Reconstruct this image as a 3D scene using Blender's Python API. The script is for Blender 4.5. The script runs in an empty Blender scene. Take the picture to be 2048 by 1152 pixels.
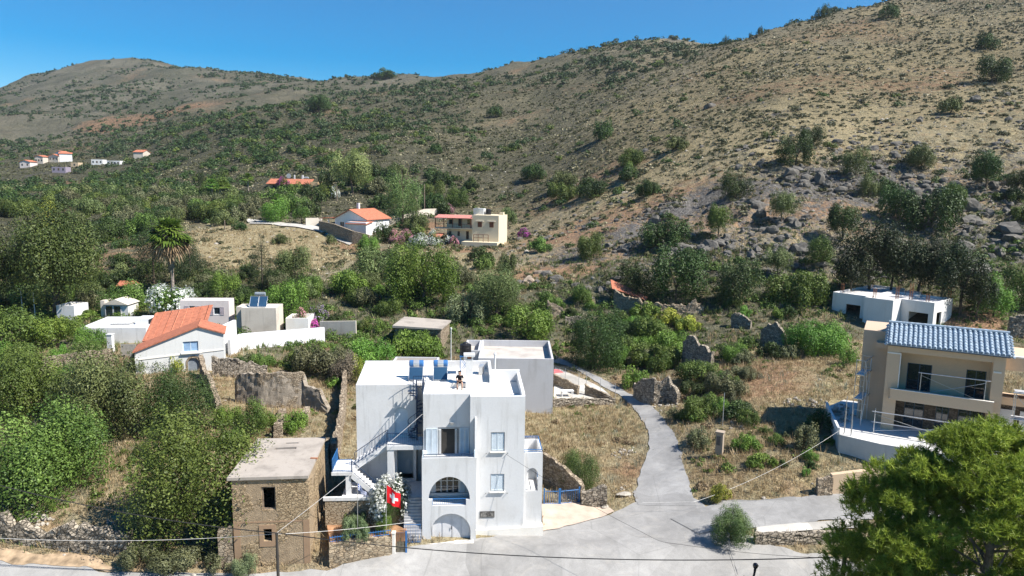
import bpy, bmesh, math, random
import numpy as np
from mathutils import Vector, Matrix
from mathutils.geometry import tessellate_polygon
R = math.radians
random.seed(7); rng = np.random.default_rng(11)
SC = bpy.context.scene; COL = SC.collection
# ---------------- camera, sky, sun, exposure ----------------
PITCH, ROLL, FPX, CAMZ = R(8.4), R(0.8), 1400.0, 23.0
SUN_EL, SUN_AZ = 49.0, -20.0         # azimuth of the direction to the sun, from +X towards +Y
cam_d = bpy.data.cameras.new('camera'); cam = bpy.data.objects.new('camera', cam_d); COL.objects.link(cam)
cam_d.sensor_width = 36; cam_d.lens = 36*FPX/2048; cam_d.clip_start = .5; cam_d.clip_end = 12000
F_ = np.array([0, math.cos(PITCH), -math.sin(PITCH)]); U0 = np.array([0, math.sin(PITCH), math.cos(PITCH)]); R0 = np.array([1., 0, 0])
RT = math.cos(ROLL)*R0+math.sin(ROLL)*U0; UP = -math.sin(ROLL)*R0+math.cos(ROLL)*U0
m = Matrix.Identity(4)
for i in range(3): m[i][0] = RT[i]; m[i][1] = UP[i]; m[i][2] = -F_[i]
m[2][3] = CAMZ; cam.matrix_world = m; SC.camera = cam
W = bpy.data.worlds.new('World'); SC.world = W; W.use_nodes = True
nt = W.node_tree; bg = nt.nodes['Background']; sky = nt.nodes.new('ShaderNodeTexSky')
sky.sky_type = 'NISHITA'; sky.sun_disc = False; sky.sun_elevation = R(SUN_EL); sky.sun_rotation = R(90-SUN_AZ)
sky.altitude = 300; sky.air_density = 1.0; sky.dust_density = 0.0; sky.ozone_density = 3.0
hs = nt.nodes.new('ShaderNodeHueSaturation'); hs.inputs['Saturation'].default_value = 1.75
nt.links.new(sky.outputs[0], hs.inputs['Color']); nt.links.new(hs.outputs[0], bg.inputs[0]); bg.inputs[1].default_value = 0.072
sd = bpy.data.lights.new('sun', 'SUN'); so = bpy.data.objects.new('sun', sd); COL.objects.link(so)
sd.energy = 5.0; sd.angle = R(.53); sd.color = (1, .95, .87)
v = Vector((math.cos(R(SUN_EL))*math.cos(R(SUN_AZ)), math.cos(R(SUN_EL))*math.sin(R(SUN_AZ)), math.sin(R(SUN_EL))))
so.rotation_euler = v.to_track_quat('Z', 'Y').to_euler(); so.location = v*300
SC.view_settings.view_transform = 'Standard'; SC.view_settings.look = 'None'; SC.view_settings.exposure = 0.92; SC.view_settings.gamma = 1
SC.render.engine = 'CYCLES'
try:
    SC.cycles.max_bounces = 5; SC.cycles.diffuse_bounces = 2; SC.cycles.glossy_bounces = 2; SC.cycles.transmission_bounces = 3; SC.cycles.volume_bounces = 0; SC.cycles.transparent_max_bounces = 6
except Exception: pass

# ---------------- pixel -> place helpers (pixels of the 2048 x 1152 photograph) ----------------
def ray(px, py): return F_*FPX + RT*(px-1024) - UP*(py-576)
def atz(px, py, z): d = ray(px, py); t = (z-CAMZ)/d[2]; return Vector((d[0]*t, d[1]*t, z))
def aty(px, py, Y): d = ray(px, py); t = Y/d[1]; return Vector((d[0]*t, Y, CAMZ+d[2]*t))

# ---------------- value noise ----------------
_P = rng.random((256, 256))
def vnoise(x, y):
    x = np.asarray(x, float); y = np.asarray(y, float)
    xi = np.floor(x).astype(int); yi = np.floor(y).astype(int); fx = x-xi; fy = y-yi
    fx = fx*fx*(3-2*fx); fy = fy*fy*(3-2*fy)
    a = _P[xi & 255, yi & 255]; b = _P[(xi+1) & 255, yi & 255]; c = _P[xi & 255, (yi+1) & 255]; d = _P[(xi+1) & 255, (yi+1) & 255]
    return (a*(1-fx)+b*fx)*(1-fy)+(c*(1-fx)+d*fx)*fy
def fbm(x, y, o=4, g=.5):
    s = 0; a = 1; n = 0
    for k in range(o): s = s+a*(vnoise(x*2**k+17*k, y*2**k+31*k)-.5); n += a; a *= g
    return s/n*2

# ---------------- terrain ----------------
def zp(px, py, Y): return aty(px, py, Y)[2]
COLS = [
 (-900, [(15,0),(40,0),(45,1),(60,2),(90,3)], [(120,600),(150,500),(260,420),(450,360),(600,330),(900,290),(1300,260),(1700,280)]),
 (0,    [(15,0),(40.5,0),(44,.9),(50,1.6),(60,2.2),(75,2.8),(95,3)], [(118,600),(150,500),(260,400),(450,340),(600,300),(800,240),(1100,205),(1400,187),(1700,215),(2300,230)]),
 (256,  [(15,0),(40.5,0),(44,1.0),(50,1.8),(60,2.5),(75,3),(95,3.4)], [(115,600),(140,505),(200,430),(280,392),(420,340),(550,298),(800,228),(1100,165),(1380,116),(1600,140),(2300,200)]),
 (512,  [(15,0),(41,0),(44,.6),(50,1.2),(60,1.9),(75,2.5),(90,2.8)], [(112,590),(135,520),(170,455),(230,402),(270,368),(380,300),(520,236),(800,185),(1200,143),(1500,170),(2300,220)]),
 (768,  [(15,0),(41,0),(44,.7),(60,1.1),(75,1.6),(90,1.8)], [(110,590),(135,520),(165,470),(195,432),(235,372),(320,300),(440,240),(600,190),(850,152),(1000,175),(1500,220),(2300,260)]),
 (1024, [(15,0),(42,0),(50,.3),(75,.6),(90,1.2)], [(108,590),(122,545),(140,505),(168,470),(205,415),(255,350),(340,275),(470,195),(700,131),(850,150),(1300,220),(2300,260)]),
 (1280, [(15,0),(42,0),(60,.1),(78,.4),(90,1.3)], [(105,580),(115,530),(130,475),(152,415),(187,340),(240,262),(330,180),(480,115),(650,86),(800,110),(1300,200),(2300,260)]),
 (1536, [(15,0),(42,0),(43.5,.5),(48,.7),(52,1.7),(60,2.5),(72,3.2),(88,4)], [(100,590),(110,530),(122,462),(137,395),(165,300),(212,205),(290,120),(400,57),(500,75),(700,130),(2300,260)]),
 (1792, [(15,0),(42,0),(43.5,.6),(47.5,.9),(52,2.6),(60,3.4),(72,4.2),(86,4.8)], [(102,570),(114,500),(130,410),(157,305),(202,202),(280,100),(380,5),(450,-28),(600,10),(1000,100),(2300,260)]),
 (2048, [(15,0),(42,0),(44,.6),(48,1.2),(53,3),(60,3.8),(72,4.6),(84,5.2)], [(98,575),(110,500),(126,405),(150,305),(188,200),(252,98),(335,0),(450,-100),(600,-80),(1000,60),(2300,260)]),
 (2900, [(15,0),(42,0),(44,.6),(48,1.2),(53,3),(60,3.8),(72,4.6),(84,5.2)], [(98,575),(110,500),(126,405),(150,305),(188,200),(252,98),(335,0),(450,-100),(600,-80),(1000,60),(2300,260)]),
]
NU, NV = 620, 760
UMIN, UMAX, VMIN, VMAX = -1.15, 1.15, math.log(15), math.log(2300)
ug = np.linspace(UMIN, UMAX, NU); vg = np.linspace(VMIN, VMAX, NV)
cu = []; cz = []
for px, near, far in COLS:
    pcl = min(max(px, 0), 2048)
    cu.append((px-1024)/1385.)
    pts = [(math.log(a), b) for a, b in near]+[(math.log(Y), zp(pcl, py, Y)) for Y, py in far]
    X = np.array([p[0] for p in pts]); Z = np.array([p[1] for p in pts])
    # interpolate elevation slope to keep far parts even
    E = (Z-CAMZ)/np.exp(X)
    e = np.interp(vg, X, E)
    k = np.hanning(15); k /= k.sum(); e2 = np.convolve(np.pad(e, 7, 'edge'), k, 'valid')
    wfar = np.clip((np.exp(vg)-70)/40, 0, 1); k5 = np.hanning(5+2); k5 /= k5.sum(); e1 = np.convolve(np.pad(e, 3, 'edge'), k5, 'valid')
    z = CAMZ+(e1*(1-wfar)+e2*wfar)*np.exp(vg)
    cz.append(z)
cu = np.array(cu); cz = np.array(cz)
def cr(t, p0, p1, p2, p3): return .5*((2*p1)+(-p0+p2)*t+(2*p0-5*p1+4*p2-p3)*t*t+(-p0+3*p1-3*p2+p3)*t**3)
ZG = np.zeros((NV, NU))
for j, u in enumerate(ug):
    i = int(np.clip(np.searchsorted(cu, u)-1, 0, len(cu)-2)); t = np.clip((u-cu[i])/(cu[i+1]-cu[i]), 0, 1)
    i0 = max(i-1, 0); i3 = min(i+2, len(cu)-1)
    ZG[:, j] = cr(t, cz[i0], cz[i], cz[i+1], cz[i3])
YG = np.exp(vg)[:, None]+0*ug[None, :]; XG = ug[None, :]*YG
far = np.clip((YG-95)/60, 0, 1)
N1 = fbm(XG/60., YG/60., 5); N2 = fbm(XG/14+50, YG/14, 4); N3 = fbm(XG/230+9, YG/230+3, 4)
ridg = 1-np.abs(fbm(XG/170+3+YG/600, YG/330+8, 4))*2
ZG = ZG + far*(N1*np.minimum(YG*.011, 6)+N2*np.minimum(YG*.0035, 1.2)+np.clip((YG-400)/500, 0, 1)*(ridg*9-4+N3*8))
cliff = np.clip((XG/YG+.02)/.2, 0, 1)*np.clip((YG-100)/8, 0, 1)*np.clip((185-YG)/40, 0, 1)
r2 = fbm(XG/5.5, YG/5.5+99, 4); ZG = ZG + cliff*(np.floor((r2+1)*4)/4-1+r2)*.8
near = np.clip((YG-46)/6, 0, 1)*(1-far); ZG = ZG + near*fbm(XG/4., YG/4., 3)*.13
def ground(x, y):
    x = np.asarray(x, float); y = np.asarray(y, float)
    yy = np.maximum(y, 15.01); u = np.clip((x/yy-UMIN)/(UMAX-UMIN)*(NU-1), 0, NU-1.001); v = np.clip((np.log(yy)-VMIN)/(VMAX-VMIN)*(NV-1), 0, NV-1.001)
    i = v.astype(int); j = u.astype(int); a = v-i; b = u-j
    return (ZG[i, j]*(1-b)+ZG[i, j+1]*b)*(1-a)+(ZG[i+1, j]*(1-b)+ZG[i+1, j+1]*b)*a
def ong(px, py, skip=0):
    """where the sight line through a pixel meets the ground"""
    d = ray(px, py); Y = np.exp(np.linspace(math.log(34), math.log(2250), 2600)); t = Y/d[1]
    h = CAMZ+d[2]*t-ground(d[0]*t, Y); k = np.where(h < 0)[0]
    if len(k) == 0: return None
    i = k[0]; 
    if i == 0: return Vector((d[0]*t[0], Y[0], float(ground(d[0]*t[0], Y[0]))))
    f = h[i-1]/(h[i-1]-h[i]); Yc = Y[i-1]+(Y[i]-Y[i-1])*f; x = d[0]/d[1]*Yc
    return Vector((x, Yc, float(ground(x, Yc))))

# ---------------- materials ----------------
def newmat(name):
    m = bpy.data.materials.new(name); m.use_nodes = True; n = m.node_tree.nodes; b = n['Principled BSDF']; return m, m.node_tree, b
def nd(t, k, **kw):
    n = t.nodes.new(k)
    for a, b in kw.items():
        if a in n.inputs: n.inputs[a].default_value = b
        else: setattr(n, a, b)
    return n
def ramp(t, src, stops):
    r = t.nodes.new('ShaderNodeValToRGB'); t.links.new(src, r.inputs[0]); e = r.color_ramp.elements
    while len(e) < len(stops): e.new(.5)
    for q, (p, c) in zip(e, stops): q.position = p; q.color = (*c, 1) if len(c) == 3 else (c[0],)*3+(1,)
    return r.outputs[0]
def mix(t, f, a, b, mode='MIX'):
    n = t.nodes.new('ShaderNodeMix'); n.data_type = 'RGBA'; n.blend_type = mode
    for s, v in ((0, f), (6, a), (7, b)):
        if isinstance(v, (int, float)): n.inputs[s].default_value = v
        elif isinstance(v, tuple): n.inputs[s].default_value = (*v, 1)
        else: t.links.new(v, n.inputs[s])
    return n.outputs[2]
def mth(t, op, a, b=0.0, cl=False):
    n = t.nodes.new('ShaderNodeMath'); n.operation = op; n.use_clamp = cl
    for s, v in ((0, a), (1, b)):
        if isinstance(v, (int, float)): n.inputs[s].default_value = v
        else: t.links.new(v, n.inputs[s])
    return n.outputs[0]
def noise(t, co, sc, det=4, rough=.55, dist=0):
    n = t.nodes.new('ShaderNodeTexNoise'); n.inputs['Scale'].default_value = sc; n.inputs['Detail'].default_value = det
    n.inputs['Roughness'].default_value = rough; n.inputs['Distortion'].default_value = dist; t.links.new(co, n.inputs['Vector']); return n.outputs[0]
def coord(t, scale=None, kind='Object'):
    if kind == 'Position': o = t.nodes.new('ShaderNodeNewGeometry').outputs['Position']
    else: o = t.nodes.new('ShaderNodeTexCoord').outputs[kind]
    if scale:
        mp = t.nodes.new('ShaderNodeMapping'); mp.inputs['Scale'].default_value = scale; t.links.new(o, mp.inputs[0]); o = mp.outputs[0]
    return o
def bump(t, b, h, s, d=.05):
    n = t.nodes.new('ShaderNodeBump'); n.inputs['Strength'].default_value = s; n.inputs['Distance'].default_value = d
    t.links.new(h, n.inputs['Height']); t.links.new(n.outputs[0], b.inputs['Normal'])
MC = {}
def plain(name, c, rough=.7, metal=0, var=.12, sc=3, spec=.3):
    if name in MC: return MC[name]
    m, t, b = newmat(name); co = coord(t)
    n = noise(t, co, sc, 5); c2 = tuple(x*(1-var*2) for x in c); c3 = tuple(min(x*(1+var), 1) for x in c)
    t.links.new(ramp(t, n, [(.3, c2), (.7, c3)]), b.inputs['Base Color'])
    b.inputs['Roughness'].default_value = rough; b.inputs['Metallic'].default_value = metal; b.inputs['Specular IOR Level'].default_value = spec
    MC[name] = m; return m
def plaster(name, c, stain=(.45, .42, .38), amt=.35, sc=.5, streak=.4, rough=.85):
    if name in MC: return MC[name]
    m, t, b = newmat(name); co = coord(t)
    n = noise(t, co, sc, 6, .6); n2 = noise(t, coord(t, (2.5, 2.5, .22)), 1.2, 5, .6); n3 = noise(t, co, 9, 4)
    base = ramp(t, n3, [(.3, tuple(x*.94 for x in c)), (.7, c)])
    base = mix(t, mth(t, 'MULTIPLY', ramp(t, n, [(.48, (0,)), (.75, (1,))]), amt), base, stain)
    base = mix(t, mth(t, 'MULTIPLY', ramp(t, n2, [(.55, (0,)), (.8, (1,))]), streak*amt), base, tuple(x*.6 for x in stain))
    t.links.new(base, b.inputs['Base Color']); b.inputs['Roughness'].default_value = rough; b.inputs['Specular IOR Level'].default_value = .2
    bump(t, b, n3, .25, .02); MC[name] = m; return m
def masonry(name, c1, c2, mortar, sc=3.2, flat=(1, 1, 1.7), bs=.8, mw=.05, plasteramt=0, pc=(.3, .27, .24)):
    if name in MC: return MC[name]
    m, t, b = newmat(name); co = coord(t, flat)
    dn = t.nodes.new('ShaderNodeTexNoise'); dn.inputs['Scale'].default_value = 2.5; t.links.new(co, dn.inputs['Vector'])
    co2 = mix(t, .12, co, dn.outputs['Color'], 'LINEAR_LIGHT')
    v = t.nodes.new('ShaderNodeTexVoronoi'); v.inputs['Scale'].default_value = sc; t.links.new(co2, v.inputs['Vector'])
    e = t.nodes.new('ShaderNodeTexVoronoi'); e.feature = 'DISTANCE_TO_EDGE'; e.inputs['Scale'].default_value = sc; t.links.new(co2, e.inputs['Vector'])
    sep = t.nodes.new('ShaderNodeSeparateColor'); t.links.new(v.outputs['Color'], sep.inputs[0])
    st = ramp(t, sep.outputs[0], [(0, c1), (.5, tuple((a+b_)/2 for a, b_ in zip(c1, c2))), (1, c2)])
    fn = noise(t, co, 12, 4); st = mix(t, .5, st, ramp(t, fn, [(.3, (.35,)*3), (.7, (1,)*3)]), 'MULTIPLY')
    ed = ramp(t, e.outputs['Distance'], [(0, (0,)), (mw*2.2, (1,))])
    c = mix(t, ed, mortar, st); hgt = mth(t, 'ADD', mth(t, 'MULTIPLY', ed, 1.0), mth(t, 'MULTIPLY', fn, .5))
    if plasteramt:
        pn = ramp(t, noise(t, coord(t), .45, 5, .6), [(.62-plasteramt*.35, (0,)), (.66-plasteramt*.35, (1,))])
        pcn = ramp(t, noise(t, coord(t), 2.5, 6, .65), [(.3, tuple(x*.6 for x in pc)), (.7, pc)])
        c = mix(t, pn, c, pcn); hgt = mix(t, pn, hgt, fn)
    t.links.new(c, b.inputs['Base Color']); b.inputs['Roughness'].default_value = .92; b.inputs['Specular IOR Level'].default_value = .15
    bump(t, b, hgt, bs, .08); MC[name] = m; return m
def leafmat(name, c, c2=None, trans=.17, rough=.55):
    if name in MC: return MC[name]
    m, t, b = newmat(name); a = nd(t, 'ShaderNodeAttribute', attribute_name='rnd'); c2 = c2 or tuple(x*1.7 for x in c)
    if name.startswith('leaf'): c = (c[0]*1.05, c[1]*1.14, c[2]*.72); c2 = (c2[0]*1.05, c2[1]*1.12, c2[2]*.75)
    oi = t.nodes.new('ShaderNodeObjectInfo')
    col = ramp(t, a.outputs['Fac'], [(0, tuple(x*.6 for x in c)), (.45, c), (.85, c2), (1, tuple(min(1, x*1.25) for x in c2))])
    h = t.nodes.new('ShaderNodeHueSaturation'); t.links.new(mth(t, 'ADD', .475, mth(t, 'MULTIPLY', oi.outputs['Random'], .04)), h.inputs['Hue'])
    t.links.new(mth(t, 'ADD', .8, mth(t, 'MULTIPLY', oi.outputs['Random'], .4)), h.inputs['Value']); t.links.new(col, h.inputs['Color']); h.inputs['Saturation'].default_value = .95
    t.links.new(h.outputs[0], b.inputs['Base Color']); b.inputs['Roughness'].default_value = rough; b.inputs['Specular IOR Level'].default_value = .3
    if trans:
        tr = t.nodes.new('ShaderNodeBsdfTranslucent'); t.links.new(h.outputs[0], tr.inputs[0]); mx = t.nodes.new('ShaderNodeMixShader'); mx.inputs[0].default_value = trans
        t.links.new(b.outputs[0], mx.inputs[1]); t.links.new(tr.outputs[0], mx.inputs[2]); t.links.new(mx.outputs[0], t.nodes['Material Output'].inputs[0])
    MC[name] = m; return m

# ---------------- mesh helpers ----------------
def tag(o, label=None, cat=None, group=None, kind=None):
    if label: o['label'] = label
    if cat: o['category'] = cat
    if group: o['group'] = group
    if kind: o['kind'] = kind
    return o
def npmesh(name, V, Fq, mat=None, rnd=None, smooth=False):
    V = np.asarray(V, np.float32); Fq = np.asarray(Fq, np.int32); n, k = Fq.shape
    me = bpy.data.meshes.new(name); me.vertices.add(len(V)); me.vertices.foreach_set('co', V.ravel())
    me.loops.add(n*k); me.loops.foreach_set('vertex_index', Fq.ravel()); me.polygons.add(n)
    me.polygons.foreach_set('loop_start', np.arange(0, n*k, k, dtype=np.int32)); me.polygons.foreach_set('loop_total', np.full(n, k, np.int32))
    me.polygons.foreach_set('use_smooth', np.full(n, smooth)); me.update(calc_edges=True)
    if rnd is not None: a = me.attributes.new('rnd', 'FLOAT', 'FACE'); a.data.foreach_set('value', np.asarray(rnd, np.float32))
    if mat: me.materials.append(mat)
    return me
def link(name, me, parent=None, loc=None, rz=0, sc=None):
    o = bpy.data.objects.new(name, me); COL.objects.link(o)
    if parent: o.parent = parent
    if loc is not None: o.location = loc
    if rz: o.rotation_euler = (0, 0, rz)
    if sc is not None: o.scale = sc
    return o
def empty(name, loc, rz=0, label=None, cat=None, group=None):
    o = bpy.data.objects.new(name, None); COL.objects.link(o); o.location = loc; o.rotation_euler = (0, 0, rz); o.empty_display_size = .3
    return tag(o, label, cat, group)
def copy_tree(o, parent=None):
    c = o.copy(); COL.objects.link(c); c.parent = parent
    for ch in list(o.children): copy_tree(ch, c)
    return c
class M:
    def __init__(s): s.v = []; s.f = []
    def add(s, vs, fs): n = len(s.v); s.v += [tuple(p) for p in vs]; s.f += [tuple(i+n for i in f) for f in fs]; return s
    def box(s, x0, x1, y0, y1, z0, z1):
        return s.add([(x0,y0,z0),(x1,y0,z0),(x1,y1,z0),(x0,y1,z0),(x0,y0,z1),(x1,y0,z1),(x1,y1,z1),(x0,y1,z1)], [(0,3,2,1),(4,5,6,7),(0,1,5,4),(1,2,6,5),(2,3,7,6),(3,0,4,7)])
    def slab(s, outer, holes=(), o=(0,0,0), u=(1,0,0), v=(0,0,1), t=.2):
        """flat outline with holes, thickness t along u x v reversed (i.e. away)"""
        o = Vector(o); u = Vector(u); v = Vector(v); n = u.cross(v).normalized()*-t
        loops = [list(outer)]+[list(h) for h in holes]
        tri = tessellate_polygon([[Vector((a, b, 0)) for a, b in l] for l in loops]); fl = [p for l in loops for p in l]
        A = [o+u*a+v*b for a, b in fl]; B = [p+n for p in A]; k = len(fl); fs = []
        for q in tri:
            (ax, ay), (bx, by), (cx, cy) = [fl[i] for i in q]
            if (bx-ax)*(cy-ay)-(by-ay)*(cx-ax) < 0: q = (q[0], q[2], q[1])
            fs.append(tuple(q)); fs.append((q[0]+k, q[2]+k, q[1]+k))
        st = 0
        for li, l in enumerate(loops):
            ar = sum(l[i-1][0]*l[i][1]-l[i][0]*l[i-1][1] for i in range(len(l)))
            for i in range(len(l)):
                a = st+i; b = st+(i+1) % len(l)
                ccw = (ar > 0) == (li == 0)
                fs.append((b, a, a+k, b+k) if ccw else (a, b, b+k, a+k))
            st += len(l)
        return s.add(A+B, fs)
    def tube(s, pts, r, n=6, cap=True):
        pts = [Vector(p) for p in pts]; vs = []; fs = []
        for i, p in enumerate(pts):
            d = (pts[min(i+1, len(pts)-1)]-pts[max(i-1, 0)]).normalized(); a = d.orthogonal().normalized() if abs(d.z) > .9 else d.cross(Vector((0, 0, 1))).normalized(); b = d.cross(a)
            rr = r[i] if isinstance(r, (list, tuple)) else r
            vs += [p+a*math.cos(k*2*math.pi/n)*rr+b*math.sin(k*2*math.pi/n)*rr for k in range(n)]
        for i in range(len(pts)-1):
            for k in range(n): fs.append((i*n+k, i*n+(k+1) % n, (i+1)*n+(k+1) % n, (i+1)*n+k))
        if cap: fs += [tuple(range(n))[::-1], tuple(range((len(pts)-1)*n, len(pts)*n))]
        return s.add(vs, fs)
    def lathe(s, prof, c=(0,0,0), n=16, axis='z'):
        vs = []; fs = []
        for r, z in prof:
            for k in range(n):
                a = 2*math.pi*k/n; p = (r*math.cos(a), r*math.sin(a), z)
                if axis == 'x': p = (z, r*math.cos(a), r*math.sin(a))
                if axis == 'y': p = (r*math.cos(a), z, r*math.sin(a))
                vs.append((p[0]+c[0], p[1]+c[1], p[2]+c[2]))
        for i in range(len(prof)-1):
            for k in range(n): fs.append((i*n+k, i*n+(k+1) % n, (i+1)*n+(k+1) % n, (i+1)*n+k))
        fs += [tuple(range(n))[::-1], tuple(range((len(prof)-1)*n, len(prof)*n))]
        return s.add(vs, fs)
    def quad(s, a, b, c, d): return s.add([a, b, c, d], [(0, 1, 2, 3)])
    def build(s, name, mat, parent=None, bevel=0, smooth=False):
        me = bpy.data.meshes.new(name); me.from_pydata(s.v, [], s.f); me.materials.append(mat); me.update()
        bm = bmesh.new(); bm.from_mesh(me); bmesh.ops.recalc_face_normals(bm, faces=bm.faces); bm.to_mesh(me); bm.free()
        if smooth: me.polygons.foreach_set('use_smooth', [True]*len(me.polygons))
        o = link(name, me, parent)
        if bevel: b = o.modifiers.new('bevel', 'BEVEL'); b.width = bevel; b.segments = 2; b.limit_method = 'ANGLE'
        return o
def rect(x0, x1, z0, z1): return [(x0, z0), (x1, z0), (x1, z1), (x0, z1)]
def arch(x0, x1, z0, z1, rise=None, n=14):
    w = (x1-x0)/2; cx = (x0+x1)/2; rise = rise or w
    return [(x0, z0), (x1, z0)]+[(cx+w*math.cos(math.pi*k/n), z1-rise+rise*math.sin(math.pi*k/n)) for k in range(n+1)]

# ---- words for where a repeated thing stands, from what it stands near ----
LMK = [(60, 320, 'the far village'), (200, 325, 'the flat far houses'), (282, 308, 'the lone far orange roof'), (310, 235, 'the bare orange earth scar'), (570, 362, 'the long orange roofed house'), (706, 350, 'the yellowish eucalyptus'), (806, 400, 'the tall pale poplar'), (700, 430, 'the white hillside house'), (935, 455, 'the cream hillside house'), (480, 490, 'the dry meadow'), (345, 480, 'the tall fan palm'), (100, 470, 'the tallest left tree'), (845, 560, 'the large bright valley tree'), (990, 590, 'the tall round olive'), (1060, 555, 'the brown outcrop'), (1205, 265, 'the lone slope oak'), (1600, 310, 'the hillside oak pair'), (1712, 330, 'the round olive by the oak pair'), (1470, 380, 'the bushy oak on the rocks'), (1436, 455, 'the upright tree among rocks'), (1330, 480, 'the wide low rock bush'), (1350, 550, 'the big oak behind the long ruin'), (1480, 570, 'the rounded oak right of the ruin'), (1260, 345, 'the pale clearing'), (1680, 460, 'the dark ravine tree'), (1740, 500, 'the dark pines'), (1970, 360, 'the big tree at the right edge'), (1985, 145, 'the large upper oak'), (1972, 90, 'the oak near the top corner'), (1776, 28, 'the oak at the right crest'), (1900, 215, 'the flat slope olive'), (640, 210, 'the dark ridge grove'), (990, 225, 'the dark bush on the broad slope'), (870, 298, 'the bush above the poplar'), (1068, 350, 'the dark bush pair'), (1120, 390, 'the slope bushes'), (432, 380, 'the clump by the short palms'), (1840, 330, 'the pale right slope bush'), (1450, 78, 'the skyline notch'), (770, 148, 'the skyline grove'), (1860, 430, 'the broad oak under the cliff'), (450, 590, 'the spiky yucca'), (230, 460, 'the left olive groves'), (20, 420, 'the left frame edge'), (1180, 490, 'the green bank bush'), (600, 300, 'the middle ridge'), (160, 380, 'the small red field'), (1700, 580, 'the unfinished house'), (1395, 705, 'the tall ruin slab'), (1315, 780, 'the lane edge ruin'), (1438, 875, 'the meter pillar'), (1545, 670, 'the lower ruin stub'), (1190, 690, 'the dark fig at the lane top'), (1290, 610, 'the long ruin'), (570, 770, 'the plastered ruin wall'), (375, 720, 'the arched doorway'), (620, 665, 'the white garden wall'), (110, 830, 'the broad carob'), (850, 680, 'the stone hut'), (700, 760, 'the white house left corner')]
def where(x, y, z=None):
    z = float(ground(x, y)) if z is None else z; d = np.array([x, y, z-CAMZ]); f = d@F_; px, py = 1024+FPX*(d@RT)/f, 576-FPX*(d@UP)/f
    k = min(LMK, key=lambda l: (l[0]-px)**2+((l[1]-py)*1.3)**2); dx, dy = px-k[0], py-k[1]; r = math.hypot(dx, dy); a = math.degrees(math.atan2(-dy, dx)) % 360
    s = ['right of', 'up and right of', 'above', 'up and left of', 'left of', 'down and left of', 'below', 'down and right of'][int(((a+22.5) % 360)//45)]
    return ('touching, ' if r < 16 else 'just ' if r < 45 else '' if r < 90 else 'well ')+s+' '+k[2], (px, py)
USEDL = {}
def unique(word, x, y, sizes, kind):
    """tries plain to fuller wording until nothing else carries it"""
    w, (px, py) = where(x, y)
    for extra in [''] + ['smaller ', 'larger ', 'flatter ', 'rounder ']:
        l = (extra if extra else '')+word+' '+w
        if l not in USEDL: break
    if extra: l = word+' '+w
    USEDL[l] = 1; return l

def to_px(x, y, z): dx, dy, dz = x, y, z-CAMZ; f = dx*F_[0]+dy*F_[1]+dz*F_[2]; return 1024+FPX*(dx*RT[0]+dy*RT[1]+dz*RT[2])/f, 576-FPX*(dx*UP[0]+dy*UP[1]+dz*UP[2])/f
VIEWS = [(640, 408, 785, 486, 165), (872, 428, 1000, 484, 165), (522, 345, 625, 372, 250), (2, 300, 165, 342, 440), (175, 318, 235, 332, 440), (280, 300, 312, 312, 440), (560, 438, 720, 492, 150), (1662, 565, 1905, 660, 85), (1222, 572, 1412, 626, 95), (200, 596, 715, 700, 66), (786, 640, 892, 688, 88), (430, 455, 660, 520, 140)]
def open_view(x, y, s, hfac=1.1):
    """keeps self-sown plants from growing in front of the houses seen in the photo"""
    z = ground(x, y); px, pb = to_px(x, y, z); _, pt = to_px(x, y, z+s*hfac); hw = s*1.1*FPX/y; ok = np.ones(len(x), bool)
    for x0, y0, x1, y1, Y in VIEWS: ok &= ~((px+hw > x0) & (px-hw < x1) & (pt < y1) & (pb > y0) & (y < Y+40))
    return ok
# ---------------- ground mesh ----------------
def blob(px, py, sx, sy=None, Yw=None):
    """soft patch of ground round the place seen at a pixel, in bearing and log distance"""
    p = ong(px, py)
    if p is None: return 0
    u = p.x/p.y; v = math.log(p.y); return np.exp(-(((ug[None, :]-u)/sx)**2+((vg[:, None]-v)/(sy or sx))**2))
Gr = np.clip(.35+fbm(XG/25+7, YG/25, 4)*.5, 0, 1)*.5
left = np.clip((-.05-ug[None, :])/.35, 0, 1)
Gr = Gr+.35*left*(YG > 95)*(YG < 620)+.30*np.clip((.22-ug[None, :])/.15, 0, 1)*(YG > 190); Gr = np.where((YG > 85) & (YG < 118), Gr+.35, Gr)
Soil = np.clip(fbm(XG/40+77, YG/40+3, 4)*1.2, 0, 1)*.5
Rock = cliff*.42+np.clip(fbm(XG/18+5, YG/18+45, 4)-.1, 0, 1)*(YG > 120)*.8
Straw = np.clip(.3+fbm(XG/12+31, YG/30, 3), 0, 1)*.6
for px, py, sx, sy, a in [(290, 240, .055, .05, 1.3), (215, 250, .035, .04, 1.2), (370, 218, .035, .03, 1.0), (1120, 470, .07, .1, .5), (1190, 360, .09, .08, .5), (840, 450, .04, .06, .8), (700, 490, .03, .06, .9), (1100, 545, .1, .06, .6), (1300, 420, .12, .12, .5), (1600, 420, .3, .12, .45), (700, 1010, .03, .05, 1.5), (1530, 760, .06, .1, .5), (1950, 650, .04, .05, 1.2), (150, 370, .03, .03, .8), (940, 500, .04, .04, .8), (1260, 940, .03, .05, .5)]: Soil = Soil+blob(px, py, sx, sy)*a
for px, py, sx, sy, a in [(510, 488, .085, .15, 1.6), (600, 480, .05, .12, 1.4), (560, 505, .06, .1, 1.2), (1500, 740, .09, .1, 1.0), (1540, 850, .08, .1, .9), (1500, 950, .1, .08, .9), (1150, 860, .07, .14, .7), (250, 960, .05, .1, .6), (1700, 150, .4, .35, .5), (1600, 250, .3, .3, .4), (750, 620, .12, .06, .5), (1500, 640, .12, .07, .5), (1150, 360, .12, .06, .8)]: Straw = Straw+blob(px, py, sx, sy)*a
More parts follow.
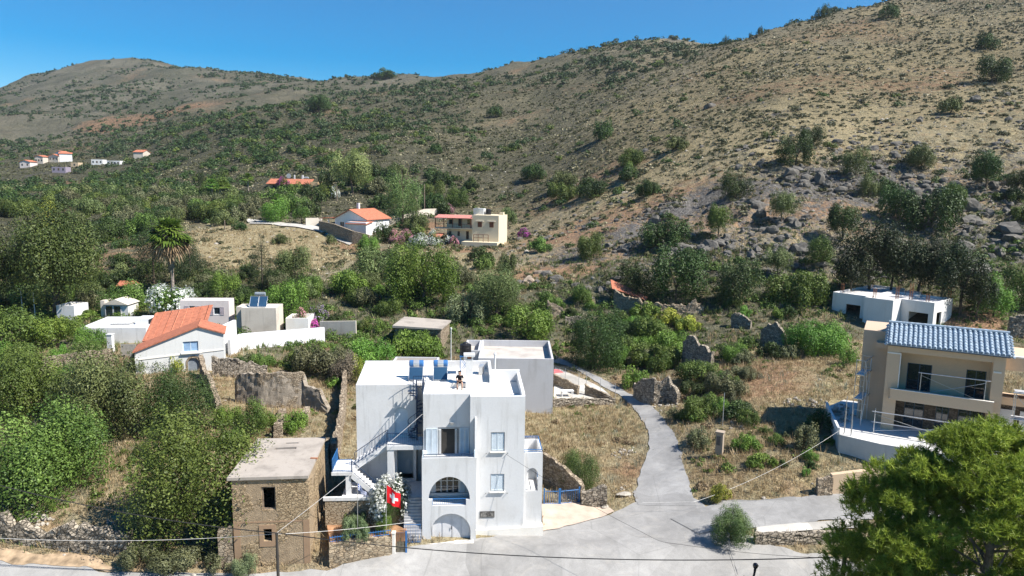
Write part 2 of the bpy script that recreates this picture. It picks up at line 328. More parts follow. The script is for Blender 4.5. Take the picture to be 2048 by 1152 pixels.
for px, py, sx, sy, a in [(1380, 690, .09, .12, .8), (620, 700, .07, .1, .5), (100, 900, .15, .15, .5), (150, 480, .2, .25, .8)]: Gr = Gr+blob(px, py, sx, sy)*a
MEAD = np.exp(-(((ug[None, :]+.355)/.11)**2)**2-(((vg[:, None]-math.log(150))/.135)**2)**2); Gr = Gr-1.2*MEAD; Soil = Soil-.6*MEAD; Straw = Straw+1.2*MEAD; Rock = Rock-MEAD; Straw = Straw+.28*(YG < 84)
Straw = Straw+.12*(YG > 620); Gr = Gr+.25*np.clip((YG-650)/300, 0, 1)
V = np.stack([XG, YG, ZG], -1).reshape(-1, 3); idx = np.arange(NU*NV).reshape(NV, NU)
Fq = np.stack([idx[:-1, :-1], idx[:-1, 1:], idx[1:, 1:], idx[1:, :-1]], -1).reshape(-1, 4)
gm, t, b = newmat('hillside_ground')
P = coord(t, kind='Position'); at = nd(t, 'ShaderNodeAttribute', attribute_name='zone'); sp = t.nodes.new('ShaderNodeSeparateColor'); t.links.new(at.outputs['Color'], sp.inputs[0]); aG, aS, aR = sp.outputs; aT = at.outputs['Alpha']
nf = noise(t, P, 3.0, 6, .65); nm = noise(t, P, .35, 6, .6); nl = noise(t, P, .05, 5, .6); ns = noise(t, P, .9, 5, .7, .5)
dry = ramp(t, nf, [(.25, (.15, .13, .08)), (.5, (.29, .25, .165)), (.75, (.42, .37, .255))])
scrub = ramp(t, ns, [(.32, (.045, .050, .030)), (.5, (.115, .112, .070)), (.68, (.20, .185, .13))])
straw = ramp(t, nf, [(.25, (.21, .17, .095)), (.5, (.36, .295, .17)), (.75, (.50, .43, .28))])
soil = ramp(t, nf, [(.3, (.21, .125, .075)), (.55, (.34, .215, .13)), (.75, (.44, .30, .19))])
rock = ramp(t, noise(t, P, 2.2, 6, .75), [(.3, (.045, .042, .04)), (.5, (.14, .13, .12)), (.72, (.33, .31, .28))])
def msk(a, n, k=1.3, o=.5, w=.16): # attribute decides how much, noise decides where
    return ramp(t, mth(t, 'ADD', mth(t, 'MULTIPLY', a, .8), n), [(1-o-w+.3, (0,)), (1-o+w+.3, (1,))])
c = mix(t, msk(aT, nm), dry, straw); c = mix(t, msk(aG, ns, o=.5), c, scrub); c = mix(t, msk(aS, nm, o=.5), c, soil); c = mix(t, msk(aR, ns, o=.45, w=.08), c, rock)
c = mix(t, .5, c, ramp(t, nl, [(.3, (.62, .62, .62)), (.7, (1.0, 1.0, 1.0))]), 'MULTIPLY')
sy = t.nodes.new('ShaderNodeSeparateXYZ'); t.links.new(P, sy.inputs[0]); farm = mth(t, 'MULTIPLY', mth(t, 'SUBTRACT', sy.outputs[1], 120.0), .01, True)
spk = ramp(t, noise(t, P, .42, 4, .75, .4), [(.53, (0,)), (.60, (1,))]); c = mix(t, mth(t, 'MULTIPLY', mth(t, 'MULTIPLY', spk, farm), .8), c, ramp(t, nf, [(.3, (.035, .040, .022)), (.7, (.10, .10, .06))]))
spk2 = ramp(t, noise(t, P, .13, 5, .75, .6), [(.52, (0,)), (.60, (1,))]); farm2 = mth(t, 'MULTIPLY', mth(t, 'SUBTRACT', sy.outputs[1], 480.0), .003, True); c = mix(t, mth(t, 'MULTIPLY', mth(t, 'MULTIPLY', spk2, farm2), .8), c, ramp(t, nm, [(.3, (.04, .052, .028)), (.7, (.10, .105, .065))]))
nb = noise(t, P, .011, 7, .62, .5); c = mix(t, mth(t, 'MULTIPLY', mth(t, 'MULTIPLY', farm2, .9), mth(t, 'SUBTRACT', 1.0, aS, True)), c, mix(t, .55, ramp(t, nb, [(.36, (.075, .085, .060)), (.5, (.145, .14, .11)), (.62, (.27, .245, .20))]), c))
c = mix(t, mth(t, 'MULTIPLY', farm, .3), c, mix(t, 1.0, c, (.74, .72, .70), 'MULTIPLY'))
t.links.new(c, b.inputs['Base Color']); b.inputs['Roughness'].default_value = .95; b.inputs['Specular IOR Level'].default_value = .1
bump(t, b, mth(t, 'ADD', nf, mth(t, 'MULTIPLY', ns, 2.0)), .9, .35)
b2 = t.nodes.new('ShaderNodeBump'); b2.inputs['Distance'].default_value = 5.0; t.links.new(farm, b2.inputs['Strength']); t.links.new(noise(t, P, .16, 6, .7, .3), b2.inputs['Height']); t.links.new(b2.outputs[0], [n_ for n_ in t.nodes if n_.bl_idname == 'ShaderNodeBump' and n_ != b2][0].inputs['Normal'])
gme = npmesh('terrain', V, Fq, gm, smooth=True)
ca = gme.color_attributes.new('zone', 'FLOAT_COLOR', 'POINT')
ca.data.foreach_set('color', np.clip(np.stack([Gr, Soil, Rock, Straw], -1), 0, 1).astype(np.float32).ravel())
terrain = tag(link('terrain', gme), kind='structure', label='dry scrub hills and village ground rising behind the houses')

# ---------------- roads ----------------
def asphalt(name, c, crack=True):
    m, t, b = newmat(name); P = coord(t, kind='Position')
    n = noise(t, P, .25, 5, .6); n2 = noise(t, P, 14, 4, .6); n3 = noise(t, P, 1.1, 6, .7, .8)
    col = mix(t, .6, ramp(t, n, [(.3, tuple(x*.78 for x in c)), (.7, tuple(x*1.12 for x in c))]), ramp(t, n3, [(.35, (.7,)*3), (.62, (1.,)*3)]), 'MULTIPLY')
    col = mix(t, .35, col, ramp(t, n2, [(.3, (.6,)*3), (.7, (1,)*3)]), 'MULTIPLY')
    v = t.nodes.new('ShaderNodeTexVoronoi'); v.feature = 'DISTANCE_TO_EDGE'; v.inputs['Scale'].default_value = .11
    t.links.new(mix(t, .25, P, nd(t, 'ShaderNodeTexNoise', Scale=.8, Detail=5).outputs['Color'], 'LINEAR_LIGHT'), v.inputs['Vector'])
    if crack: col = mix(t, ramp(t, v.outputs['Distance'], [(0, (.45,)), (.004, (0,))]), col, tuple(x*.5 for x in c))
    pt = t.nodes.new('ShaderNodeTexVoronoi'); pt.inputs['Scale'].default_value = .22; pt.distance = 'CHEBYCHEV'; t.links.new(mix(t, .1, P, nd(t, 'ShaderNodeTexNoise', Scale=.5).outputs['Color'], 'LINEAR_LIGHT'), pt.inputs['Vector']); ps = t.nodes.new('ShaderNodeSeparateColor'); t.links.new(pt.outputs['Color'], ps.inputs[0])
    col = mix(t, .8, col, ramp(t, ps.outputs[0], [(0, (.74,)*3), (.3, (.9,)*3), (.7, (1,)*3), (1, (1.12,)*3)]), 'MULTIPLY')
    du = noise(t, P, .5, 6, .7, 1.2); col = mix(t, ramp(t, du, [(.55, (0,)), (.80, (.45,))]), col, (.46, .42, .36))
    t.links.new(col, b.inputs['Base Color']); b.inputs['Roughness'].default_value = .9; b.inputs['Specular IOR Level'].default_value = .2; bump(t, b, n2, .3, .01); return m
ASPH = asphalt('asphalt_worn', (.375, .365, .35)); LANE = asphalt('asphalt_lane', (.345, .338, .328)); CONC = asphalt('concrete_pale', (.55, .52, .47), False)
DIRT = plain('orange_verge_dirt', (.40, .29, .185), .95, 0, .3, 1.5)
def spline(pts, n=10):
    out = []; q = [np.array(pts[0])]+[np.array(p) for p in pts]+[np.array(pts[-1])]
    for i in range(1, len(q)-2):
        for k in range(n): out.append(cr(k/n, q[i-1], q[i], q[i+1], q[i+2]))
    out.append(q[-2]); return out
def draped(name, A, B, mat, lift, rows=14, label=None, kind='structure', zmul=1):
    """sheet between two edge lines laid on the ground"""
    A = spline(A, 14); B = spline(B, 14); n = min(len(A), len(B)); V = []
    if name in ('road', 'lane', 'side_street', 'verge', 'farm_track', 'driveway'):   # crumbling edges
        for L_, s_ in ((A, 3), (B, 8)):
            for i in range(n): L_[i] = L_[i]+np.array([float(fbm(L_[i][0]*.9+s_, L_[i][1]*.9, 4)), float(fbm(L_[i][0]*.9+40+s_, L_[i][1]*.9, 4))])*.24
    for i in range(n):
        for k in range(rows+1):
            f = k/rows; x = A[i][0]*(1-f)+B[i][0]*f; y = A[i][1]*(1-f)+B[i][1]*f; V.append((x, y, float(ground(x, y))+lift))
    id_ = np.arange(n*(rows+1)).reshape(n, rows+1)
    Fq = np.stack([id_[:-1, :-1], id_[:-1, 1:], id_[1:, 1:], id_[1:, :-1]], -1).reshape(-1, 4)
    me = npmesh(name, V, Fq, mat, smooth=True); bm = bmesh.new(); bm.from_mesh(me); bmesh.ops.recalc_face_normals(bm, faces=bm.faces)
    if sum(f.normal.z for f in bm.faces) < 0: bmesh.ops.reverse_faces(bm, faces=bm.faces)
    bm.to_mesh(me); bm.free(); return tag(link(name, me), kind=kind, label=label)
def g(px, py): p = ong(px, py); return (p.x, p.y)
# main street along the bottom: upper edge from left to right, lower edge nearer than the frame
up = [g(-260, 1085), g(0, 1122), g(150, 1130), g(260, 1148)]; p0 = g(640, 1140)
hi = up+[p0, g(700, 1113), g(820, 1096), g(960, 1078), g(1090, 1058), g(1200, 1036), g(1290, 1000)]
hi = hi+[g(1390, 1000), g(1440, 1050), g(1540, 1090), g(1660, 1115), g(1900, 1150), (46, 40)]
ya = 30.5
lo = [(p[0], ya+.0*p[0]) for p in hi]
lo[-7] = (lo[-7][0], ya)
draped('road', hi, lo, ASPH, .05, 40, 'worn pale grey street crossing the foreground')
draped('lane', [g(1277, 1012), g(1270, 985), g(1286, 930), g(1299, 880), g(1285, 840), g(1250, 800), g(1200, 770), g(1148, 738), g(1090, 720)],
       [g(1394, 1012), g(1382, 985), g(1369, 930), g(1352, 880), g(1329, 840), g(1292, 806), g(1236, 775), g(1192, 752), g(1110, 712)], LANE, .068, 14, 'narrow asphalt lane climbing between the field and the ruins')
draped('side_street', [g(1340, 1040), g(1440, 1005), g(1520, 1000), g(1620, 993), g(1700, 985), (44, 48.5)],
       [g(1400, 1070), g(1440, 1062), g(1520, 1056), g(1620, 1046), g(1720, 1040), (44, 44.5)], LANE, .085, 14, 'side street bending right above the stone wall')
draped('pavement', [g(1512, 1058), g(1560, 1052), g(1640, 1046), g(1720, 1040)], [g(1512, 1072), g(1560, 1068), g(1640, 1062), g(1720, 1058)], CONC, .12, 4, 'pale concrete verge above the stone wall')
draped('driveway', [g(1085, 1008), g(1140, 1006), g(1195, 1008), g(1215, 1015)], [g(1087, 1064), g(1140, 1052), g(1190, 1040), g(1230, 1026)], plain('pinkish_concrete', (.50, .40, .32), .9, 0, .12, 1.2), .11, 8, 'pinkish concrete forecourt before the blue gate')
draped('verge', [g(-200, 1085), g(0, 1100), g(80, 1108), g(170, 1115), g(230, 1135)], [g(-200, 1105), g(0, 1126), g(80, 1130), g(170, 1137), g(240, 1150)], DIRT, .075, 5, 'orange dirt verge beside the street')
draped('yard', [g(1110, 735), g(1150, 752), g(1200, 775), g(1225, 797)], [g(1107, 800), g(1140, 800), g(1185, 799), g(1222, 799)], CONC, .06, 6, 'concrete yard beside the grey flat roofed house')
draped('farm_track', [g(490, 438), g(560, 446), g(625, 452), g(680, 470), g(712, 482)], [g(500, 449), g(560, 453), g(622, 461), g(668, 479), g(700, 492)], CONC, .25, 4, 'pale track leading to the hillside house')

_m = M().slab([tuple(atz(662, 1088, .95)[:2]), tuple(atz(786, 1067, .95)[:2]), tuple(atz(812, 1066, .95)[:2]), tuple(atz(815, 1030, .95)[:2]), tuple(atz(650, 1034, .95)[:2])], o=(0, 0, .95), u=(1, 0, 0), v=(0, 1, 0), t=.9)
tag(_m.build('garden_soil', plain('red_soil', (.36, .20, .11), .95, 0, .3, 1.2)), kind='structure', label='raised reddish garden bed behind the tan front wall')
# ---------------- foliage ----------------
def unit(n, r): d = r.normal(size=(n, 3)); return d/np.linalg.norm(d, axis=1)[:, None]
def lobes(n, r, flat=.8, spread=.62, lr=(.28, .48), low=0.0):
    """clump centres inside a unit crown (x,y in -1..1, z in 0..1 scaled later)"""
    c = unit(n, r)*(r.random((n, 1))**.22)*spread*np.array([1, 1, flat]); c[:, 2] = np.abs(c[:, 2])*1.0+low; c[:, :2] *= 1+.12*r.normal(size=(n, 1))
    return c, r.uniform(*lr, n)
def leaf_quads(pts, nrm, size, r, aspect=.6, jit=.9):
    n = len(pts); a = nrm+unit(n, r)*jit; a /= np.linalg.norm(a, axis=1)[:, None]
    t = np.cross(a, unit(n, r)); t /= np.linalg.norm(t, axis=1)[:, None]+1e-9; b = np.cross(a, t)
    s = size*r.uniform(.6, 1.35, (n, 1)); t = t*s; b = b*s*aspect
    V = np.stack([pts-t, pts-b*.9+t*.1, pts+t, pts+b+t*.1], 1).reshape(-1, 3)
    return V, np.arange(n*4).reshape(n, 4)
def crown(name, n, leaf, r, mat, lob, aspect=.6, shape=(1, 1, 1), core=.30, jit=.62, clump=True):
    c, rad = lob; k = r.choice(len(c), n, p=rad**2/np.sum(rad**2)); d = unit(n, r); d[:, 2] += .25; d /= np.linalg.norm(d, axis=1)[:, None]
    rr = rad[k]*(1-core*r.random(n)**2); p = (c[k]+d*rr[:, None]*(1+.18*np.sin(d[:, :1]*9+k[:, None])*np.cos(d[:, 1:2]*8+k[:, None])))*np.array(shape)
    V, Fq = leaf_quads(p, d, leaf, r, aspect, jit); V[:, 2] = np.maximum(V[:, 2], -.02)
    rnd = np.clip(r.random(n)*.4+r.random(len(c))[k]*.6, 0, 1)
    return npmesh(name, V, Fq, mat, rnd)
L_olive = leafmat('leaf_olive', (.085, .108, .045), (.165, .19, .09)); L_dark = leafmat('leaf_dark', (.028, .052, .015), (.064, .102, .030)); L_far = leafmat('leaf_far', (.030, .045, .022), (.060, .078, .036), .1); L_mid = leafmat('leaf_mid', (.066, .108, .022), (.145, .205, .05))
L_bright = leafmat('leaf_bright', (.085, .165, .022), (.17, .27, .05)); L_yel = leafmat('leaf_yellow', (.19, .20, .03), (.36, .34, .05)); L_cyp = leafmat('leaf_cypress', (.018, .030, .012), (.042, .058, .024), .1)
L_pine = leafmat('leaf_pine', (.175, .225, .025), (.36, .43, .07), .35); L_gray = leafmat('leaf_gray', (.12, .15, .10), (.23, .26, .19), .15); L_brown = leafmat('twig_brown', (.13, .10, .07), (.25, .20, .14), .1)
L_scrub = leafmat('leaf_scrub', (.085, .088, .055), (.165, .16, .11), .1); L_straw = leafmat('blade_straw', (.36, .275, .13), (.60, .49, .27), .3); L_grass = leafmat('blade_green', (.10, .15, .04), (.21, .27, .09), .3)
L_silver = leafmat('blade_silver', (.22, .24, .16), (.42, .43, .32), .3); L_euc = leafmat('leaf_eucalyptus', (.17, .19, .085), (.30, .32, .16), .3)
PET_W = leafmat('petal_white', (.62, .64, .58), (.85, .86, .82), .3); PET_P = leafmat('petal_pink', (.42, .15, .20), (.66, .33, .40), .3); PET_M = leafmat('petal_magenta', (.36, .03, .26), (.60, .08, .45), .3); PET_L = leafmat('petal_lilac', (.35, .22, .38), (.55, .40, .60), .3); PET_Y = leafmat('petal_yellow', (.55, .45, .03), (.8, .7, .08), .3)
BARK = plain('bark', (.16, .12, .09), .95, 0, .35, 6); BARKP = plain('bark_pine', (.30, .25, .21), .95, 0, .3, 6)
def trunk_mesh(name, r, h=.45, rad=.06, n=5, lean=.05, limb=True, mat=None, sx=.55):
    mb = M(); top = (r.normal()*lean, r.normal()*lean, h*.55)
    mb.tube([(0, 0, -.12), (top[0]*.4, top[1]*.4, h*.25), top], [rad*1.3, rad, rad*.75], 7)
    if limb:
        for k in range(n):
            a = 2*math.pi*k/n+r.random()*.7; l = sx*r.uniform(.6, 1)
            mb.tube([top, (top[0]+math.cos(a)*l*.45, top[1]+math.sin(a)*l*.45, h*.55+.2*r.uniform(.7, 1.2)), (top[0]+math.cos(a)*l, top[1]+math.sin(a)*l, h*.6+.35*r.uniform(.7, 1.4))], [rad*.6, rad*.4, rad*.12], 5)
    me = bpy.data.meshes.new(name); me.from_pydata(mb.v, [], mb.f); me.materials.append(mat or BARK); return me
# prototypes: unit crowns: half width 1, height 1 (from 0 up); leaf sizes relative to half width
def proto(kind, n, leaf, mat, seed, asp=1.0, **k):
    r = np.random.default_rng(seed)
    if kind == 'round':   # tree crown sitting high
        lb = lobes(k.get('nl', 26), r, .42, .76, (.10, .34), .38); cm = crown(kind, n, leaf, r, mat, lb, k.get('asp', .6), (1, 1, 1)); tm = trunk_mesh('trunk', r, .6, .05)
    elif kind == 'bush':  # down to the ground
        lb = lobes(k.get('nl', 24), r, .55, .78, (.10, .35), .12); cm = crown(kind, n, leaf, r, mat, lb, k.get('asp', .6)); tm = trunk_mesh('trunk', r, .4, .04)
    elif kind == 'cone':  # ragged conifer
        nl = k.get('nl', 30); z = np.linspace(.1, .93, nl); ra = (1-z)**.75*.75+.05; a = r.random(nl)*6.28
        c = np.stack([np.cos(a)*ra*.8, np.sin(a)*ra*.8, z], 1); lb = (c, .12+.32*(1-z)); cm = crown(kind, n, leaf, r, mat, lb, k.get('asp', .3)); tm = trunk_mesh('trunk', r, 1.6, .05, limb=False)
    elif kind == 'tall':  # upright crown
        nl = 26; z = r.uniform(.2, .85, nl); ra = np.sin((z-.05)*3.1)*.55; a = r.random(nl)*6.28
        c = np.stack([np.cos(a)*ra, np.sin(a)*ra, z], 1); lb = (c, r.uniform(.22, .36, nl)*(1.15-.5*z)); cm = crown(kind, n, leaf, r, mat, lb, .55, (1, 1, 1)); tm = trunk_mesh('trunk', r, 1.1, .05)
    N = len(cm.vertices); a = np.empty(N*3, np.float32); cm.vertices.foreach_get('co', a); a = a.reshape(-1, 4, 3); ctr = a.mean(1, keepdims=True); off = a-ctr
    q = np.quantile(np.hypot(ctr[:, 0, 0], ctr[:, 0, 1]), .93); zt = np.quantile(ctr[:, 0, 2], .995); ctr = ctr*np.array([1/q, 1/q, asp/zt]); a = (ctr+off).reshape(-1, 3); a[:, 2] = np.maximum(a[:, 2], -.03); cm.vertices.foreach_set('co', a.astype(np.float32).ravel()); cm.update()
    return cm, tm
PR = {}
def getp(kind, res, mat, var, asp=1.0):
    key = (kind, res, mat.name, var, asp)
    if key not in PR:
        n, leaf = {'hi': (30000, .021), 'md': (9500, .036), 'lo': (3600, .055), 'xl': (1400, .08)}[res]
        PR[key] = proto(kind, n, leaf*(1.15 if kind == 'cone' else 1), mat, len(kind)*131+len(res)*17+ord(res[0])*7+var*91+ord(kind[0]), asp=asp, nl={'hi': 46, 'md': 30, 'lo': 20, 'xl': 12}[res])
    return PR[key]
def tree(name, px, py, wpx, hpx, kind, mat, label, cat='tree', group=None, res='md', trunk=True, var=None, dz=0, fl=None, fln=500, depth=.9, pos=None):
    """one plant standing where the photo shows its foot (px,py); wpx, hpx its size in photo pixels"""
    p = pos or ong(px, py)
    if p is None: return None
    s = p.y/F_[1]/FPX; hw = wpx*s/2; h = hpx*s*1.02; rt_ = random.Random(int(px)*31+int(py)); var = rt_.randrange(3) if var is None else var
    ar = h/hw; asp = min((.6, .85, 1.15, 1.5, 2.1, 3.0, 4.2), key=lambda q_: abs(math.log(q_/ar))); cm, tm = getp(kind, res, mat, var, asp); rz = rt_.random()*6.28
    # move back so that the near foot of a wide crown stays where it is seen
    if not pos: p = p+Vector((p.x, p.y, 0)).normalized()*hw*.5; p.z = float(ground(p.x, p.y))
    root = empty(name, (p.x, p.y, p.z-dz), rz, label, cat, group)
    c = link('crown', cm, root, sc=(hw, hw*depth, h/asp))
    if trunk: link('trunk', tm, root, sc=(hw, hw, h))
    if fl:
        r = np.random.default_rng(int(px)); a = np.empty(len(cm.vertices)*3, np.float32); cm.vertices.foreach_get('co', a); a = a.reshape(-1, 4, 3).mean(1)*np.array([hw, hw*depth, h/asp])
        rad = np.linalg.norm((a-[0, 0, h*.45])/[hw, hw, h*.6], axis=1); pick = np.argsort(-rad+r.random(len(a))*.35)[:len(a)//2]; k = r.choice(pick, min(fln, len(pick)), replace=False)
        # flower heads: little clusters of petals on the outside of the crown
        o = a[k]; out = o-[0, 0, h*.3]; out /= np.linalg.norm(out, axis=1)[:, None]; pp = np.repeat(o*1.02+out*.04, 4, 0)+r.normal(size=(len(k)*4, 3))*.06*max(1, hw/2.2); V, Fq = leaf_quads(pp, np.repeat(out, 4, 0), .075*max(1, hw/2.2), r, .9, .5)
        link('blossoms', npmesh('blossoms', V, Fq, fl, r.random(len(pp))), root)
    return root
T = tree
# ---- near and middle trees, each with its own words ----
T('carob_tree', 105, 1010, 262, 185, 'bush', L_mid, 'broad rounded green carob tree above the tumbled stone wall by the lower left street', res='hi', depth=1)
T('fig_tree', 395, 1112, 300, 272, 'bush', L_mid, 'large broad leaved tree crowding the left side of the stone tower house', res='hi', depth=.8, var=1)
T('tamarisk_bush', 296, 1085, 84, 96, 'bush', L_gray, 'feathery grey green bush at the foot of the large street tree', 'bush', res='md')
T('olive_tree', 205, 880, 225, 172, 'bush', L_olive, 'pale olive tree above the broad carob in the overgrown left garden', res='hi')
T('juniper_bush', 358, 880, 140, 140, 'bush', L_dark, 'dark fine leaved bush between the pale olive tree and the roofless ruin', 'bush', res='hi')
T('overgrown_bush', 48, 850, 190, 148, 'bush', L_mid, 'green bush at the left frame edge below the dry stone garden wall', 'bush', res='hi', var=2)
T('citrus_tree', 112, 700, 100, 62, 'round', L_yel if False else leafmat('leaf_citrus', (.10, .13, .02), (.21, .24, .04)), 'round yellowish citrus tree behind the dry stone garden wall', res='md')
T('lemon_tree', 182, 702, 62, 46, 'bush', L_bright, 'small bright green lemon tree between the citrus tree and the white terrace', res='md')
T('garden_bush', 28, 705, 130, 85, 'bush', L_mid, 'soft green bush beside the grey lamp posts at the left frame edge', 'bush', res='md')
T('broadleaf_tree', 112, 640, 245, 225, 'round', L_olive if False else leafmat('leaf_oak', (.05, .085, .025), (.11, .15, .05)), 'tallest dark green spreading tree at the left edge shading the white wall', res='hi', depth=.8)
T('leaning_tree', -14, 650, 120, 190, 'round', L_dark, 'dark tree cut by the left frame edge behind the lamp posts', res='md')
T('yellow_conifer', 108, 575, 82, 165, 'cone', L_yel, 'golden yellow conifer rising behind the tallest left tree', res='md')
T('garden_tree', 248, 630, 86, 66, 'bush', L_mid, 'mid green garden tree between the glazed porch and the white oleander', res='md')
T('oleander_bush', 343, 638, 92, 62, 'bush', L_mid, 'white flowering oleander behind the orange tiled roofs', 'bush', res='md', fl=PET_W, fln=1300)
T('pine_tree', 308, 575, 76, 128, 'cone', L_cyp, 'dark ragged conifer just left of the tall palm', res='md')
T('pine_tree', 384, 575, 66, 92, 'cone', L_cyp, 'dark ragged conifer just right of the tall palm', res='md', var=1)
T('conifer_tree', 525, 585, 58, 104, 'cone', L_cyp, 'solitary dark conifer in front of the dry meadow', res='md', var=2)
T('olive_tree', 590, 560, 72, 62, 'bush', L_olive, 'olive tree right of the solitary dark conifer', res='md')
T('yucca_clump', 450, 612, 70, 66, 'bush', L_bright, 'spiky yucca clump behind the flat white roof with shutters', 'bush', res='md')
T('garden_tree', 578, 652, 88, 88, 'bush', L_bright, 'bright green tree behind the solar panels of the beige cube house', res='md')
T('pink_oleander', 606, 662, 40, 42, 'bush', L_mid, 'pink flowering bush beside the beige cube house', 'bush', res='lo', fl=PET_P, fln=350)
T('lilac_bush', 636, 655, 38, 40, 'bush', L_mid, 'pale lilac flowering bush above the magenta bougainvillea', 'bush', res='lo', fl=PET_L, fln=350)
T('bougainvillea', 628, 664, 36, 22, 'bush', L_mid, 'low magenta bougainvillea behind the white garden wall', 'bush', res='lo', fl=PET_M, fln=500)
T('small_bush', 668, 655, 36, 26, 'bush', L_dark, 'small dark bush behind the long cream garden wall', 'bush', res='lo')
T('mulberry_tree', 845, 622, 155, 122, 'bush', L_bright, 'large bright green tree in the valley below the cream hillside house', res='hi')
T('willow_tree', 705, 592, 98, 46, 'bush', L_bright, 'low spreading bright green tree left of the large valley tree', res='md')
T('olive_tree', 757, 566, 96, 66, 'bush', L_olive, 'greyish olive tree behind the large bright valley tree', res='md')
T('olive_tree', 992, 648, 108, 106, 'round', L_olive, 'tall round olive tree right of the large bright valley tree', res='hi', var=1)
T('olive_tree', 940, 652, 84, 62, 'bush', L_gray, 'grey green olive bush between the bright tree and the tall olive', res='md')
T('laurel_bush', 1058, 690, 98, 70, 'bush', L_bright, 'rounded bright green bush behind the grey flat roofed house', 'bush', res='md')
T('fig_tree', 1190, 745, 122, 122, 'bush', L_dark, 'dark dense fig tree at the top of the narrow lane', res='hi')
T('holm_oak', 1352, 614, 112, 112, 'bush', L_dark, 'big dark oak behind the long roofless stone ruin', res='md')
T('holm_oak', 1270, 606, 82, 74, 'bush', L_dark, 'smaller dark oak above the sloping tile roof of the ruin', res='md', var=1)
T('holm_oak', 1478, 622, 90, 98, 'bush', leafmat('leaf_grey_oak', (.045, .07, .03), (.09, .12, .055)), 'separate rounded oak right of the long ruin', res='md')
T('carob_bush', 1592, 618, 110, 64, 'bush', L_mid, 'broad green bush left of the unfinished white house', 'bush', res='md')
T('pine_tree', 1738, 600, 112, 150, 'round', L_cyp, 'dark pine behind the unfinished white house roof', res='md')
T('pine_tree', 1832, 608, 100, 120, 'round', L_cyp, 'dark pine right of the unfinished white house, left of a pair', res='md', var=1)
T('pine_tree', 1918, 640, 110, 150, 'round', L_cyp, 'tall dark pine right of the unfinished white house with bare stems', res='md', var=2)
for px, py, w, h, lb in [(1700, 606, 84, 96, 'dark pine just left behind the unfinished white house'), (1780, 596, 90, 128, 'dark pine over the middle of the unfinished roof'), (1880, 612, 96, 124, 'dark pine right of the unfinished house, middle of three'), (1950, 648, 70, 100, 'dark lower pine right of the tall bare stemmed pine')]: T('pine_tree', px, py, w, h, 'round', L_cyp, lb, res='md')
T('green_tree', 1985, 640, 84, 86, 'bush', L_bright, 'fresh green tree at the right beyond the dark pines', res='md')
T('green_tree', 2046, 620, 84, 84, 'bush', L_mid, 'green tree cut by the right frame edge beyond the pines', res='md', var=1)
T('thorn_bush', 1632, 712, 128, 60, 'bush', L_bright, 'wide fresh green bush in front of the unfinished white house', 'bush', res='hi')
T('thorn_bush', 1698, 732, 40, 42, 'bush', L_bright, 'small green bush beside the scaffold top left of the beige villa', 'bush', res='lo')
T('fig_bush', 742, 735, 95, 52, 'bush', L_bright, 'bright fig bush behind the white house roof near the stone hut', 'bush', res='md')
T('fig_bush', 828, 715, 120, 42, 'bush', L_bright, 'bright sprawling fig growing in front of the stone hut', 'bush', res='md', var=2)
T('roadside_bush', 1461, 1097, 92, 70, 'bush', leafmat('leaf_tamarix', (.07, .13, .05), (.15, .22, .10)), 'round feathery green bush on the road edge at the junction', 'bush', res='hi', var=0, depth=1)
T('oleander_bush', 778, 1046, 86, 104, 'bush', L_dark, 'white flowering oleander beside the stair of the white house', 'bush', res='hi', fl=PET_W, fln=1000, depth=.6, pos=atz(781, 1050, .95))
T('lavender_bush', 712, 1070, 118, 40, 'bush', L_gray, 'low silvery lavender mound in the walled front garden', 'bush', res='hi', depth=.45, var=0, pos=atz(712, 1070, .95))
T('garden_shrub', 770, 1062, 34, 44, 'bush', L_bright, 'small bright shrub in front of the white oleander', 'bush', res='md', pos=atz(768, 1068, .95))
T('garden_shrub', 700, 1005, 62, 34, 'bush', L_bright, 'low green shrub behind the blue and white flag', 'bush', res='md', depth=.5, pos=atz(706, 1036, .95))
T('garden_shrub', 652, 1010, 24, 28, 'bush', L_gray, 'grassy tuft beside the stone tower house wall', 'bush', res='lo')
T('juniper_tree', 1154, 985, 88, 82, 'bush', leafmat('leaf_jun', (.04, .075, .022), (.10, .15, .04)), 'dark juniper tree overhanging the blue gate', res='hi')
T('wall_bush', 282, 1140, 0.1+90, 44, 'bush', L_scrub, 'scrubby bush in the ditch below the tumbled stone wall', 'bush', res='md')
T('street_bush', 490, 1160, 60, 42, 'bush', L_gray, 'grey green bush at the foot of the stone tower house', 'bush', res='md')
T('street_bush', 355, 1150, 110, 40, 'bush', L_scrub, 'low dull bush below the large tree on the street edge', 'bush', res='md')
T('street_bush', 434, 1150, 60, 36, 'bush', L_scrub, 'low scrubby bush left of the tower house corner', 'bush', res='lo')
T('ruin_bush', 505, 875, 72, 72, 'bush', L_mid, 'green bush growing in front of the plastered ruin wall', 'bush', res='md')
T('ruin_bush', 470, 905, 66, 46, 'bush', L_bright, 'bright bush inside the roofless ruin below the plastered wall', 'bush', res='md')
T('ruin_bush', 590, 868, 60, 44, 'bush', L_bright, 'low green bush between the two broken ruin piers', 'bush', res='lo')
T('ruin_bush', 640, 760, 104, 64, 'bush', L_scrub, 'tangled dull bush behind the plastered ruin wall', 'bush', res='md')
T('ruin_bush', 690, 772, 60, 66, 'bush', L_brown, 'dry brown tangle left of the white house roof', 'bush', res='md')
T('ruin_bush', 588, 742, 88, 34, 'bush', L_mid, 'green thicket below the white garden wall', 'bush', res='lo')
T('broom_bush', 716, 770, 42, 60, 'bush', leafmat('leaf_broom', (.17, .20, .02), (.32, .34, .05)), 'yellow green broom next to the left corner of the white house roof', 'bush', res='lo')
T('broom_bush', 1440, 1008, 46, 40, 'bush', L_yel, 'yellow tinged broom on the dry plot above the junction', 'bush', res='lo')
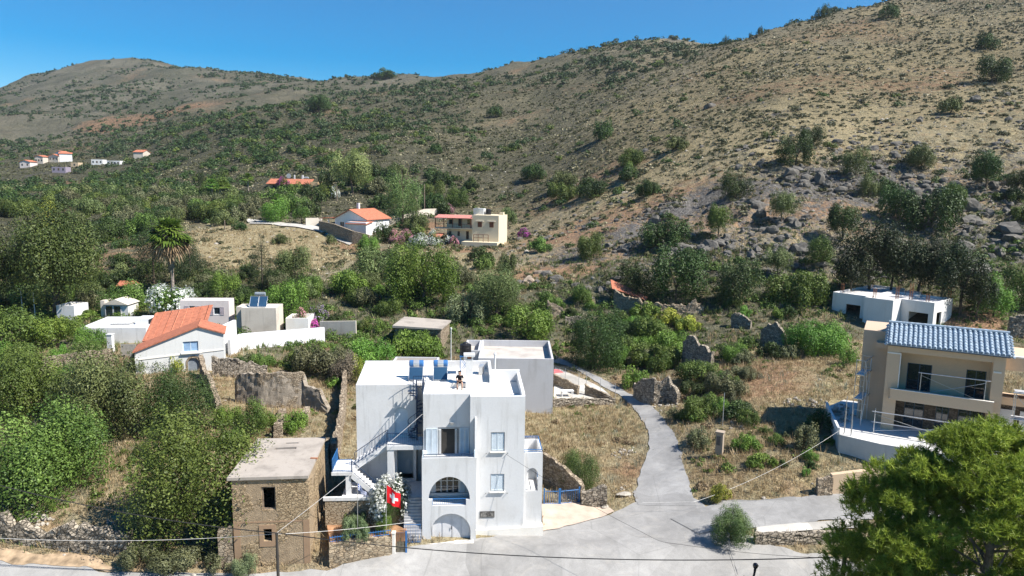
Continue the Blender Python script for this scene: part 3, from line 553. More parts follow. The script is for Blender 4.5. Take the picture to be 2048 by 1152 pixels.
T('garden_bush', 355, 745, 40, 32, 'bush', L_yel, 'small yellowish bush beside the arched doorway', 'bush', res='lo')
T('garden_bush', 292, 748, 60, 42, 'bush', L_olive, 'olive shrub under the gable wall of the orange roofed house', 'bush', res='md')
T('lemon_shrub', 272, 632, 22, 22, 'bush', L_yel, 'tiny bright yellow shrub at the left end of the orange roof', 'bush', res='lo')
T('climbing_vine', 182, 640, 68, 16, 'bush', L_bright, 'bright green vine spread over the grey terrace wall', 'plant', res='lo', trunk=False)
# hedges of scrub among the ruins to the right of the lane
for q, (px, py, w, h, mt, wd) in enumerate([(1300, 690, 90, 46, L_mid, 'left of the standing ruin slab'), (1350, 712, 90, 44, L_bright, 'right beside the ruin slab foot'), (1262, 722, 80, 42, L_mid, 'next to the dark fig at the lane top'), (1310, 742, 96, 46, L_mid, 'above the broken wall beside the lane'), (1272, 778, 60, 40, L_bright, 'hanging over the lane edge'), (1400, 770, 90, 44, L_mid, 'behind the round broken wall'), (1450, 800, 80, 46, L_scrub, 'above the concrete meter pillar'), (1400, 842, 74, 44, L_mid, 'left above the meter pillar'), (1478, 842, 70, 36, L_dark, 'right above the meter pillar'), (1335, 655, 60, 30, L_yel, 'in front of the long ruin, yellowish'), (1288, 640, 60, 30, L_bright, 'at the left end of the long ruin'), (1374, 668, 60, 28, L_yel, 'yellowish, in front of the long ruin middle'), (1498, 700, 52, 26, L_mid, 'between the two rubble stubs'), (1540, 718, 60, 30, L_dark, 'below the right rubble stubs'), (1395, 900, 60, 40, L_scrub, 'on the lane verge left of the pillar'), (1490, 905, 56, 34, L_bright, 'on the dry plot, low'), (1520, 940, 60, 26, L_bright, 'on the dry plot near the street'), (1610, 905, 66, 56, L_scrub, 'by the retaining wall of the villa'), (1640, 870, 60, 50, L_dark, 'in the shade of the villa retaining wall')]):
    T('thicket_bush', px, py, w, h, 'bush', mt, 'scrubby thicket bush '+wd, 'bush', res='md' if w > 70 else 'lo')
rt = random.Random(4)
for (x0, x1, y0, y1, n, smin, smax) in [(1235, 1345, 650, 760, 34, 34, 62), (1345, 1500, 700, 860, 34, 28, 56), (1440, 1660, 640, 720, 14, 22, 44), (440, 700, 690, 790, 26, 26, 50), (420, 560, 830, 930, 8, 30, 56), (1500, 1660, 860, 960, 12, 18, 34), (720, 900, 660, 712, 10, 30, 50), (-20, 300, 720, 800, 10, 50, 90), (1000, 1200, 600, 660, 14, 24, 48), (560, 790, 580, 640, 16, 26, 52), (1420, 1700, 600, 640, 10, 24, 50), (215, 420, 880, 960, 6, 26, 40)]:
    for _ in range(n):
        px, py, w = rt.uniform(x0, x1), rt.uniform(y0, y1), rt.uniform(smin, smax); p = ong(px, py)
        if p is None or any(a < px+w*.4 and px-w*.4 < b_ and py-w*.6 < d_ and py > c_ for a, b_, c_, d_, _Y in [(480, 610, 742, 808, 0), (1362, 1428, 668, 730, 0), (1264, 1360, 748, 800, 0), (1425, 1450, 840, 910, 0), (1224, 1410, 570, 625, 0), (1515, 1572, 640, 690, 0), (270, 450, 640, 745, 0), (460, 715, 600, 690, 0), (1664, 1905, 565, 660, 0), (786, 892, 640, 690, 0)]): continue
        mt = rt.choice([L_mid, L_bright, L_dark, L_scrub, L_mid, L_bright]); wd = {'leaf_dark': 'dark', 'leaf_mid': 'mid green', 'leaf_bright': 'bright green', 'leaf_scrub': 'dull'}[mt.name]
        T('thicket_bush', px, py, w, w*rt.uniform(.5, .8), 'bush', mt, unique(wd+' thicket bush', p.x, p.y, 0, ''), 'bush', wd+' bushes among the ruins', res='lo' if w < 44 else 'md', trunk=False)
# ---- hillside trees one can tell apart ----
HT = [(1205, 282, 48, 40, L_dark, 'lone dark oak on the bare mid slope'), (1590, 338, 72, 66, L_dark, 'large dark oak of a pair on the right slope'), (1622, 300, 54, 40, L_dark, 'upper smaller oak of a pair on the right slope'), (1712, 354, 56, 52, L_olive, 'round oak right of the hillside pair'),
 (1470, 402, 64, 56, L_dark, 'bushy oak low on the rocky slope'), (1436, 482, 54, 66, L_mid, 'small upright tree among the dark rocks'), (1684, 486, 70, 72, L_dark, 'dark tree at the ravine below the rocks'), (1970, 390, 76, 76, L_dark, 'big dark tree at the right frame edge slope'), (1985, 168, 66, 50, L_dark, 'large oak high on the right slope'), (1972, 102, 46, 32, L_dark, 'oak near the top right corner'), (1776, 38, 38, 28, L_dark, 'small oak close to the right crest'), (1900, 228, 48, 30, L_olive, 'flat olive on the open right slope'),
 (1330, 500, 92, 50, L_dark, 'wide low dark bush on the rocky bank'), (1562, 454, 60, 62, L_olive, 'olive toned tree on the rocky slope'), (1786, 440, 76, 60, L_dark, 'dark bush under the cliff rocks'), (1860, 470, 100, 84, L_dark, 'broad dark oak under the cliff rocks at right'), (1640, 540, 60, 56, L_mid, 'round green tree above the unfinished house'), (1180, 520, 60, 50, L_mid, 'green bush on the bank right of the cream house'), (1016, 460, 38, 42, L_olive, 'olive right beside the cream hillside house'), (1015, 560, 42, 50, L_olive, 'olive below the brown rock bank'), (1555, 560, 60, 60, L_olive, 'olive tree above the broad bush by the unfinished house'),
 (735, 510, 50, 38, L_bright, 'ball shaped green bush below the white hillside house'), (552, 445, 60, 42, L_bright, 'bright bush where the track ends'), (603, 450, 36, 36, L_mid, 'upright bush at the track wall'), (560, 490, 38, 20, L_olive, 'single bush in the dry meadow'), (662, 490, 24, 20, L_olive, 'small bush at the meadow corner'), (480, 462, 34, 18, L_dark, 'dark bush at the left end of the track'), (432, 400, 66, 44, L_mid, 'clump of green trees left of the long orange roof'), (405, 395, 16, 55, L_cyp, 'slim cypress left of the palms'), (1068, 364, 56, 30, L_dark, 'dark bush pair above the cream house'), (1125, 405, 60, 34, L_mid, 'bushes on the slope right of the cream house'), (912, 415, 50, 36, L_mid, 'green bush above the cream house'), (868, 410, 50, 44, L_mid, 'leafy bush between the poplar and the cream house'), (945, 380, 36, 24, L_dark, 'dark bush on the slope above the cream house'), (1260, 355, 34, 28, L_mid, 'green bush by the pale clearing'), (640, 226, 50, 30, L_dark, 'dark grove top on the middle ridge'), (990, 235, 36, 22, L_dark, 'dark bush on the broad middle slope'), (870, 308, 30, 20, L_dark, 'dark bush high above the poplar'), (1740, 400, 50, 46, L_olive, 'olive toned bush over the cliff rocks'), (1840, 345, 60, 44, L_olive, 'pale bush left of the big right tree'), (1900, 420, 60, 50, L_mid, 'green tree on the cliff rocks'), (2035, 400, 50, 50, L_dark, 'tree at the right frame edge over the rocks')]
for px, py, w, h, mt, lb in HT: T('hill_tree', px, py, w, h, 'bush' if h/w < .95 else 'round', mt, lb, 'tree' if w > 45 else 'bush', res='lo' if w < 50 else 'md')
for px, py, w, h, lb in [(1643, 30, 26, 18, 'dark skyline tree, left of the pair on the right crest'), (1652, 24, 22, 16, 'dark skyline tree, right of the pair on the right crest'), (1452, 84, 15, 13, 'small tree on the skyline notch'), (1519, 64, 14, 11, 'larger of two tiny trees on the rising skyline'), (1500, 70, 8, 7, 'smaller of two tiny trees on the rising skyline'), (1372, 108, 14, 9, 'bright tiny bush under the skyline notch'), (770, 151, 46, 12, 'dark grove on the middle skyline'), (1362, 93, 12, 7, 'low bush on the skyline left of the notch')]: T('skyline_tree', px, py+8, w, h+6, 'bush', L_dark, lb, res='lo', trunk=False)
T('eucalyptus_tree', 706, 392, 86, 84, 'round', L_euc, 'pale yellowish eucalyptus behind the white hillside house', res='md', var=1)
T('poplar_tree', 806, 452, 74, 104, 'tall', leafmat('leaf_poplar', (.10, .15, .06), (.21, .27, .12), .3), 'tall pale green poplar between the two hillside houses', res='md')
T('poplar_tree', 826, 460, 40, 40, 'bush', L_dark, 'short dark tree at the foot of the pale poplar', res='lo')
for px, py, w, h, f, lb in [(838, 495, 44, 26, PET_W, 'white oleander, leftmost below the cream hillside house'), (868, 492, 34, 30, PET_W, 'white oleander, middle one below the cream hillside house'), (895, 490, 34, 24, PET_W, 'white oleander right under the cream house balcony'), (812, 488, 36, 26, PET_P, 'pink oleander beside the white ones'), (790, 488, 30, 26, PET_P, 'dull pink oleander near the white hillside house'), (908, 492, 20, 18, PET_P, 'small red pink bush at the cream house corner'), (896, 428, 22, 18, PET_P, 'pink bush behind the cream hillside house'), (1048, 476, 22, 18, PET_M, 'magenta bush on the rocks right of the cream house'), (567, 377, 26, 20, PET_M, 'magenta bougainvillea on the long orange roofed house'), (668, 398, 24, 24, PET_W, 'pale blossom tree behind the white hillside house')]:
    T('flowering_bush', px, py, w, h, 'bush', L_mid, lb, 'bush', res='lo', fl=f, fln=700, trunk=False)
for px, py, w, h, lb in [(505, 425, 60, 40, 'garden tree under the long orange roof, left end'), (560, 418, 70, 44, 'garden tree under the long orange roof, middle'), (622, 415, 60, 44, 'garden tree under the long orange roof, right end'), (590, 398, 50, 30, 'garden tree touching the facade of the long orange roofed house'), (470, 425, 50, 36, 'garden tree left of the long orange roofed garden'), (650, 400, 40, 34, 'dark garden tree right of the long orange roof'), (770, 486, 50, 40, 'dark tree below the green awning of the white hillside house')]:
    T('garden_tree', px, py, w, h, 'bush', random.choice([L_mid, L_dark]), lb, res='lo')

# ---------------- palms ----------------
def palm(px, py, hpx, cw, label, skirt=True, dense=46):
    p = ong(px, py); s = p.y/F_[1]/FPX; H = hpx*s; w = cw*s/2; r = np.random.default_rng(int(px)); root = empty('palm_tree', p, 0, label, 'palm tree')
    M().tube([(0, 0, -.4), (.1, 0, H*.5), (0, 0, H*.8)], [.3, .24, .22], 8).build('trunk', BARKP, root)
    def fans(n, el0, el1, L, mat, name, droop):
        V = []; Fc = []; rn = []
        for k in range(n):
            a = r.random()*6.28; el = math.radians(r.uniform(el0, el1)); d = np.array([math.cos(a)*math.cos(el), math.sin(a)*math.cos(el), math.sin(el)]); sd_ = np.cross(d, [0, 0, 1]); sd_ /= np.linalg.norm(sd_)+1e-6
            base = np.array([0, 0, H*.8]); c = base+d*L*.45; rr = r.random()
            for j in range(11):
                th = math.radians(-70+14*j); e = c+(d*math.cos(th)+sd_*math.sin(th))*L*.55*r.uniform(.8, 1.1)+np.array([0, 0, -droop*L*r.uniform(.6, 1.2)]); m_ = (c+e)/2+np.array([0, 0, .06*L]); q = np.cross(e-c, [0, 0, 1.]); q /= np.linalg.norm(q)+1e-6; i = len(V)
                V += [c, m_-q*.05*L, e, m_+q*.05*L]; Fc.append((i, i+1, i+2, i+3)); rn.append(np.clip(rr*.6+r.random()*.4, 0, 1))
            i = len(V); q = sd_*.03; V += [base-q, base+q, c+q, c-q]; Fc.append((i, i+1, i+2, i+3)); rn.append(.2)
        link(name, npmesh(name, V, Fc, mat, rn), root)
    fans(dense, -15, 85, w, L_bright, 'fronds', .25)
    if skirt:
        fans(26, -50, -10, w*.9, L_straw, 'dry_fronds', .55); V = []; Fc = []
        for k in range(950):
            a = r.random()*6.28; z0 = H*r.uniform(.34, .82); rad = .35+.75*((z0/H-.4)/.42)**1.1; L = r.uniform(.6, 1.5); c = np.array([math.cos(a)*rad, math.sin(a)*rad, z0]); e = c+np.array([-math.cos(a)*.2, -math.sin(a)*.2, -L]); q = np.array([-math.sin(a), math.cos(a), 0])*.13; i = len(V); V += [c-q, e, c+q, c+np.array([0, 0, .1])]; Fc.append((i, i+1, i+2, i+3))
        link('skirt', npmesh('skirt', V, Fc, L_brown if False else leafmat('palm_skirt', (.20, .155, .11), (.36, .30, .22), .1), r.random(len(Fc))), root)
palm(347, 612, 176, 96, 'tall fan palm with a long skirt of dry fronds behind the orange roofed house', dense=84)
for px, py, h, lb in [(425, 405, 42, 'short palm left of the long orange roofed house'), (448, 408, 44, 'short palm beside another, left of the long orange roof'), (497, 400, 50, 'palm at the left end of the long orange roofed house'), (556, 440, 50, 'palm above the bright bush on the track')]: palm(px, py, h, 34, lb, False, 30)

# ---------------- aleppo pine, lower right ----------------
def big_pine():
    r = np.random.default_rng(5); base = Vector((22.1, 29.8, float(ground(22.1, 29.8)))); root = empty('aleppo_pine', base, 0, 'big yellow green pine filling the lower right corner in front of the villa', 'pine tree')
    # clumps chosen in space around the stem
    H = 15.2; cl = []
    for k in range(430):
        a = r.random()*6.28; z = r.uniform(.10, 1.0); rad = 6.4*math.sqrt(max(0, 1-((z-.42)/.60)**2)) if z > .42 else 6.4*(.80+.20*(z-.10)/.32); rr = rad*r.uniform(.25, 1.0)**.6
        cl.append((math.cos(a)*rr*1.12, math.sin(a)*rr*.9, H*z+r.normal()*.25, r.uniform(.62, 1.15)))
    for k in range(110):
        a = r.uniform(3.4, 6.0); rr = r.uniform(2.0, 5.6); cl.append((math.cos(a)*rr, math.sin(a)*rr*.9, r.uniform(2.0, 7.5), r.uniform(.7, 1.2)))
    mb = M(); mb.tube([(0, 0, -1), (.1, .1, 3.5), (-.2, .1, 8.5), (0, 0, 13.2)], [.34, .28, .2, .06], 9); mb.build('trunk', BARKP, root); lb = M()
    for x, y, z, s in cl[::5]:
        z0 = max(1.8, z-1.2-.32*math.hypot(x, y)); lb.tube([(0, 0, z0), (x*.5, y*.5, z0+(z-z0)*.35), (x*.9, y*.9, z-.2)], [.07, .04, .015], 5)
    lb.build('limbs', BARKP, root)
    V = []; Fc = []; rn = []
    for x, y, z, s in cl:
        n = int(70*s); d = unit(n, r); d[:, 2] = np.abs(d[:, 2])*1.0-.25; d /= np.linalg.norm(d, axis=1)[:, None]; c = np.array([x, y, z])+d*np.array([1.15, 1.15, .62])*s*r.uniform(.55, 1, (n, 1)); tone = r.random()
        for ci, di in zip(c, d):
            up_ = di*.6+np.array([0, 0, .75]); up_ /= np.linalg.norm(up_); m_ = 22; e = up_*.55+unit(m_, r)*.8; e /= np.linalg.norm(e, axis=1)[:, None]; L = r.uniform(.16, .30, (m_, 1)); q = np.cross(e, unit(m_, r)); q /= np.linalg.norm(q, axis=1)[:, None]; q *= .017
            st = ci+up_*r.uniform(-.12, .12, (m_, 1)); A = st-q; B = st+q; Cc = st+e*L
            i = len(V); V_ = np.stack([A, B, Cc+q*.3, Cc-q*.3], 1).reshape(-1, 3); V.extend(V_); Fc.extend([(i+4*j, i+4*j+1, i+4*j+2, i+4*j+3) for j in range(m_)]); tt = tone*.35+r.random()*.3
            rn.extend(np.clip(tt+r.random(m_)*.35, 0, 1))
    link('crown', npmesh('needles', V, Fc, L_pine, rn), root)
big_pine()

# ---------------- hillside shrubs ----------------
def zone_at(x, y):
    yy = np.maximum(y, 15.01); u = np.clip((x/yy-UMIN)/(UMAX-UMIN)*(NU-1), 0, NU-1.001).astype(int); v = np.clip((np.log(yy)-VMIN)/(VMAX-VMIN)*(NV-1), 0, NV-1.001).astype(int)
    return Gr[v, u], Soil[v, u], Rock[v, u], Straw[v, u]
def scatter(n, Y0, Y1, dens, seed, u0=-.92, u1=.92, pw=1.0):
    r = np.random.default_rng(seed); u = r.uniform(u0, u1, n); Y = (r.random(n)*(Y1**pw-Y0**pw)+Y0**pw)**(1/pw); x = u*Y; k = r.random(n) < dens(x, Y, u); return x[k], Y[k], r
def keep_clear(x, y):
    ok = np.ones(len(x), bool)
    for cx, cy, rad in CLEAR: ok &= (x-cx)**2+(y-cy)**2 > rad*rad
    return ok
CLEAR = []
for px, py, rp in [(700, 450, 62), (930, 475, 62), (570, 370, 52), (560, 392, 38), (700, 478, 40), (735, 470, 36), (660, 478, 30), (880, 500, 30), (930, 505, 34), (100, 345, 40), (300, 318, 18), (215, 340, 25), (610, 455, 30), (640, 460, 35), (110, 322, 45), (200, 322, 30), (297, 304, 20), (85, 330, 20)]:
    p = ong(px, py); CLEAR.append((p.x, p.y, rp*p.y/1400))
def shrub_batch(name, xs, ys, sizes, mats_n, leafrel, nleaf, mat, seed, label, cat, flat=.62, lift=0, leafk=.00125):
    """many low plants in one mesh; leaf size follows the distance at which they are seen, leaf count follows the size"""
    r = np.random.default_rng(seed); n = len(xs); lf = np.maximum(.085, leafk*ys); cnt = np.clip(3.0*(sizes/lf)**2, 9, 700).astype(int); i = np.repeat(np.arange(n), cnt); N = len(i)
    d = unit(N, r); d[:, 2] = np.abs(d[:, 2]); lob = r.normal(size=(n, 5, 3))*.42; lob[:, :, 2] = np.abs(lob[:, :, 2])*.45; lr_ = r.uniform(.3, .6, (n, 5)); j = r.integers(0, 5, N); w = lob[i, j]
    c = (w+d*lr_[i, j][:, None]*(1-.3*r.random((N, 1))**2))*np.array([1, 1, flat*1.25]); S = sizes[i][:, None]; pos = np.stack([xs, ys, ground(xs, ys)+lift-sizes*.06], 1)[i]+c*S
    V, Fq = leaf_quads(pos, d, 1.0, r, .7, .6); ctr = np.repeat(pos, 4, 0); V = ctr+(V-ctr)*np.repeat(lf[i], 4)[:, None]
    o = link(name, npmesh(name, V, Fq, mat, np.clip(r.random(N)*.35+r.random(n)[i]*.4+r.random((n, 5))[i, j]*.25, 0, 1))); return tag(o, label, cat, kind='stuff')
def valley(u): return np.clip((.12-u)/.5, 0, 1)
def dens_mid(x, Y, u):
    G, S, Rk, St = zone_at(x, Y); cl = np.clip(fbm(x/28+3, Y/28+12, 3)*2.2+.45, 0, 1); d = .20+.42*np.clip((u-.1)/.15, 0, 1)*np.clip((172-Y)/30, 0, 1)+.16*np.clip((.2-u)/.2, 0, 1)+1.0*valley(u)*np.clip((640-Y)/250, .15, 1)+.35*np.clip((135-Y)/20, 0, 1)+.12*Rk-.30*S*(1-valley(u))
    mead = np.exp(-(((u+.355)/.12)**2)**2-(((np.log(np.maximum(Y, 20))-math.log(150))/.15)**2)**2)*2.4; right = np.clip((u-.1)/.3, 0, 1)*np.clip((Y-160)/60, 0, 1)
    return np.clip((d*cl-.9*mead)*(1-.78*right)*(1-.45*np.clip((Y-230)/80, 0, 1)), 0, 1)
xs, ys, r = scatter(12500, 106, 640, dens_mid, 21, pw=1.35); k = keep_clear(xs, ys); xs, ys = xs[k], ys[k]
sz = np.exp(r.normal(size=len(xs))*.38)*1.35*(1+.65*valley(xs/ys)); sz = np.where(ys < 150, np.minimum(sz, 1.9), np.minimum(sz*(1+.55*np.clip((ys-160)/180, 0, 1)), 3.6)); k = open_view(xs, ys, sz, 1.5); xs, ys, sz = xs[k], ys[k], sz[k]; far_ = ys/sz; order = np.argsort(far_); ind = order[:285]; rest = order[285:]
for q, i in enumerate(ind):
    x, y = xs[i], ys[i]; s = sz[i]; mt = [L_dark, L_mid, L_olive, L_scrub, L_dark][q % 5]
    cm, tm = getp('bush', 'md' if y/s < 62 else 'lo' if y/s < 110 else 'xl', mt, q % 3); nm, zone = ('round green shrub on the dry slopes behind the village', 'shrubs on the dry slopes') 
    nm2 = {'leaf_dark': 'dark green', 'leaf_mid': 'fresh green', 'leaf_olive': 'greyish olive', 'leaf_scrub': 'dull brown green'}[mt.name]
    o = link('slope_shrub', cm, None, (x, y, float(ground(x, y))-.1), random.random()*6, (s*1.15, s*1.15, s*1.45)); tag(o, unique(nm2+' shrub', x, y, s, 'shrub'), 'shrub', nm2+' shrubs behind the village')
xs2, ys2, sz2 = xs[rest], ys[rest], sz[rest]; nn = len(xs2); a_ = int(nn*.74)
perm = np.random.default_rng(3).permutation(nn)
shrub_batch('shrubs', xs2[perm[:a_]], ys2[perm[:a_]], sz2[perm[:a_]], 0, .125, 120, L_dark, 5, 'dark green shrubs dotted over the valley and slopes', 'shrubs', .95, leafk=.00105)
shrub_batch('shrubs', xs2[perm[a_:]], ys2[perm[a_:]], sz2[perm[a_:]], 0, .125, 120, L_mid, 6, 'fresh green shrubs dotted over the valley and slopes', 'shrubs', .95, leafk=.00105)
def dens_far(x, Y, u): 
    cl = np.clip(fbm(x/75+3, Y/75+12, 4)*2.0+.5, 0, 1); right = np.clip((u-.1)/.3, 0, 1); return np.clip((cl-.22)*(1-.6*right), 0, 1)
xs, ys, r = scatter(25000, 380, 1500, dens_far, 23, -.85, .85, 1.5)
shrub_batch('distant_shrubs', xs, ys, np.exp(r.normal(size=len(xs))*.4)*2.3, 0, .42, 12, L_far, 8, 'dark specks of shrubs on the distant ridges', 'shrubs', .9, leafk=.0011)
# low grey heath tufts (no one could count these)
def dens_heath(x, Y, u): G, S, Rk, St = zone_at(x, Y); return np.clip(.55+fbm(x/15, Y/15+5, 3)*.8-.5*S, 0.05, 1)*(1-.93*np.exp(-(((u+.355)/.12)**2)**2-(((np.log(Y)-math.log(150))/.15)**2)**2))
xs, ys, r = scatter(52000, 108, 640, dens_heath, 31, -.9, .9, 1.25); k = keep_clear(xs, ys)
shrub_batch('heath', xs[k], ys[k], np.exp(r.normal(size=k.sum())*.35)*.72, 0, .36, 12, L_scrub, 9, 'low grey green heath cushions covering the slopes', 'heath')
xs, ys, r = scatter(16000, 108, 380, lambda x, Y, u: np.clip(.4+fbm(x/12, Y/12+50, 3), 0.05, 1), 33, -.5, .9, 1.25); k = keep_clear(xs, ys)
shrub_batch('dry_heath', xs[k], ys[k], np.exp(r.normal(size=k.sum())*.35)*.5, 0, .42, 8, leafmat('heath_straw', (.22, .19, .11), (.38, .33, .20), .1), 10, 'low straw coloured tufts covering the slopes', 'heath')

# ---------------- grass and weeds near ----------------
ROADS = []
def on_road(x, y):
    """2-d test against the road sheets, using their meshes' quads as polygons"""
    hit = np.zeros(len(x), bool)
    for nme in ('road', 'lane', 'side_street', 'pavement', 'driveway', 'yard', 'verge', 'farm_track'):
        me = bpy.data.objects[nme].data; a = np.empty(len(me.vertices)*3, np.float32); me.vertices.foreach_get('co', a); a = a.reshape(-1, 3)
        lo_, hi_ = a.min(0), a.max(0); cand = np.where((x > lo_[0]) & (x < hi_[0]) & (y > lo_[1]) & (y < hi_[1]) & ~hit)[0]
        if len(cand) == 0: continue
        f = np.empty(len(me.polygons)*4, np.int32); me.polygons.foreach_get('vertices', f); f = f.reshape(-1, 4); ctr = a[f].mean(1)[:, :2]; ext = np.sqrt(((a[f][:, :, :2]-ctr[:, None])**2).sum(2)).max(1)
        for s in range(0, len(cand), 400):
            c = cand[s:s+400]; d = np.sqrt(((ctr[None]-np.stack([x[c], y[c]], 1)[:, None])**2).sum(2)); hit[c] |= (d < ext[None]*1.02).any(1)
    return hit
BUILT = []   # rectangles kept free of grass: (origin x, y, yaw, x0, x1, y0, y1)
def in_built(x, y):
    h = np.zeros(len(x), bool)
    for ox, oy, a, x0, x1, y0, y1 in BUILT:
        X = (x-ox)*math.cos(a)+(y-oy)*math.sin(a); Y = -(x-ox)*math.sin(a)+(y-oy)*math.cos(a); h |= (X > x0) & (X < x1) & (Y > y0) & (Y < y1)
    return h
def grass(name, n, Y0, Y1, dens, hgt, blades, wid, mat, seed, label, u0=-.85, u1=.85, spread=.5):
    xs, ys, r = scatter(n, Y0, Y1, dens, seed, u0, u1, 1.6); k = ~on_road(xs, ys) & ~in_built(xs, ys) & keep_clear(xs, ys); xs, ys = xs[k], ys[k]; n = len(xs); N = n*blades; i = np.repeat(np.arange(n), blades)
    hs_ = hgt*np.exp(r.normal(size=n)*.35); b = np.stack([xs, ys, ground(xs, ys)-.03], 1)[i]+np.concatenate([r.normal(size=(N, 2))*spread*.3, np.zeros((N, 1))], 1)
    th = r.random(N)*6.28; ln = np.abs(r.normal(size=N))*spread; tip = b+np.stack([np.cos(th)*ln, np.sin(th)*ln, np.ones(N)], 1)*(hs_[i]*r.uniform(.6, 1.1, N))[:, None]
    q = np.stack([-np.sin(th), np.cos(th), np.zeros(N)], 1)*wid; mid = (b+tip)/2+np.array([0, 0, 1])*hs_[i][:, None]*.08
    V = np.stack([b-q*.6, mid-q, tip, mid+q], 1).reshape(-1, 3); V[0::4] = b-q*.7; 
    o = link(name, npmesh(name, V, np.arange(N*4).reshape(N, 4), mat, np.clip(r.random(N)*.4+r.random(n)[i]*.6, 0, 1))); return tag(o, label, 'grass' if 'grass' in name else 'weeds', kind='stuff')
def all_grass():
    def ds(x, Y, u): G, S, Rk, St = zone_at(x, Y); return np.clip(.25+.8*St-.5*S+fbm(x/5, Y/5, 3)*.5, .05, 1)
    def dg(x, Y, u): G, S, Rk, St = zone_at(x, Y); return np.clip(.05+.55*G+.45*np.clip((Y-84)/15, 0, 1)-.3*S+fbm(x/4+9, Y/4, 3)*.9, 0, 1)
    grass('dry_grass', 44000, 38.5, 80, ds, .38, 7, .018, L_straw, 41, 'dry straw coloured grass covering the plots and verges')
    grass('dry_grass', 22000, 78, 165, ds, .45, 6, .045, L_straw, 42, 'dry straw coloured grass beyond the village')
    grass('green_grass', 14000, 40, 84, dg, .34, 8, .022, L_grass, 43, 'green grass growing between the ruins and bushes')
    grass('green_grass', 16000, 82, 130, dg, .55, 7, .055, L_grass, 44, 'green grass in the valley bottom')
    grass('silver_grass', 3000, 44, 120, lambda x, Y, u: np.clip(fbm(x/6+90, Y/6, 3)*1.6, 0, 1), .65, 14, .022, L_silver, 45, 'tall pale silvery grass tufts')
    xs, ys, r = scatter(4200, 43, 100, lambda x, Y, u: np.clip(fbm(x/7+40, Y/7+11, 3)*1.6-.25+.9*zone_at(x, Y)[0], 0, 1), 51, -.8, .8, 1.5); k = ~on_road(xs, ys) & ~in_built(xs, ys); xs, ys = xs[k], ys[k]
    shrub_batch('weeds', xs, ys, np.exp(r.normal(size=len(xs))*.3)*.38, 0, .2, 60, L_mid, 52, 'low green weeds and cushions on the village plots', 'weeds', .8)
    xs, ys, r = scatter(900, 43, 100, lambda x, Y, u: np.clip(fbm(x/6+140, Y/6+11, 3)*2-.1, 0, 1), 53, -.8, .8, 1.5); k = ~on_road(xs, ys) & ~in_built(xs, ys); xs, ys = xs[k], ys[k]
    shrub_batch('weeds', xs, ys, np.exp(r.normal(size=len(xs))*.3)*.42, 0, .16, 60, leafmat('weed_brown', (.15, .10, .055), (.28, .20, .11), .1), 54, 'dry brown weed cushions on the village plots', 'weeds', .8)
    xs, ys, r = scatter(1400, 84, 112, lambda x, Y, u: np.clip(.5+fbm(x/9+40, Y/9+11, 3)*1.5, 0, 1)*np.where((u > .45) & (Y < 100), 0.1, 1), 55, -.85, .85, 1.5); k = ~in_built(xs, ys) & ~on_road(xs, ys); xs, ys = xs[k], ys[k]
    shrub_batch('undergrowth', xs, ys, np.exp(r.normal(size=len(xs))*.35)*.85, 0, .17, 90, L_mid, 56, 'continuous green undergrowth along the ravine', 'undergrowth', .9)
# ---------------- building materials ----------------
WHITE = plaster('white_paint', (.69, .69, .69), (.52, .505, .48), .6, .45, 1.0, .7); CREAM = plaster('cream_roof', (.84, .80, .73), (.66, .58, .47), .6, .5, 0)
BLUE = plain('blue_metal', (.035, .16, .40), .45, .1, .1); DKBLUE = plain('dark_blue_metal', (.02, .045, .10), .5, .2, .1); SHUT = plain('pale_blue_shutter', (.62, .70, .76), .6, 0, .05)
GLASS = plain('dark_glass', (.018, .028, .035), .06, 0, .05, 1, .9); INNER = plain('interior_shade', (.05, .045, .04), .9); BLACK = plain('black_plastic', (.015, .015, .017), .45)
GREYP = plaster('grey_render', (.52, .52, .53), (.36, .34, .32), .5, .4, .6); CONCR = plaster('old_concrete', (.40, .355, .31), (.17, .15, .13), .75, .55, .5)
BEIGE = plaster('beige_render', (.64, .475, .32), (.54, .41, .29), .3, .4, .2); PINKW = plaster('pinkish_white', (.68, .60, .57), (.5, .42, .38), .4, .6, .6); STUC = plaster('warm_stucco', (.60, .54, .46), (.40, .34, .28), .6, .5, .7); PALE = plaster('pale_render', (.66, .66, .64), (.48, .46, .43), .4, .4, .7)
STONE = masonry('rubble_stone', (.27, .21, .15), (.46, .38, .28), (.16, .125, .09), 3.0); DSTONE = masonry('grey_rubble', (.26, .225, .18), (.50, .43, .34), (.10, .085, .065), 3.2, bs=1.0)
TOWERM = masonry('tower_stone', (.37, .27, .165), (.56, .43, .27), (.27, .195, .12), 4.4, bs=1.0, mw=.04, plasteramt=.42, pc=(.43, .325, .215)); RUINP = masonry('ruin_plaster', (.30, .235, .165), (.50, .41, .30), (.14, .11, .08), 4.6, bs=1.0, plasteramt=.5, pc=(.38, .325, .26))
CLAD = masonry('brown_cladding', (.10, .075, .055), (.24, .19, .15), (.08, .065, .05), 4.5, bs=.5); PIPEM = plain('galvanised_steel', (.55, .56, .57), .4, .7, .08); WOOD = plain('weathered_wood', (.26, .20, .15), .85, 0, .3, 5); RUST = plain('rusty_rebar', (.22, .10, .05), .8, .2, .2)
PANEL = plain('solar_absorber', (.03, .075, .14), .12, .1, .1, 1, .8); ALU = plain('aluminium', (.62, .63, .64), .35, .6, .05); TANKB = plain('blue_tank_cap', (.05, .16, .38), .4)
BROWN = plain('brown_shutter', (.17, .07, .04), .7); STEPM = plain('step_stone', (.42, .42, .43), .8, 0, .1); PINKROOF = plain('faded_red_roof', (.55, .22, .18), .8, 0, .12); AWN = plain('green_awning', (.0, .30, .16), .7)
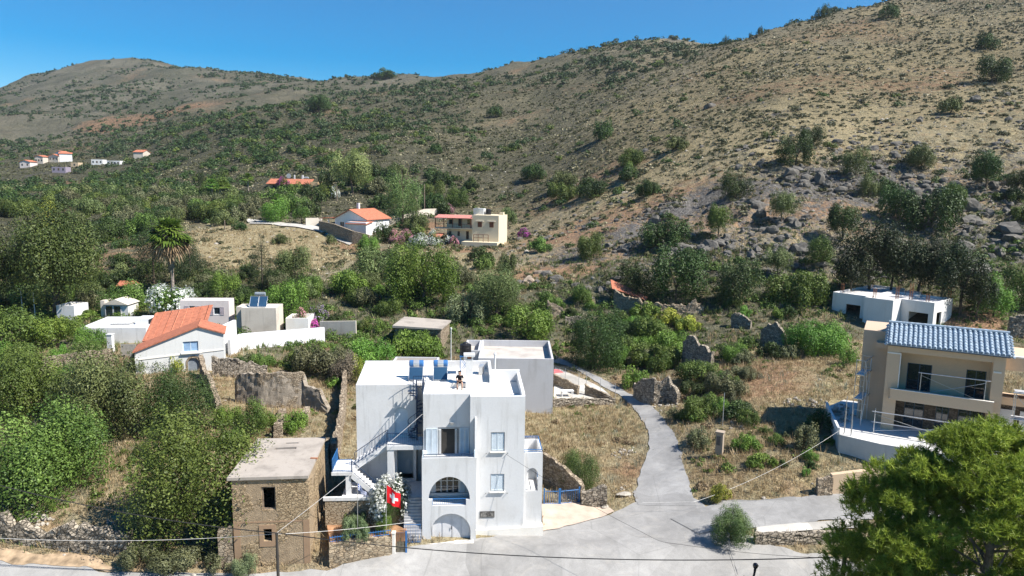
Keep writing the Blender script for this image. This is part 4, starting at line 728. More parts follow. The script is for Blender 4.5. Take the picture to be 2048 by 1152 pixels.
def tilemat(name, c, sc=2.6):
    if name in MC: return MC[name]
    m, t, b = newmat(name); w = t.nodes.new('ShaderNodeTexWave'); w.inputs['Scale'].default_value = sc; w.inputs['Distortion'].default_value = .3; t.links.new(coord(t), w.inputs['Vector'])
    n = noise(t, coord(t), 2.2, 6, .7); col = ramp(t, n, [(.25, tuple(x*.62 for x in c)), (.5, c), (.75, tuple(min(1, x*1.22) for x in c))]); col = mix(t, .35, col, ramp(t, w.outputs[0], [(0, (.55,)*3), (.6, (1,)*3)]), 'MULTIPLY')
    t.links.new(col, b.inputs['Base Color']); b.inputs['Roughness'].default_value = .85; b.inputs['Specular IOR Level'].default_value = .2; bump(t, b, w.outputs[0], .7, .06); MC[name] = m; return m
ORT = tilemat('orange_tile', (.50, .185, .11)); BLT = plain('blue_glazed_tile', (.31, .39, .47), .6, 0, .25, 5, .5)
def hollow(mb, x0, x1, y0, y1, z0, z1, t=.22, front=(), back=(), left=(), right=(), ztf=None):
    """four butted walls with openings; outlines of openings are (along, up)"""
    mb.slab(rect(x0, x1, z0, z1), front, o=(0, y0, 0), t=t); mb.slab(rect(-x1, -x0, z0, z1), [[(-a, b) for a, b in h] for h in back], o=(0, y1, 0), u=(-1, 0, 0), t=t)
    mb.slab(rect(-y1+t, -y0-t, z0, z1), [[(-a, b) for a, b in h] for h in left], o=(x0, 0, 0), u=(0, -1, 0), t=t); mb.slab(rect(y0+t, y1-t, z0, z1), right, o=(x1, 0, 0), u=(0, 1, 0), t=t)
def window(par, x0, x1, z0, z1, y, fm=None, gm=None, mull=1, name='window', axis='x', d=.06, sill=None, bars=0):
    """a framed window in a wall that faces -y (or +x when axis is 'y')"""
    f = M(); w = .06
    A = lambda a0, a1, c0, c1, b0, b1: f.box(a0, a1, y+b0, y+b1, c0, c1) if axis == 'x' else f.box(y-b1, y-b0, a0, a1, c0, c1)
    A(x0, x0+w, z0, z1, 0, d); A(x1-w, x1, z0, z1, 0, d); A(x0+w, x1-w, z0, z0+w, 0, d); A(x0+w, x1-w, z1-w, z1, 0, d)
    for k in range(mull): c = x0+(x1-x0)*(k+1)/(mull+1); A(c-w*.5, c+w*.5, z0+w, z1-w, .002, d-.002)
    for k in range(bars): c = z0+(z1-z0)*(k+1)/(bars+1); A(x0+w, x1-w, c-w*.4, c+w*.4, .004, d-.006)
    o = f.build(name, fm or SHUT, par); gq = M()
    if axis == 'x': gq.box(x0+w*.8, x1-w*.8, y+.02, y+.035, z0+w*.8, z1-w*.8)
    else: gq.box(y-.035, y-.02, x0+w*.8, x1-w*.8, z0+w*.8, z1-w*.8)
    gq.build('pane', gm or GLASS, o)
    if sill is not None: s = M(); s.box(x0-.08, x1+.08, y-.1, y+.05, z0-.07, z0-.003) if axis == 'x' else s.box(y-.05, y+.1, x0-.08, x1+.08, z0-.07, z0-.003); s.build('sill', sill, o)
    return o
def shutter(par, x0, x1, z0, z1, y, mat=None, n=None, name='shutter', yaw=0):
    f = M(); w = .05; f.box(x0, x0+w, y, y+.04, z0, z1); f.box(x1-w, x1, y, y+.04, z0, z1); f.box(x0+w, x1-w, y, y+.04, z0, z0+w); f.box(x0+w, x1-w, y, y+.04, z1-w, z1)
    n = n or int((z1-z0)/.075)
    for k in range(n):
        c = z0+w+(z1-z0-2*w)*(k+.5)/n; f.add([(x0+w, y+.004, c-.025), (x1-w, y+.004, c-.025), (x1-w, y+.03, c+.02), (x0+w, y+.03, c+.02), (x0+w, y+.010, c-.03), (x1-w, y+.010, c-.03), (x1-w, y+.036, c+.015), (x0+w, y+.036, c+.015)], [(0, 1, 2, 3), (7, 6, 5, 4), (0, 4, 5, 1), (3, 2, 6, 7)])
    return f.build(name, mat or SHUT, par)
def railing(par, path, h, gap=.13, mat=None, r=.014, name='railing', lean=0):
    f = M(); path = [Vector(p) for p in path]; f.tube([p+Vector((0, 0, h)) for p in path], r*1.7, 6); f.tube([p+Vector((0, 0, .08)) for p in path], r*1.2, 5)
    for a, b in zip(path, path[1:]):
        n = max(1, int((b-a).length/gap))
        for k in range(n+1): q = a.lerp(b, k/n); R_ = r*(2 if k in (0, n) else .8); f.tube([q+Vector((0, 0, 0 if k in (0, n) else .08)), q+Vector((0, 0, h))], R_, 4, False)
    return f.build(name, mat or DKBLUE, par)
def door(par, x0, x1, z0, z1, y, mat=None, handle=True, name='door', panels=2):
    f = M(); f.box(x0, x1, y, y+.05, z0, z1)
    for k in range(panels): a = z0+(z1-z0)*(k+.12)/panels; b = z0+(z1-z0)*(k+.88)/panels; f.box(x0+.12, x1-.12, y-.012, y-.002, a, b)
    o = f.build(name, mat or WHITE, par)
    if handle: M().tube([(x1-.1, y-.05, (z0+z1)/2), (x1-.22, y-.05, (z0+z1)/2)], .015).box(x1-.115, x1-.085, y-.05, y+.001, (z0+z1)/2-.015, (z0+z1)/2+.015).build('handle', ALU, o)
    return o
def built(o, a, x0, x1, y0, y1): BUILT.append((o[0], o[1], a, x0, x1, y0, y1))

# ================= main white house =================
def white_house():
    O = atz(845, 1085, 0.0); a = R(4); h = empty('white_house', O, a, 'three storey white cubic house with arched loggia and blue railings in the centre', 'house', None); built(O, a, -5.4, 7.8, 0, 8.4)
    w = M(); H = 9.5
    # front of the recessed bay, then the projecting right wing
    dr = rect(.95, 2.35, 5.4, 7.25); ldr = rect(.75, 2.35, 2.75, 4.55)
    w.slab(rect(0, 3.05, 0, H), [dr, ldr], o=(0, 1.4, 0), t=.2)
    w.slab(rect(3.05, 6.6, 0, H), [rect(4.4, 5.3, 5.8, 7.1), rect(4.4, 5.3, 3.05, 4.25)], o=(0, .8, 0), t=.2)
    w.slab(rect(-5.6, -1.6, -.5, H), o=(0, 0, 0), u=(0, -1, 0), t=.2)                                             # left wall of the main block
    w.slab([(1.0, -.5), (5.6, -.5), (5.6, 9.75), (1.4, 9.62), (1.0, 9.5)], o=(6.6, 0, 0), u=(0, 1, 0), t=.2)      # right wall with higher parapet
    w.slab(rect(-6.6, -4.6, -.5, 9.95), o=(0, 5.8, 0), u=(-1, 0, 0), t=.2)
    w.box(4.602, 6.6, 5.602, 5.8, 9.0, 9.9) if False else None
    # rear block and left wing
    w.slab(rect(-4.6, 4.6, -.5, 10.0), o=(0, 8.0, 0), t=.2); w.slab(rect(5.8, 8.0, -.5, 10.0), o=(4.6, 0, 0), u=(0, 1, 0), t=.2); w.slab(rect(4.2, 5.8, 9.1, 10.0), o=(4.6, 0, 0), u=(0, 1, 0), t=.2)
    w.slab([(-4.6, -.5), (0-.2, -.5), (-.2, 2.7), (-.5, 2.7), (-.5, 5.45), (-1.95, 5.45), (-1.95, 2.7), (-2.4, 2.7), (-2.4, 2.7), (-2.4, 9.55), (-4.6, 9.5)] if False else rect(-4.6, -.6, -.5, 9.55), [rect(-1.9, -.8, 2.85, 5.3), arch(-2.05, -1.15, 6.05, 8.0)], o=(0, 3.4, 0), t=.2)
    w.slab([(-8.0, -.5), (-3.6, -.5), (-3.6, 9.55), (-8.0, 9.9)], o=(-4.6, 0, 0), u=(0, -1, 0), t=.2)
    w.box(-.8, -.6, 3.602, 5.0, 5.9, 9.5); w.box(-.602, -.002, 4.8, 5.0, -.4, 9.5)                                   # stair well back
    w.box(-1.98, -.72, 4.6, 4.75, 2.75, 5.35); w.box(-2.1, -1.95, 3.602, 4.598, 2.7, 5.4); w.box(-2.15, -1.1, 3.604, 3.7, 6.0, 8.1)
    # dividing floors and ceilings seen through openings
    for z in (2.6, 5.2): w.box(.202, 6.4, 1.302, 7.8, z, z+.15)
    w.box(.2, 3.0, 3.4, 3.5, 2.76, 5.19); w.box(.2, 4.0, 4.9, 5.0, 5.36, 8.9)
    w.build('wall', WHITE, h)
    rf = M(); rf.box(.2, 6.4, 1.6, 4.15, 8.95, 9.1); rf.box(3.25, 6.4, 1.0, 1.6, 8.95, 9.1); w2 = M().box(3.05, 3.25, 1.0, 1.6, 5.7, 9.49).build('bay_return', WHITE, h); rf.box(4.602, 6.4, 4.15, 5.6, 8.952, 9.102); rf.box(.2, 4.6, 4.15, 4.35, 9.1, 9.42); rf.box(-4.4, -.8, 3.6, 7.998, 9.2, 9.38); rf.box(-.8, 4.4, 4.352, 7.998, 9.22, 9.40); rf.build('roof', CREAM, h)
    # arch block: loggia above the garage, balcony on top
    ab = M(); notch = [(.65, 2.5), (2.8, 2.5), (2.8, 2.9), (3.05, 2.9)]+[(1.725+1.325*math.cos(math.pi*k/18), 2.9+1.55*math.sin(math.pi*k/18)) for k in range(19)][1:-1]+[(.4, 2.9), (.65, 2.9)]
    ab.slab(rect(-.02, 3.45, -.5, 5.72), [arch(.55, 3.1, -.1, 1.95, 1.25), notch], o=(0, 0, 0), t=.22)
    ab.slab(rect(-1.4, -.22, -.5, 5.715), o=(-.018, 0, 0), u=(0, -1, 0), t=.2); ab.slab(rect(.22, .8, -.5, 5.715), o=(3.448, 0, 0), u=(0, 1, 0), t=.2)
    ab.box(.18, 3.245,   .222, 1.398, 2.3, 2.46); ab.box(.18, 3.245, .222, 1.398, 5.15, 5.32)
    ab.slab([(0.0, 5.72), (.8, 5.72), (.8, 8.15), (.55, 8.1), (.12, 5.95)], o=(3.47, 0, 0), u=(0, 1, 0), t=.12)
    ab.build('loggia', WHITE, h)
    # plinth and forecourt step
    pl = M(); pl.slab([(3.46, -.6), (7.9, -.6), (7.9, .62), (3.46, .42)], o=(0, .62, 0), t=.62); pl.box(-1.3, 3.3, -.45, -.03, -.5, .14); pl.build('plinth', CREAM, h)
    gd = M(); gd.box(.5, 3.15, .3, .36, -.1, 2.0)
    for x in (.62, 1.28, 1.92, 2.52): gd.box(x, x+.56, .27, .298, .02, 1.9)
    g_ = gd.build('garage_door', plain('garage_white', (.66, .66, .68), .6, 0, .06), h); M().tube([(1.86, .22, .75), (1.86, .22, .95)], .02).box(1.85, 1.87, .22, .272, .84, .86).build('handle', BLACK, g_)
    # french door of the balcony with folded shutters
    fd = window(h, .95, 2.35, 5.36, 7.2, 1.46, WHITE, INNER, 0, 'french_door');  # dark sheet closes the open doorway; the room's shade is put into its colour
    for x0, x1 in ((1.01, 1.16), (2.06, 2.22)): window(fd, x0, x1, 5.4, 7.12, 1.38, WHITE, GLASS, 0, 'door_leaf')
    for x0, x1 in ((.18, .52), (.54, .92), (2.38, 2.68), (2.7, 3.0)): shutter(h, x0, x1, 5.36, 7.2, 1.33)
    ld = window(h, .75, 2.35, 2.6, 4.5, 1.46, WHITE, GLASS, 3, 'loggia_door', bars=1)
    for x0, x1 in ((2.4, 2.72),): shutter(h, x0, x1, 2.5, 4.45, 1.34)
    for z0, z1 in ((5.8, 7.1), (3.05, 4.25)):
        s = window(h, 4.4, 5.3, z0, z1, .93, PALE, GLASS, 1, 'window'); sh = shutter(s, 4.44, 4.85, z0+.04, z1-.04, .84); shutter(s, 4.86, 5.26, z0+.04, z1-.04, .84)
        M().box(4.34, 5.36, .68, .797, z0-.06, z0).build('sill', CREAM, s)
        for x in (4.1, 5.5): M().tube([(x, .8, z0-.12), (x, .66, z0-.1)], .02).build('shutter_catch', BLACK, s)
    p = M().box(3.72, 4.68, .765, .797, 1.25, 1.68).build('plaque', plain('dark_frame', (.10, .095, .09), .5), h); M().box(3.77, 4.63, .75, .764, 1.29, 1.64).build('plate', plain('plaque_bronze', (.24, .23, .215), .35, .2, .45, 7), p)
    M().slab([(.02, -.09), (.16, -.09), (-.04, .12), (-.2, .12)], o=(4.36, .749, 1.5), t=-.006).build('relief', plain('plaque_dark', (.11, .10, .095), .5), p)
    railing(h, [(.1, .08, 5.72), (3.3, .08, 5.72)], .22, .8, DKBLUE, .016); railing(h, [(.66, .1, 2.5), (2.79, .1, 2.5)], .42, .12, BLUE)
    for x in (.06, 3.34): M().box(x-.04, x+.04, .03, .12, 5.722, 6.2).build('rail_post', SHUT, h)
    M().box(1.75, 2.0, .1+1.16, 1.4, 7.55, 7.62).box(1.8, 1.95, .1+1.18, 1.38, 7.45, 7.55).build('wall_lamp', ALU, h)
    # right hand balcony block
    rb = M(); hollow(rb, 6.6, 7.85, 1.1, 3.7, -.5, 5.55, .16, front=[arch(6.78, 7.55, 2.9, 4.5, .5)], right=[arch(1.5, 3.3, 2.9, 4.5, .7)]); rb.box(6.76, 7.69, 1.26, 3.54, 2.5, 2.65); rb.box(6.76, 7.69, 1.26, 3.54, 4.7, 4.85); rb.build('side_balcony', WHITE, h)
    railing(h, [(6.62, 1.16, 5.55), (7.8, 1.16, 5.55), (7.8, 3.64, 5.55), (6.62, 3.64, 5.55)], .2, .8, BLUE, .016); railing(h, [(7.77, 1.52, 2.9), (7.77, 3.28, 2.9)], .5, .12, BLUE)
    # outer stair, landing, platform
    st = M(); st.box(-2.4, -.02, 1.7, 3.398, 5.62, 5.9); st.box(-2.38, -1.95, 1.74, 2.1, 2.7, 5.618)
    n = 9
    for k in range(n): x1 = -2.4-k*2.2/n; z1 = 5.9-(k+1)*1.6/(n+1); st.box(x1-2.2/n, x1, 2.5, 3.39, z1-.16, z1)
    st.slab([(-4.6, 3.95), (-4.6, 4.25), (-2.4, 5.85), (-2.4, 5.4)], o=(0, 2.38, 0), t=.12)
    st.box(-5.95, -4.62, 1.3, 3.39, 4.08, 4.3); st.box(-5.05, -4.72, 1.35, 1.6, 2.7, 4.078)
    for k in range(8): x1 = -4.62+k*1.5/8; z1 = 4.3-(k+1)*1.5/9; st.box(x1, x1+1.5/8, 1.4, 2.28, z1-.16, z1)
    st.slab([(-4.7, 3.9), (-4.62, 4.3), (-3.1, 2.85), (-3.25, 2.6)], o=(0, 1.28, 0), t=.12); st.box(-5.3, -.02, .9, 3.398, 2.45, 2.7); st.box(-6.4, -1.22, .70, .898, 2.62, 2.84)
    st.build('outer_stair', WHITE, h); M().box(-6.3, -1.22, .74, .95, -.6, 2.618).build('patio_wall', masonry('tan_masonry', (.36, .28, .19), (.50, .41, .29), (.24, .18, .12), 3.4), h)
    railing(h, [(-2.4, 1.76, 5.9), (-.05, 1.76, 5.9)], .85); railing(h, [(-4.6, 2.44, 4.35), (-2.42, 2.44, 5.9)], .85); railing(h, [(-5.9, 3.35, 4.3), (-5.9, 1.36, 4.3), (-4.66, 1.36, 4.3)], .85, .11, BLUE); railing(h, [(-4.62, 1.34, 4.25), (-3.15, 1.34, 2.85)], .8)
    door(h, -2.05, -1.15, 6.05, 7.95, 3.56, SHUT, True, 'upper_door'); door(h, -1.75, -1.1, 2.85, 4.8, 4.53, WHITE)
    # spiral stair
    sp = M(); sp.tube([(-.5, 2.75, 5.9), (-.5, 2.75, 10.1)], .05)
    for k in range(17):
        a0 = 2.4+k*.42; z = 6.05+k*.205; c, s_ = math.cos(a0), math.sin(a0); c1, s1 = math.cos(a0+.45), math.sin(a0+.45); r_ = .6
        sp.add([(-.5, 2.75, z), (-.5+c*r_, 2.75+s_*r_, z), (-.5+c1*r_, 2.75+s1*r_, z), (-.5, 2.75, z-.04), (-.5+c*r_, 2.75+s_*r_, z-.04), (-.5+c1*r_, 2.75+s1*r_, z-.04)], [(0, 1, 2), (5, 4, 3), (1, 4, 5, 2), (0, 3, 4, 1), (2, 5, 3, 0)])
        sp.tube([(-.5+c*r_, 2.75+s_*r_, z), (-.5+c*r_, 2.75+s_*r_, z+.8)], .012, 4)
    sp.tube([(-.5+.6*math.cos(2.4+k*.21), 2.75+.6*math.sin(2.4+k*.21), 6.85+k*.1025) for k in range(34)], .02, 5); sp.build('spiral_stair', DKBLUE, h)
    railing(h, [(-.75, 3.3, 9.38), (-.05, 3.3, 9.38), (-.05, 1.6, 9.38)], .8, .1)
    # stone flight from the gate
    fl = M()
    for k in range(14): y0 = -.15+k*.075; fl.box(-1.2, -.06, -.1+k*.0755 if False else -.1+k*.0, 0, 0, 0) if False else None
    for k in range(15): y0 = -.3+k*.08; fl.box(-1.2, -.06, y0, y0+.3 if k < 14 else .89, -.4 if k == 0 else k*.18-.1, .0+(k+1)*.18)
    fl.build('stone_stair', STEPM, h)
    ch = M(); ch.box(2.75, 3.25, 4.0, 4.4, 9.1, 11.15); ch.box(2.62, 3.38, 3.9, 4.5, 11.35, 11.5); 
    for x in (2.75, 3.15): ch.box(x, x+.1, 4.0, 4.4, 11.15, 11.35)
    c_ = ch.build('chimney', WHITE, h); M().box(2.86, 3.14, 4.05, 4.35, 11.16, 11.3).build('flue', plain('terracotta', (.35, .16, .09), .9), c_)
    return h, O, a
WH, WO, WA = white_house()
def wl(x, y, z): c, s = math.cos(WA), math.sin(WA); return Vector((WO.x+x*c-y*s, WO.y+x*s+y*c, WO.z+z))
def solar(loc, rz, label, w=1.0, tilt=.85, h=1.0):
    r = empty('solar_heater', loc, rz, label, 'solar heater', 'solar water heaters')
    f = M(); f.box(-w/2, w/2, 0, .03, 0, .03)
    P = lambda u, t, o: (u, t*h*math.cos(tilt)+o*-math.sin(tilt), .1+t*h*math.sin(tilt)+o*math.cos(tilt))
    def pl(u0, u1, t0, t1, o0, o1, mb): mb.add([P(u0, t0, o0), P(u1, t0, o0), P(u1, t1, o0), P(u0, t1, o0), P(u0, t0, o1), P(u1, t0, o1), P(u1, t1, o1), P(u0, t1, o1)], [(0, 3, 2, 1), (4, 5, 6, 7), (0, 1, 5, 4), (1, 2, 6, 5), (2, 3, 7, 6), (3, 0, 4, 7)])
    pl(-w/2, w/2, 0, 1, -.08, 0, f); fo = f.build('frame', ALU, r); g2 = M(); pl(-w/2+.04, w/2-.04, .02, .98, .003, .012, g2); g2.build('collector', PANEL, r)
    yb = h*math.cos(tilt)+.28; zb = .1+h*math.sin(tilt)+.18; t = M(); t.lathe([(.2, -w/2), (.25, -w/2+.05), (.25, w/2-.05), (.2, w/2)], (0, yb, zb), 16, 'x'); to = t.build('tank', TANKB, r, smooth=False)
    M().lathe([(.256, -w*.2), (.256, w*.2)], (0, yb, zb), 16, 'x').build('tank_band', ALU, to)
    s = M()
    for x in (-w*.4, w*.4): s.tube([(x, yb, 0), (x, yb, zb-.2)], .02); s.tube([(x, yb, .05), (x, .1, .1)], .02); s.tube([(x, yb, 0.3), (x, h*math.cos(tilt), h*math.sin(tilt))], .02)
    s.build('stand', ALU, r); return r
solar(wl(-.7, 4.75, 9.40), WA, 'left one of two solar water heaters on the white house roof'); solar(wl(1.0, 4.75, 9.40), WA, 'right one of two solar water heaters, nearest the white chimney')
def tank():
    r = empty('water_tank', wl(2.75, 6.6, 9.41), WA, 'black plastic water tank on a tall blue steel stand on the white house roof', 'water tank'); s = M(); z = 1.35
    for x in (-.38, .38):
        for y in (-.38, .38): s.tube([(x, y, 0), (x, y, z)], .025, 5)
    for a, b in (((-.38, -.38), (.38, -.38)), ((.38, -.38), (.38, .38)), ((.38, .38), (-.38, .38)), ((-.38, .38), (-.38, -.38))): s.tube([(*a, z), (*b, z)], .025, 5); s.tube([(*a, .1), (*b, z-.1)], .015, 4); s.tube([(*b, .1), (*a, z-.1)], .015, 4)
    s.box(-.42, .42, -.42, .42, z+.026, z+.06); s.build('stand', BLUE, r)
    M().lathe([(.38, z+.061), (.41, z+.1), (.41, z+.3), (.395, z+.33), (.41, z+.36), (.41, z+.62), (.395, z+.65), (.41, z+.68), (.40, z+.82), (.2, z+.92), (.15, z+.98), (.02, z+.98)], (0, 0, 0), 20).build('tank', BLACK, r, smooth=False)
tank()
def aircon(loc, rz, label):
    r = empty('air_conditioner', loc, rz, label, 'air conditioner'); M().box(-.4, .4, -.14, .14, .08, .62).box(-.36, -.3, -.14, .14, 0, .079).box(.3, .36, -.14, .14, 0, .079).build('housing', ALU, r, .012); f = M(); f.lathe([(.2, -.155), (.2, -.142)], (-.1, 0, .35), 16, 'y'); f.build('fan_grille', BLACK, r)
aircon(wl(3.9, 6.7, 9.41), WA+R(80), 'small white air conditioner unit in the rear right corner of the white roof')
M_ = M().tube([(0, 0, 0), (.6, .3, .0), (1.1, -.6, 0), (1.7, -1.0, 0), (2.4, -1.1, 0)], .012, 4).build('roof_cable', plain('cable_grey', (.3, .28, .25), .6)); M_.location = wl(4.0, 3.9, 9.13); tag(M_, 'thin grey cable lying curved across the sunlit roof terrace', 'cable')
q = M().box(-.16, .16, -.1, .1, 0, .32).box(-.13, .13, -.105, -.1, .05, .27).build('roof_box', WHITE); q.location = wl(5.75, 1.6, 9.105); tag(q, 'small white box in the shaded front right corner of the roof terrace', 'box')
q = M().tube([(0, 0, -6), (0, 0, 4.4)], .07, 8).lathe([(.10, 4.4), (.12, 4.45), (.03, 4.6)], (0, 0, 0), 8).build('vent_pipe', WHITE); q.location = wl(4.95, 8.3, 6.0); tag(q, 'slim white pipe rising behind the right rear corner of the white roof', 'pipe')
q = M().tube([(0, 0, 0), (0, 0, 3.2)], .045, 6).lathe([(.09, 3.2), (.09, 3.35), (.02, 3.4)], (0, 0, 0), 8).build('vent_pipe', PALE); q.location = (*atz(902, 722, 5.6)[:2], 5.6); tag(q, 'thin pale pole standing on the left end of the grey flat roofed house', 'pipe')

# ================= other village buildings =================
def flat_block(name, O, yaw, boxes, mat, roofm, label, cat='building', par=.45, zb=-1, pt=.2):
    """boxes: (x0,x1,y0,y1,z_top[,holes front]) sharing walls"""
    h = empty(name, O, R(yaw), label, cat); w = M(); r_ = M()
    for i, b in enumerate(boxes):
        x0, x1, y0, y1, zt = b[:5]; hol = b[5] if len(b) > 5 else {}
        e = i*.004; hollow(w, x0+e, x1-e, y0+e, y1-e, zb, zt-e, pt, **hol); r_.box(x0+pt-.002, x1-pt+.002, y0+pt-.002, y1-pt+.002, zt-par-.15, zt-par+e)
        BUILT.append((O[0], O[1], R(yaw), x0, x1, y0, y1))
    w.build('wall', mat, h); r_.build('roof', roofm, h); return h
O = atz(1105, 816, .5); CR2 = plaster('weathered_roof', (.52, .47, .42), (.20, .18, .16), .55, .5, 0)
G = flat_block('flat_roofed_house', O, 0, [(-7.6, 0, -.1, 8.3, 5.15), (-9.3, -7.62, 3.2, 8.3, 5.13)], GREYP, CR2, 'tall grey rendered block with sunken flat roof right behind the white house', 'house', .7)
P_ = atz(820, 736, 3.9); flat_block('outbuilding', (atz(776, 736, 4.9).x, atz(776, 736, 4.9).y, 1), 0, [(0, 4.6, -.4, 4.6, 3.9)], GREYP, plaster('brown_grey_roof', (.30, .265, .23), (.2, .18, .16), .5, .6, 0), 'low outbuilding with plain grey concrete roof behind the solar heaters', 'outbuilding', .1)
def stone_hut():
    a = ong(790, 690); b = ong(884, 690); w_ = (b-a).length; h = empty('stone_hut', a, R(-8), 'low stone hut with flat concrete roof among fig bushes', 'hut'); built(a, R(-8), 0, w_, 0, 5); m1 = M(); hollow(m1, 0, w_, 0, 5, -.6, 2.35, .4, front=[rect(w_*.66, w_*.86, .5, 1.6)]); m1.build('wall', STONE, h)
    M().add([(-.25, -.25, 2.36), (w_+.2, -.25, 2.36), (w_+.2, 5.2, 2.36), (-.25, 5.2, 2.36), (-.25, -.25, 2.66), (w_+.2, -.25, 2.52), (w_+.2, 5.2, 2.6), (-.25, 5.2, 2.85)], [(0, 3, 2, 1), (4, 5, 6, 7), (0, 1, 5, 4), (1, 2, 6, 5), (2, 3, 7, 6), (3, 0, 4, 7)]).build('roof', CONCR, h); M().box(w_*.66, w_*.86, .2, .24, .5, 1.6).build('door', WOOD, h)
stone_hut()
def tower():
    O = atz(470, 1120, 0.1); h = empty('stone_house', O, R(6), 'derelict two storey stone house with flat concrete roof and empty windows by the street', 'house'); built(O, R(6), 0, 4.5, 0, 6.4)
    w = M(); hollow(w, 0, 4.5, 0, 6.3, -1.3, 5.15, .45, front=[rect(1.72, 2.55, 3.15, 4.65), rect(1.75, 2.25, 1.15, 1.95)], right=[rect(3.2, 3.9, 1.0, 2.2), rect(1.8, 2.1, 3.3, 4.5)]); wo = w.build('wall', TOWERM, h)
    f = M(); f.box(.45, 4.05, .45, 5.85, 2.3, 2.45); f.build('floor', WOOD, h)
    r = M(); r.slab([(-.22, -.12), (4.52, -.12), (4.55, 6.4), (-.05, 6.45)], [[(1.5, 4.3), (2.95, 4.36), (2.9, 4.7), (1.55, 4.62)], [(2.0, 5.3), (2.9, 5.34), (2.86, 5.55), (2.05, 5.52)]], o=(0, 0, 5.33), u=(1, 0, 0), v=(0, 1, 0), t=.18); r.build('roof', CONCR, h)
    q = M(); q.box(1.5, 1.75, -.03, .0, .8, 2.2); q.box(2.25, 2.5, -.03, .0, .8, 2.2); q.box(1.75, 2.25, -.03, .0, 1.95, 2.2); q.box(1.75, 2.25, -.03, .0, .8, 1.15); q.box(.0, .38, -.02, .0, -1, 2.45); q.box(4.12, 4.5, -.02, .0, -1, 2.45); q.box(.38, 4.12, -.012, 0, 2.35, 2.45); q.build('render_bands', plaster('tan_render', (.33, .22, .14), (.25, .17, .11), .5, .8, .5), h)
    ff = M(); ff.box(1.72, 1.8, .1, .2, 3.15, 4.65); ff.box(2.47, 2.55, .1, .2, 3.15, 4.65); ff.box(1.8, 2.47, .1, .2, 4.55, 4.65); ff.box(1.8, 2.47, .1, .2, 3.15, 3.22); ff.build('window_frame', WOOD, h)
    M().tube([(4.2, 2.6, 5.345), (4.65, 2.5, 5.36)], .07, 8).build('drain_spout', plain('terracotta', (.35, .16, .09), .9), h)
tower()
def gable(name, O, yaw, w, d, zl, zr, zt, xa, wm, rm, label, holes=(), zb=-1, ov=.2, cat='house'):
    """gabled volume whose gable faces the street; eaves zl/zr, apex zt at xa"""
    h = empty(name, O, R(yaw), label, cat); BUILT.append((O[0], O[1], R(yaw), 0, w, 0, d)); m1 = M(); out = [(0, zb), (w, zb), (w, zr), (xa, zt), (0, zl)]
    m1.slab(out, holes, t=.25); m1.slab([(-x, z) for x, z in out][::-1], o=(0, d, 0), u=(-1, 0, 0), t=.25); m1.slab(rect(-d+.25, -.25, zb, zl), o=(0, 0, 0), u=(0, -1, 0), t=.25); m1.slab(rect(.25, d-.25, zb, zr), o=(w, 0, 0), u=(0, 1, 0), t=.25); m1.build('wall', wm, h)
    for nm, (xa0, za0, xb0, zb0) in {'a': (-ov, zl-ov*(zt-zl)/xa, xa, zt), 'b': (xa, zt, w+ov, zr-ov*(zt-zr)/(w-xa))}.items():
        r = M(); r.slab([(-ov, 0), (d+ov, 0), (d+ov, 1), (-ov, 1)] if False else rect(0, 1, -ov, d+ov), o=(xa0, 0, za0+.03), u=(xb0-xa0, 0, zb0-za0), v=(0, 1, 0), t=-.12); r.build('roof', rm, h)
    M().tube([(xa, -ov, zt+.12), (xa, d+ov, zt+.12)], .11, 8).build('roof_ridge', rm, h)
    return h
# orange roofed house at left
OA = atz(272, 750, 2.75)
gA = gable('orange_roofed_house', OA, 20, 8.6, 3.6, 2.4, 3.9, 4.75, 6.2, PALE, ORT, 'grey rendered gabled house with orange roof, blue window and arched doorway', [rect(4.6, 6.1, 2.15, 3.25), arch(5.0, 6.1, -.9, 1.45)])
window(gA, 4.6, 6.1, 2.15, 3.25, .1, SHUT, plain('blue_shutter_panel', (.25, .38, .55), .5), 1); M().box(4.4, 6.3, -.25, -.003, 1.95, 2.1).build('awning_shelf', CREAM, gA); M().slab([(-.02, 1.55), (8.62, 2.1), (8.62, 2.24), (-.02, 1.7)], o=(0, -.06, 0), t=.055).build('ledge', CREAM, gA)
M().slab(arch(4.8, 6.3, -1, 1.68), [arch(5.0, 6.1, -.999+.05, 1.45)], o=(0, -.05, 0), t=.049).build('door_surround', STONE, gA); M().box(5.0, 6.1, .15, .2, -.9, 1.5).build('door', plain('grey_door', (.22, .25, .29), .6), gA)
OB = OA+Vector((-1.0, 4.6, 0))
def shed_roof():
    h = empty('tiled_annex', OA+Vector((-1.2, 4.3, 0)), R(14), 'annex with one wide orange sheet roof sloping behind the gabled house', 'house'); m1 = M(); hollow(m1, 0, 7.2, 0, 6, -1, 2.6, .2); m1.build('wall', PALE, h); r = M(); r.slab(rect(-.15, 6.2, 0, 1), o=(0, -.3, 2.62), u=(1, 0, .13), v=(0, 6.4, 2.0), t=-.1); ro = r.build('roof', ORT, h); s = M()
    for k in range(8): x = .1+k*.82; s.tube([(x, -.2, 2.76+x*.13), (x, 6.0, 4.74+x*.13)], .05, 5)
    s.build('roof_seams', ORT, ro); M().tube([(2.2, .3, 2.6), (2.2, .3, 3.35)], .09, 8).build('flue', BLACK, h); BUILT.append((OA.x-1.2, OA.y+4.3, R(14), 0, 7.2, 0, 6))
shed_roof()
OBt = atz(362, 646, 4.2)
B = flat_block('shuttered_house', OBt, 4, [(0, 6.3, 0, 2.2, 3.05, dict(front=[rect(1.15, 1.95, .6, 2.3), rect(4.3, 5.1, 1.15, 2.1)]))], PINKW, CREAM, 'pinkish white flat roofed house with grey shutters behind the orange roofs', 'house', .15, -2)
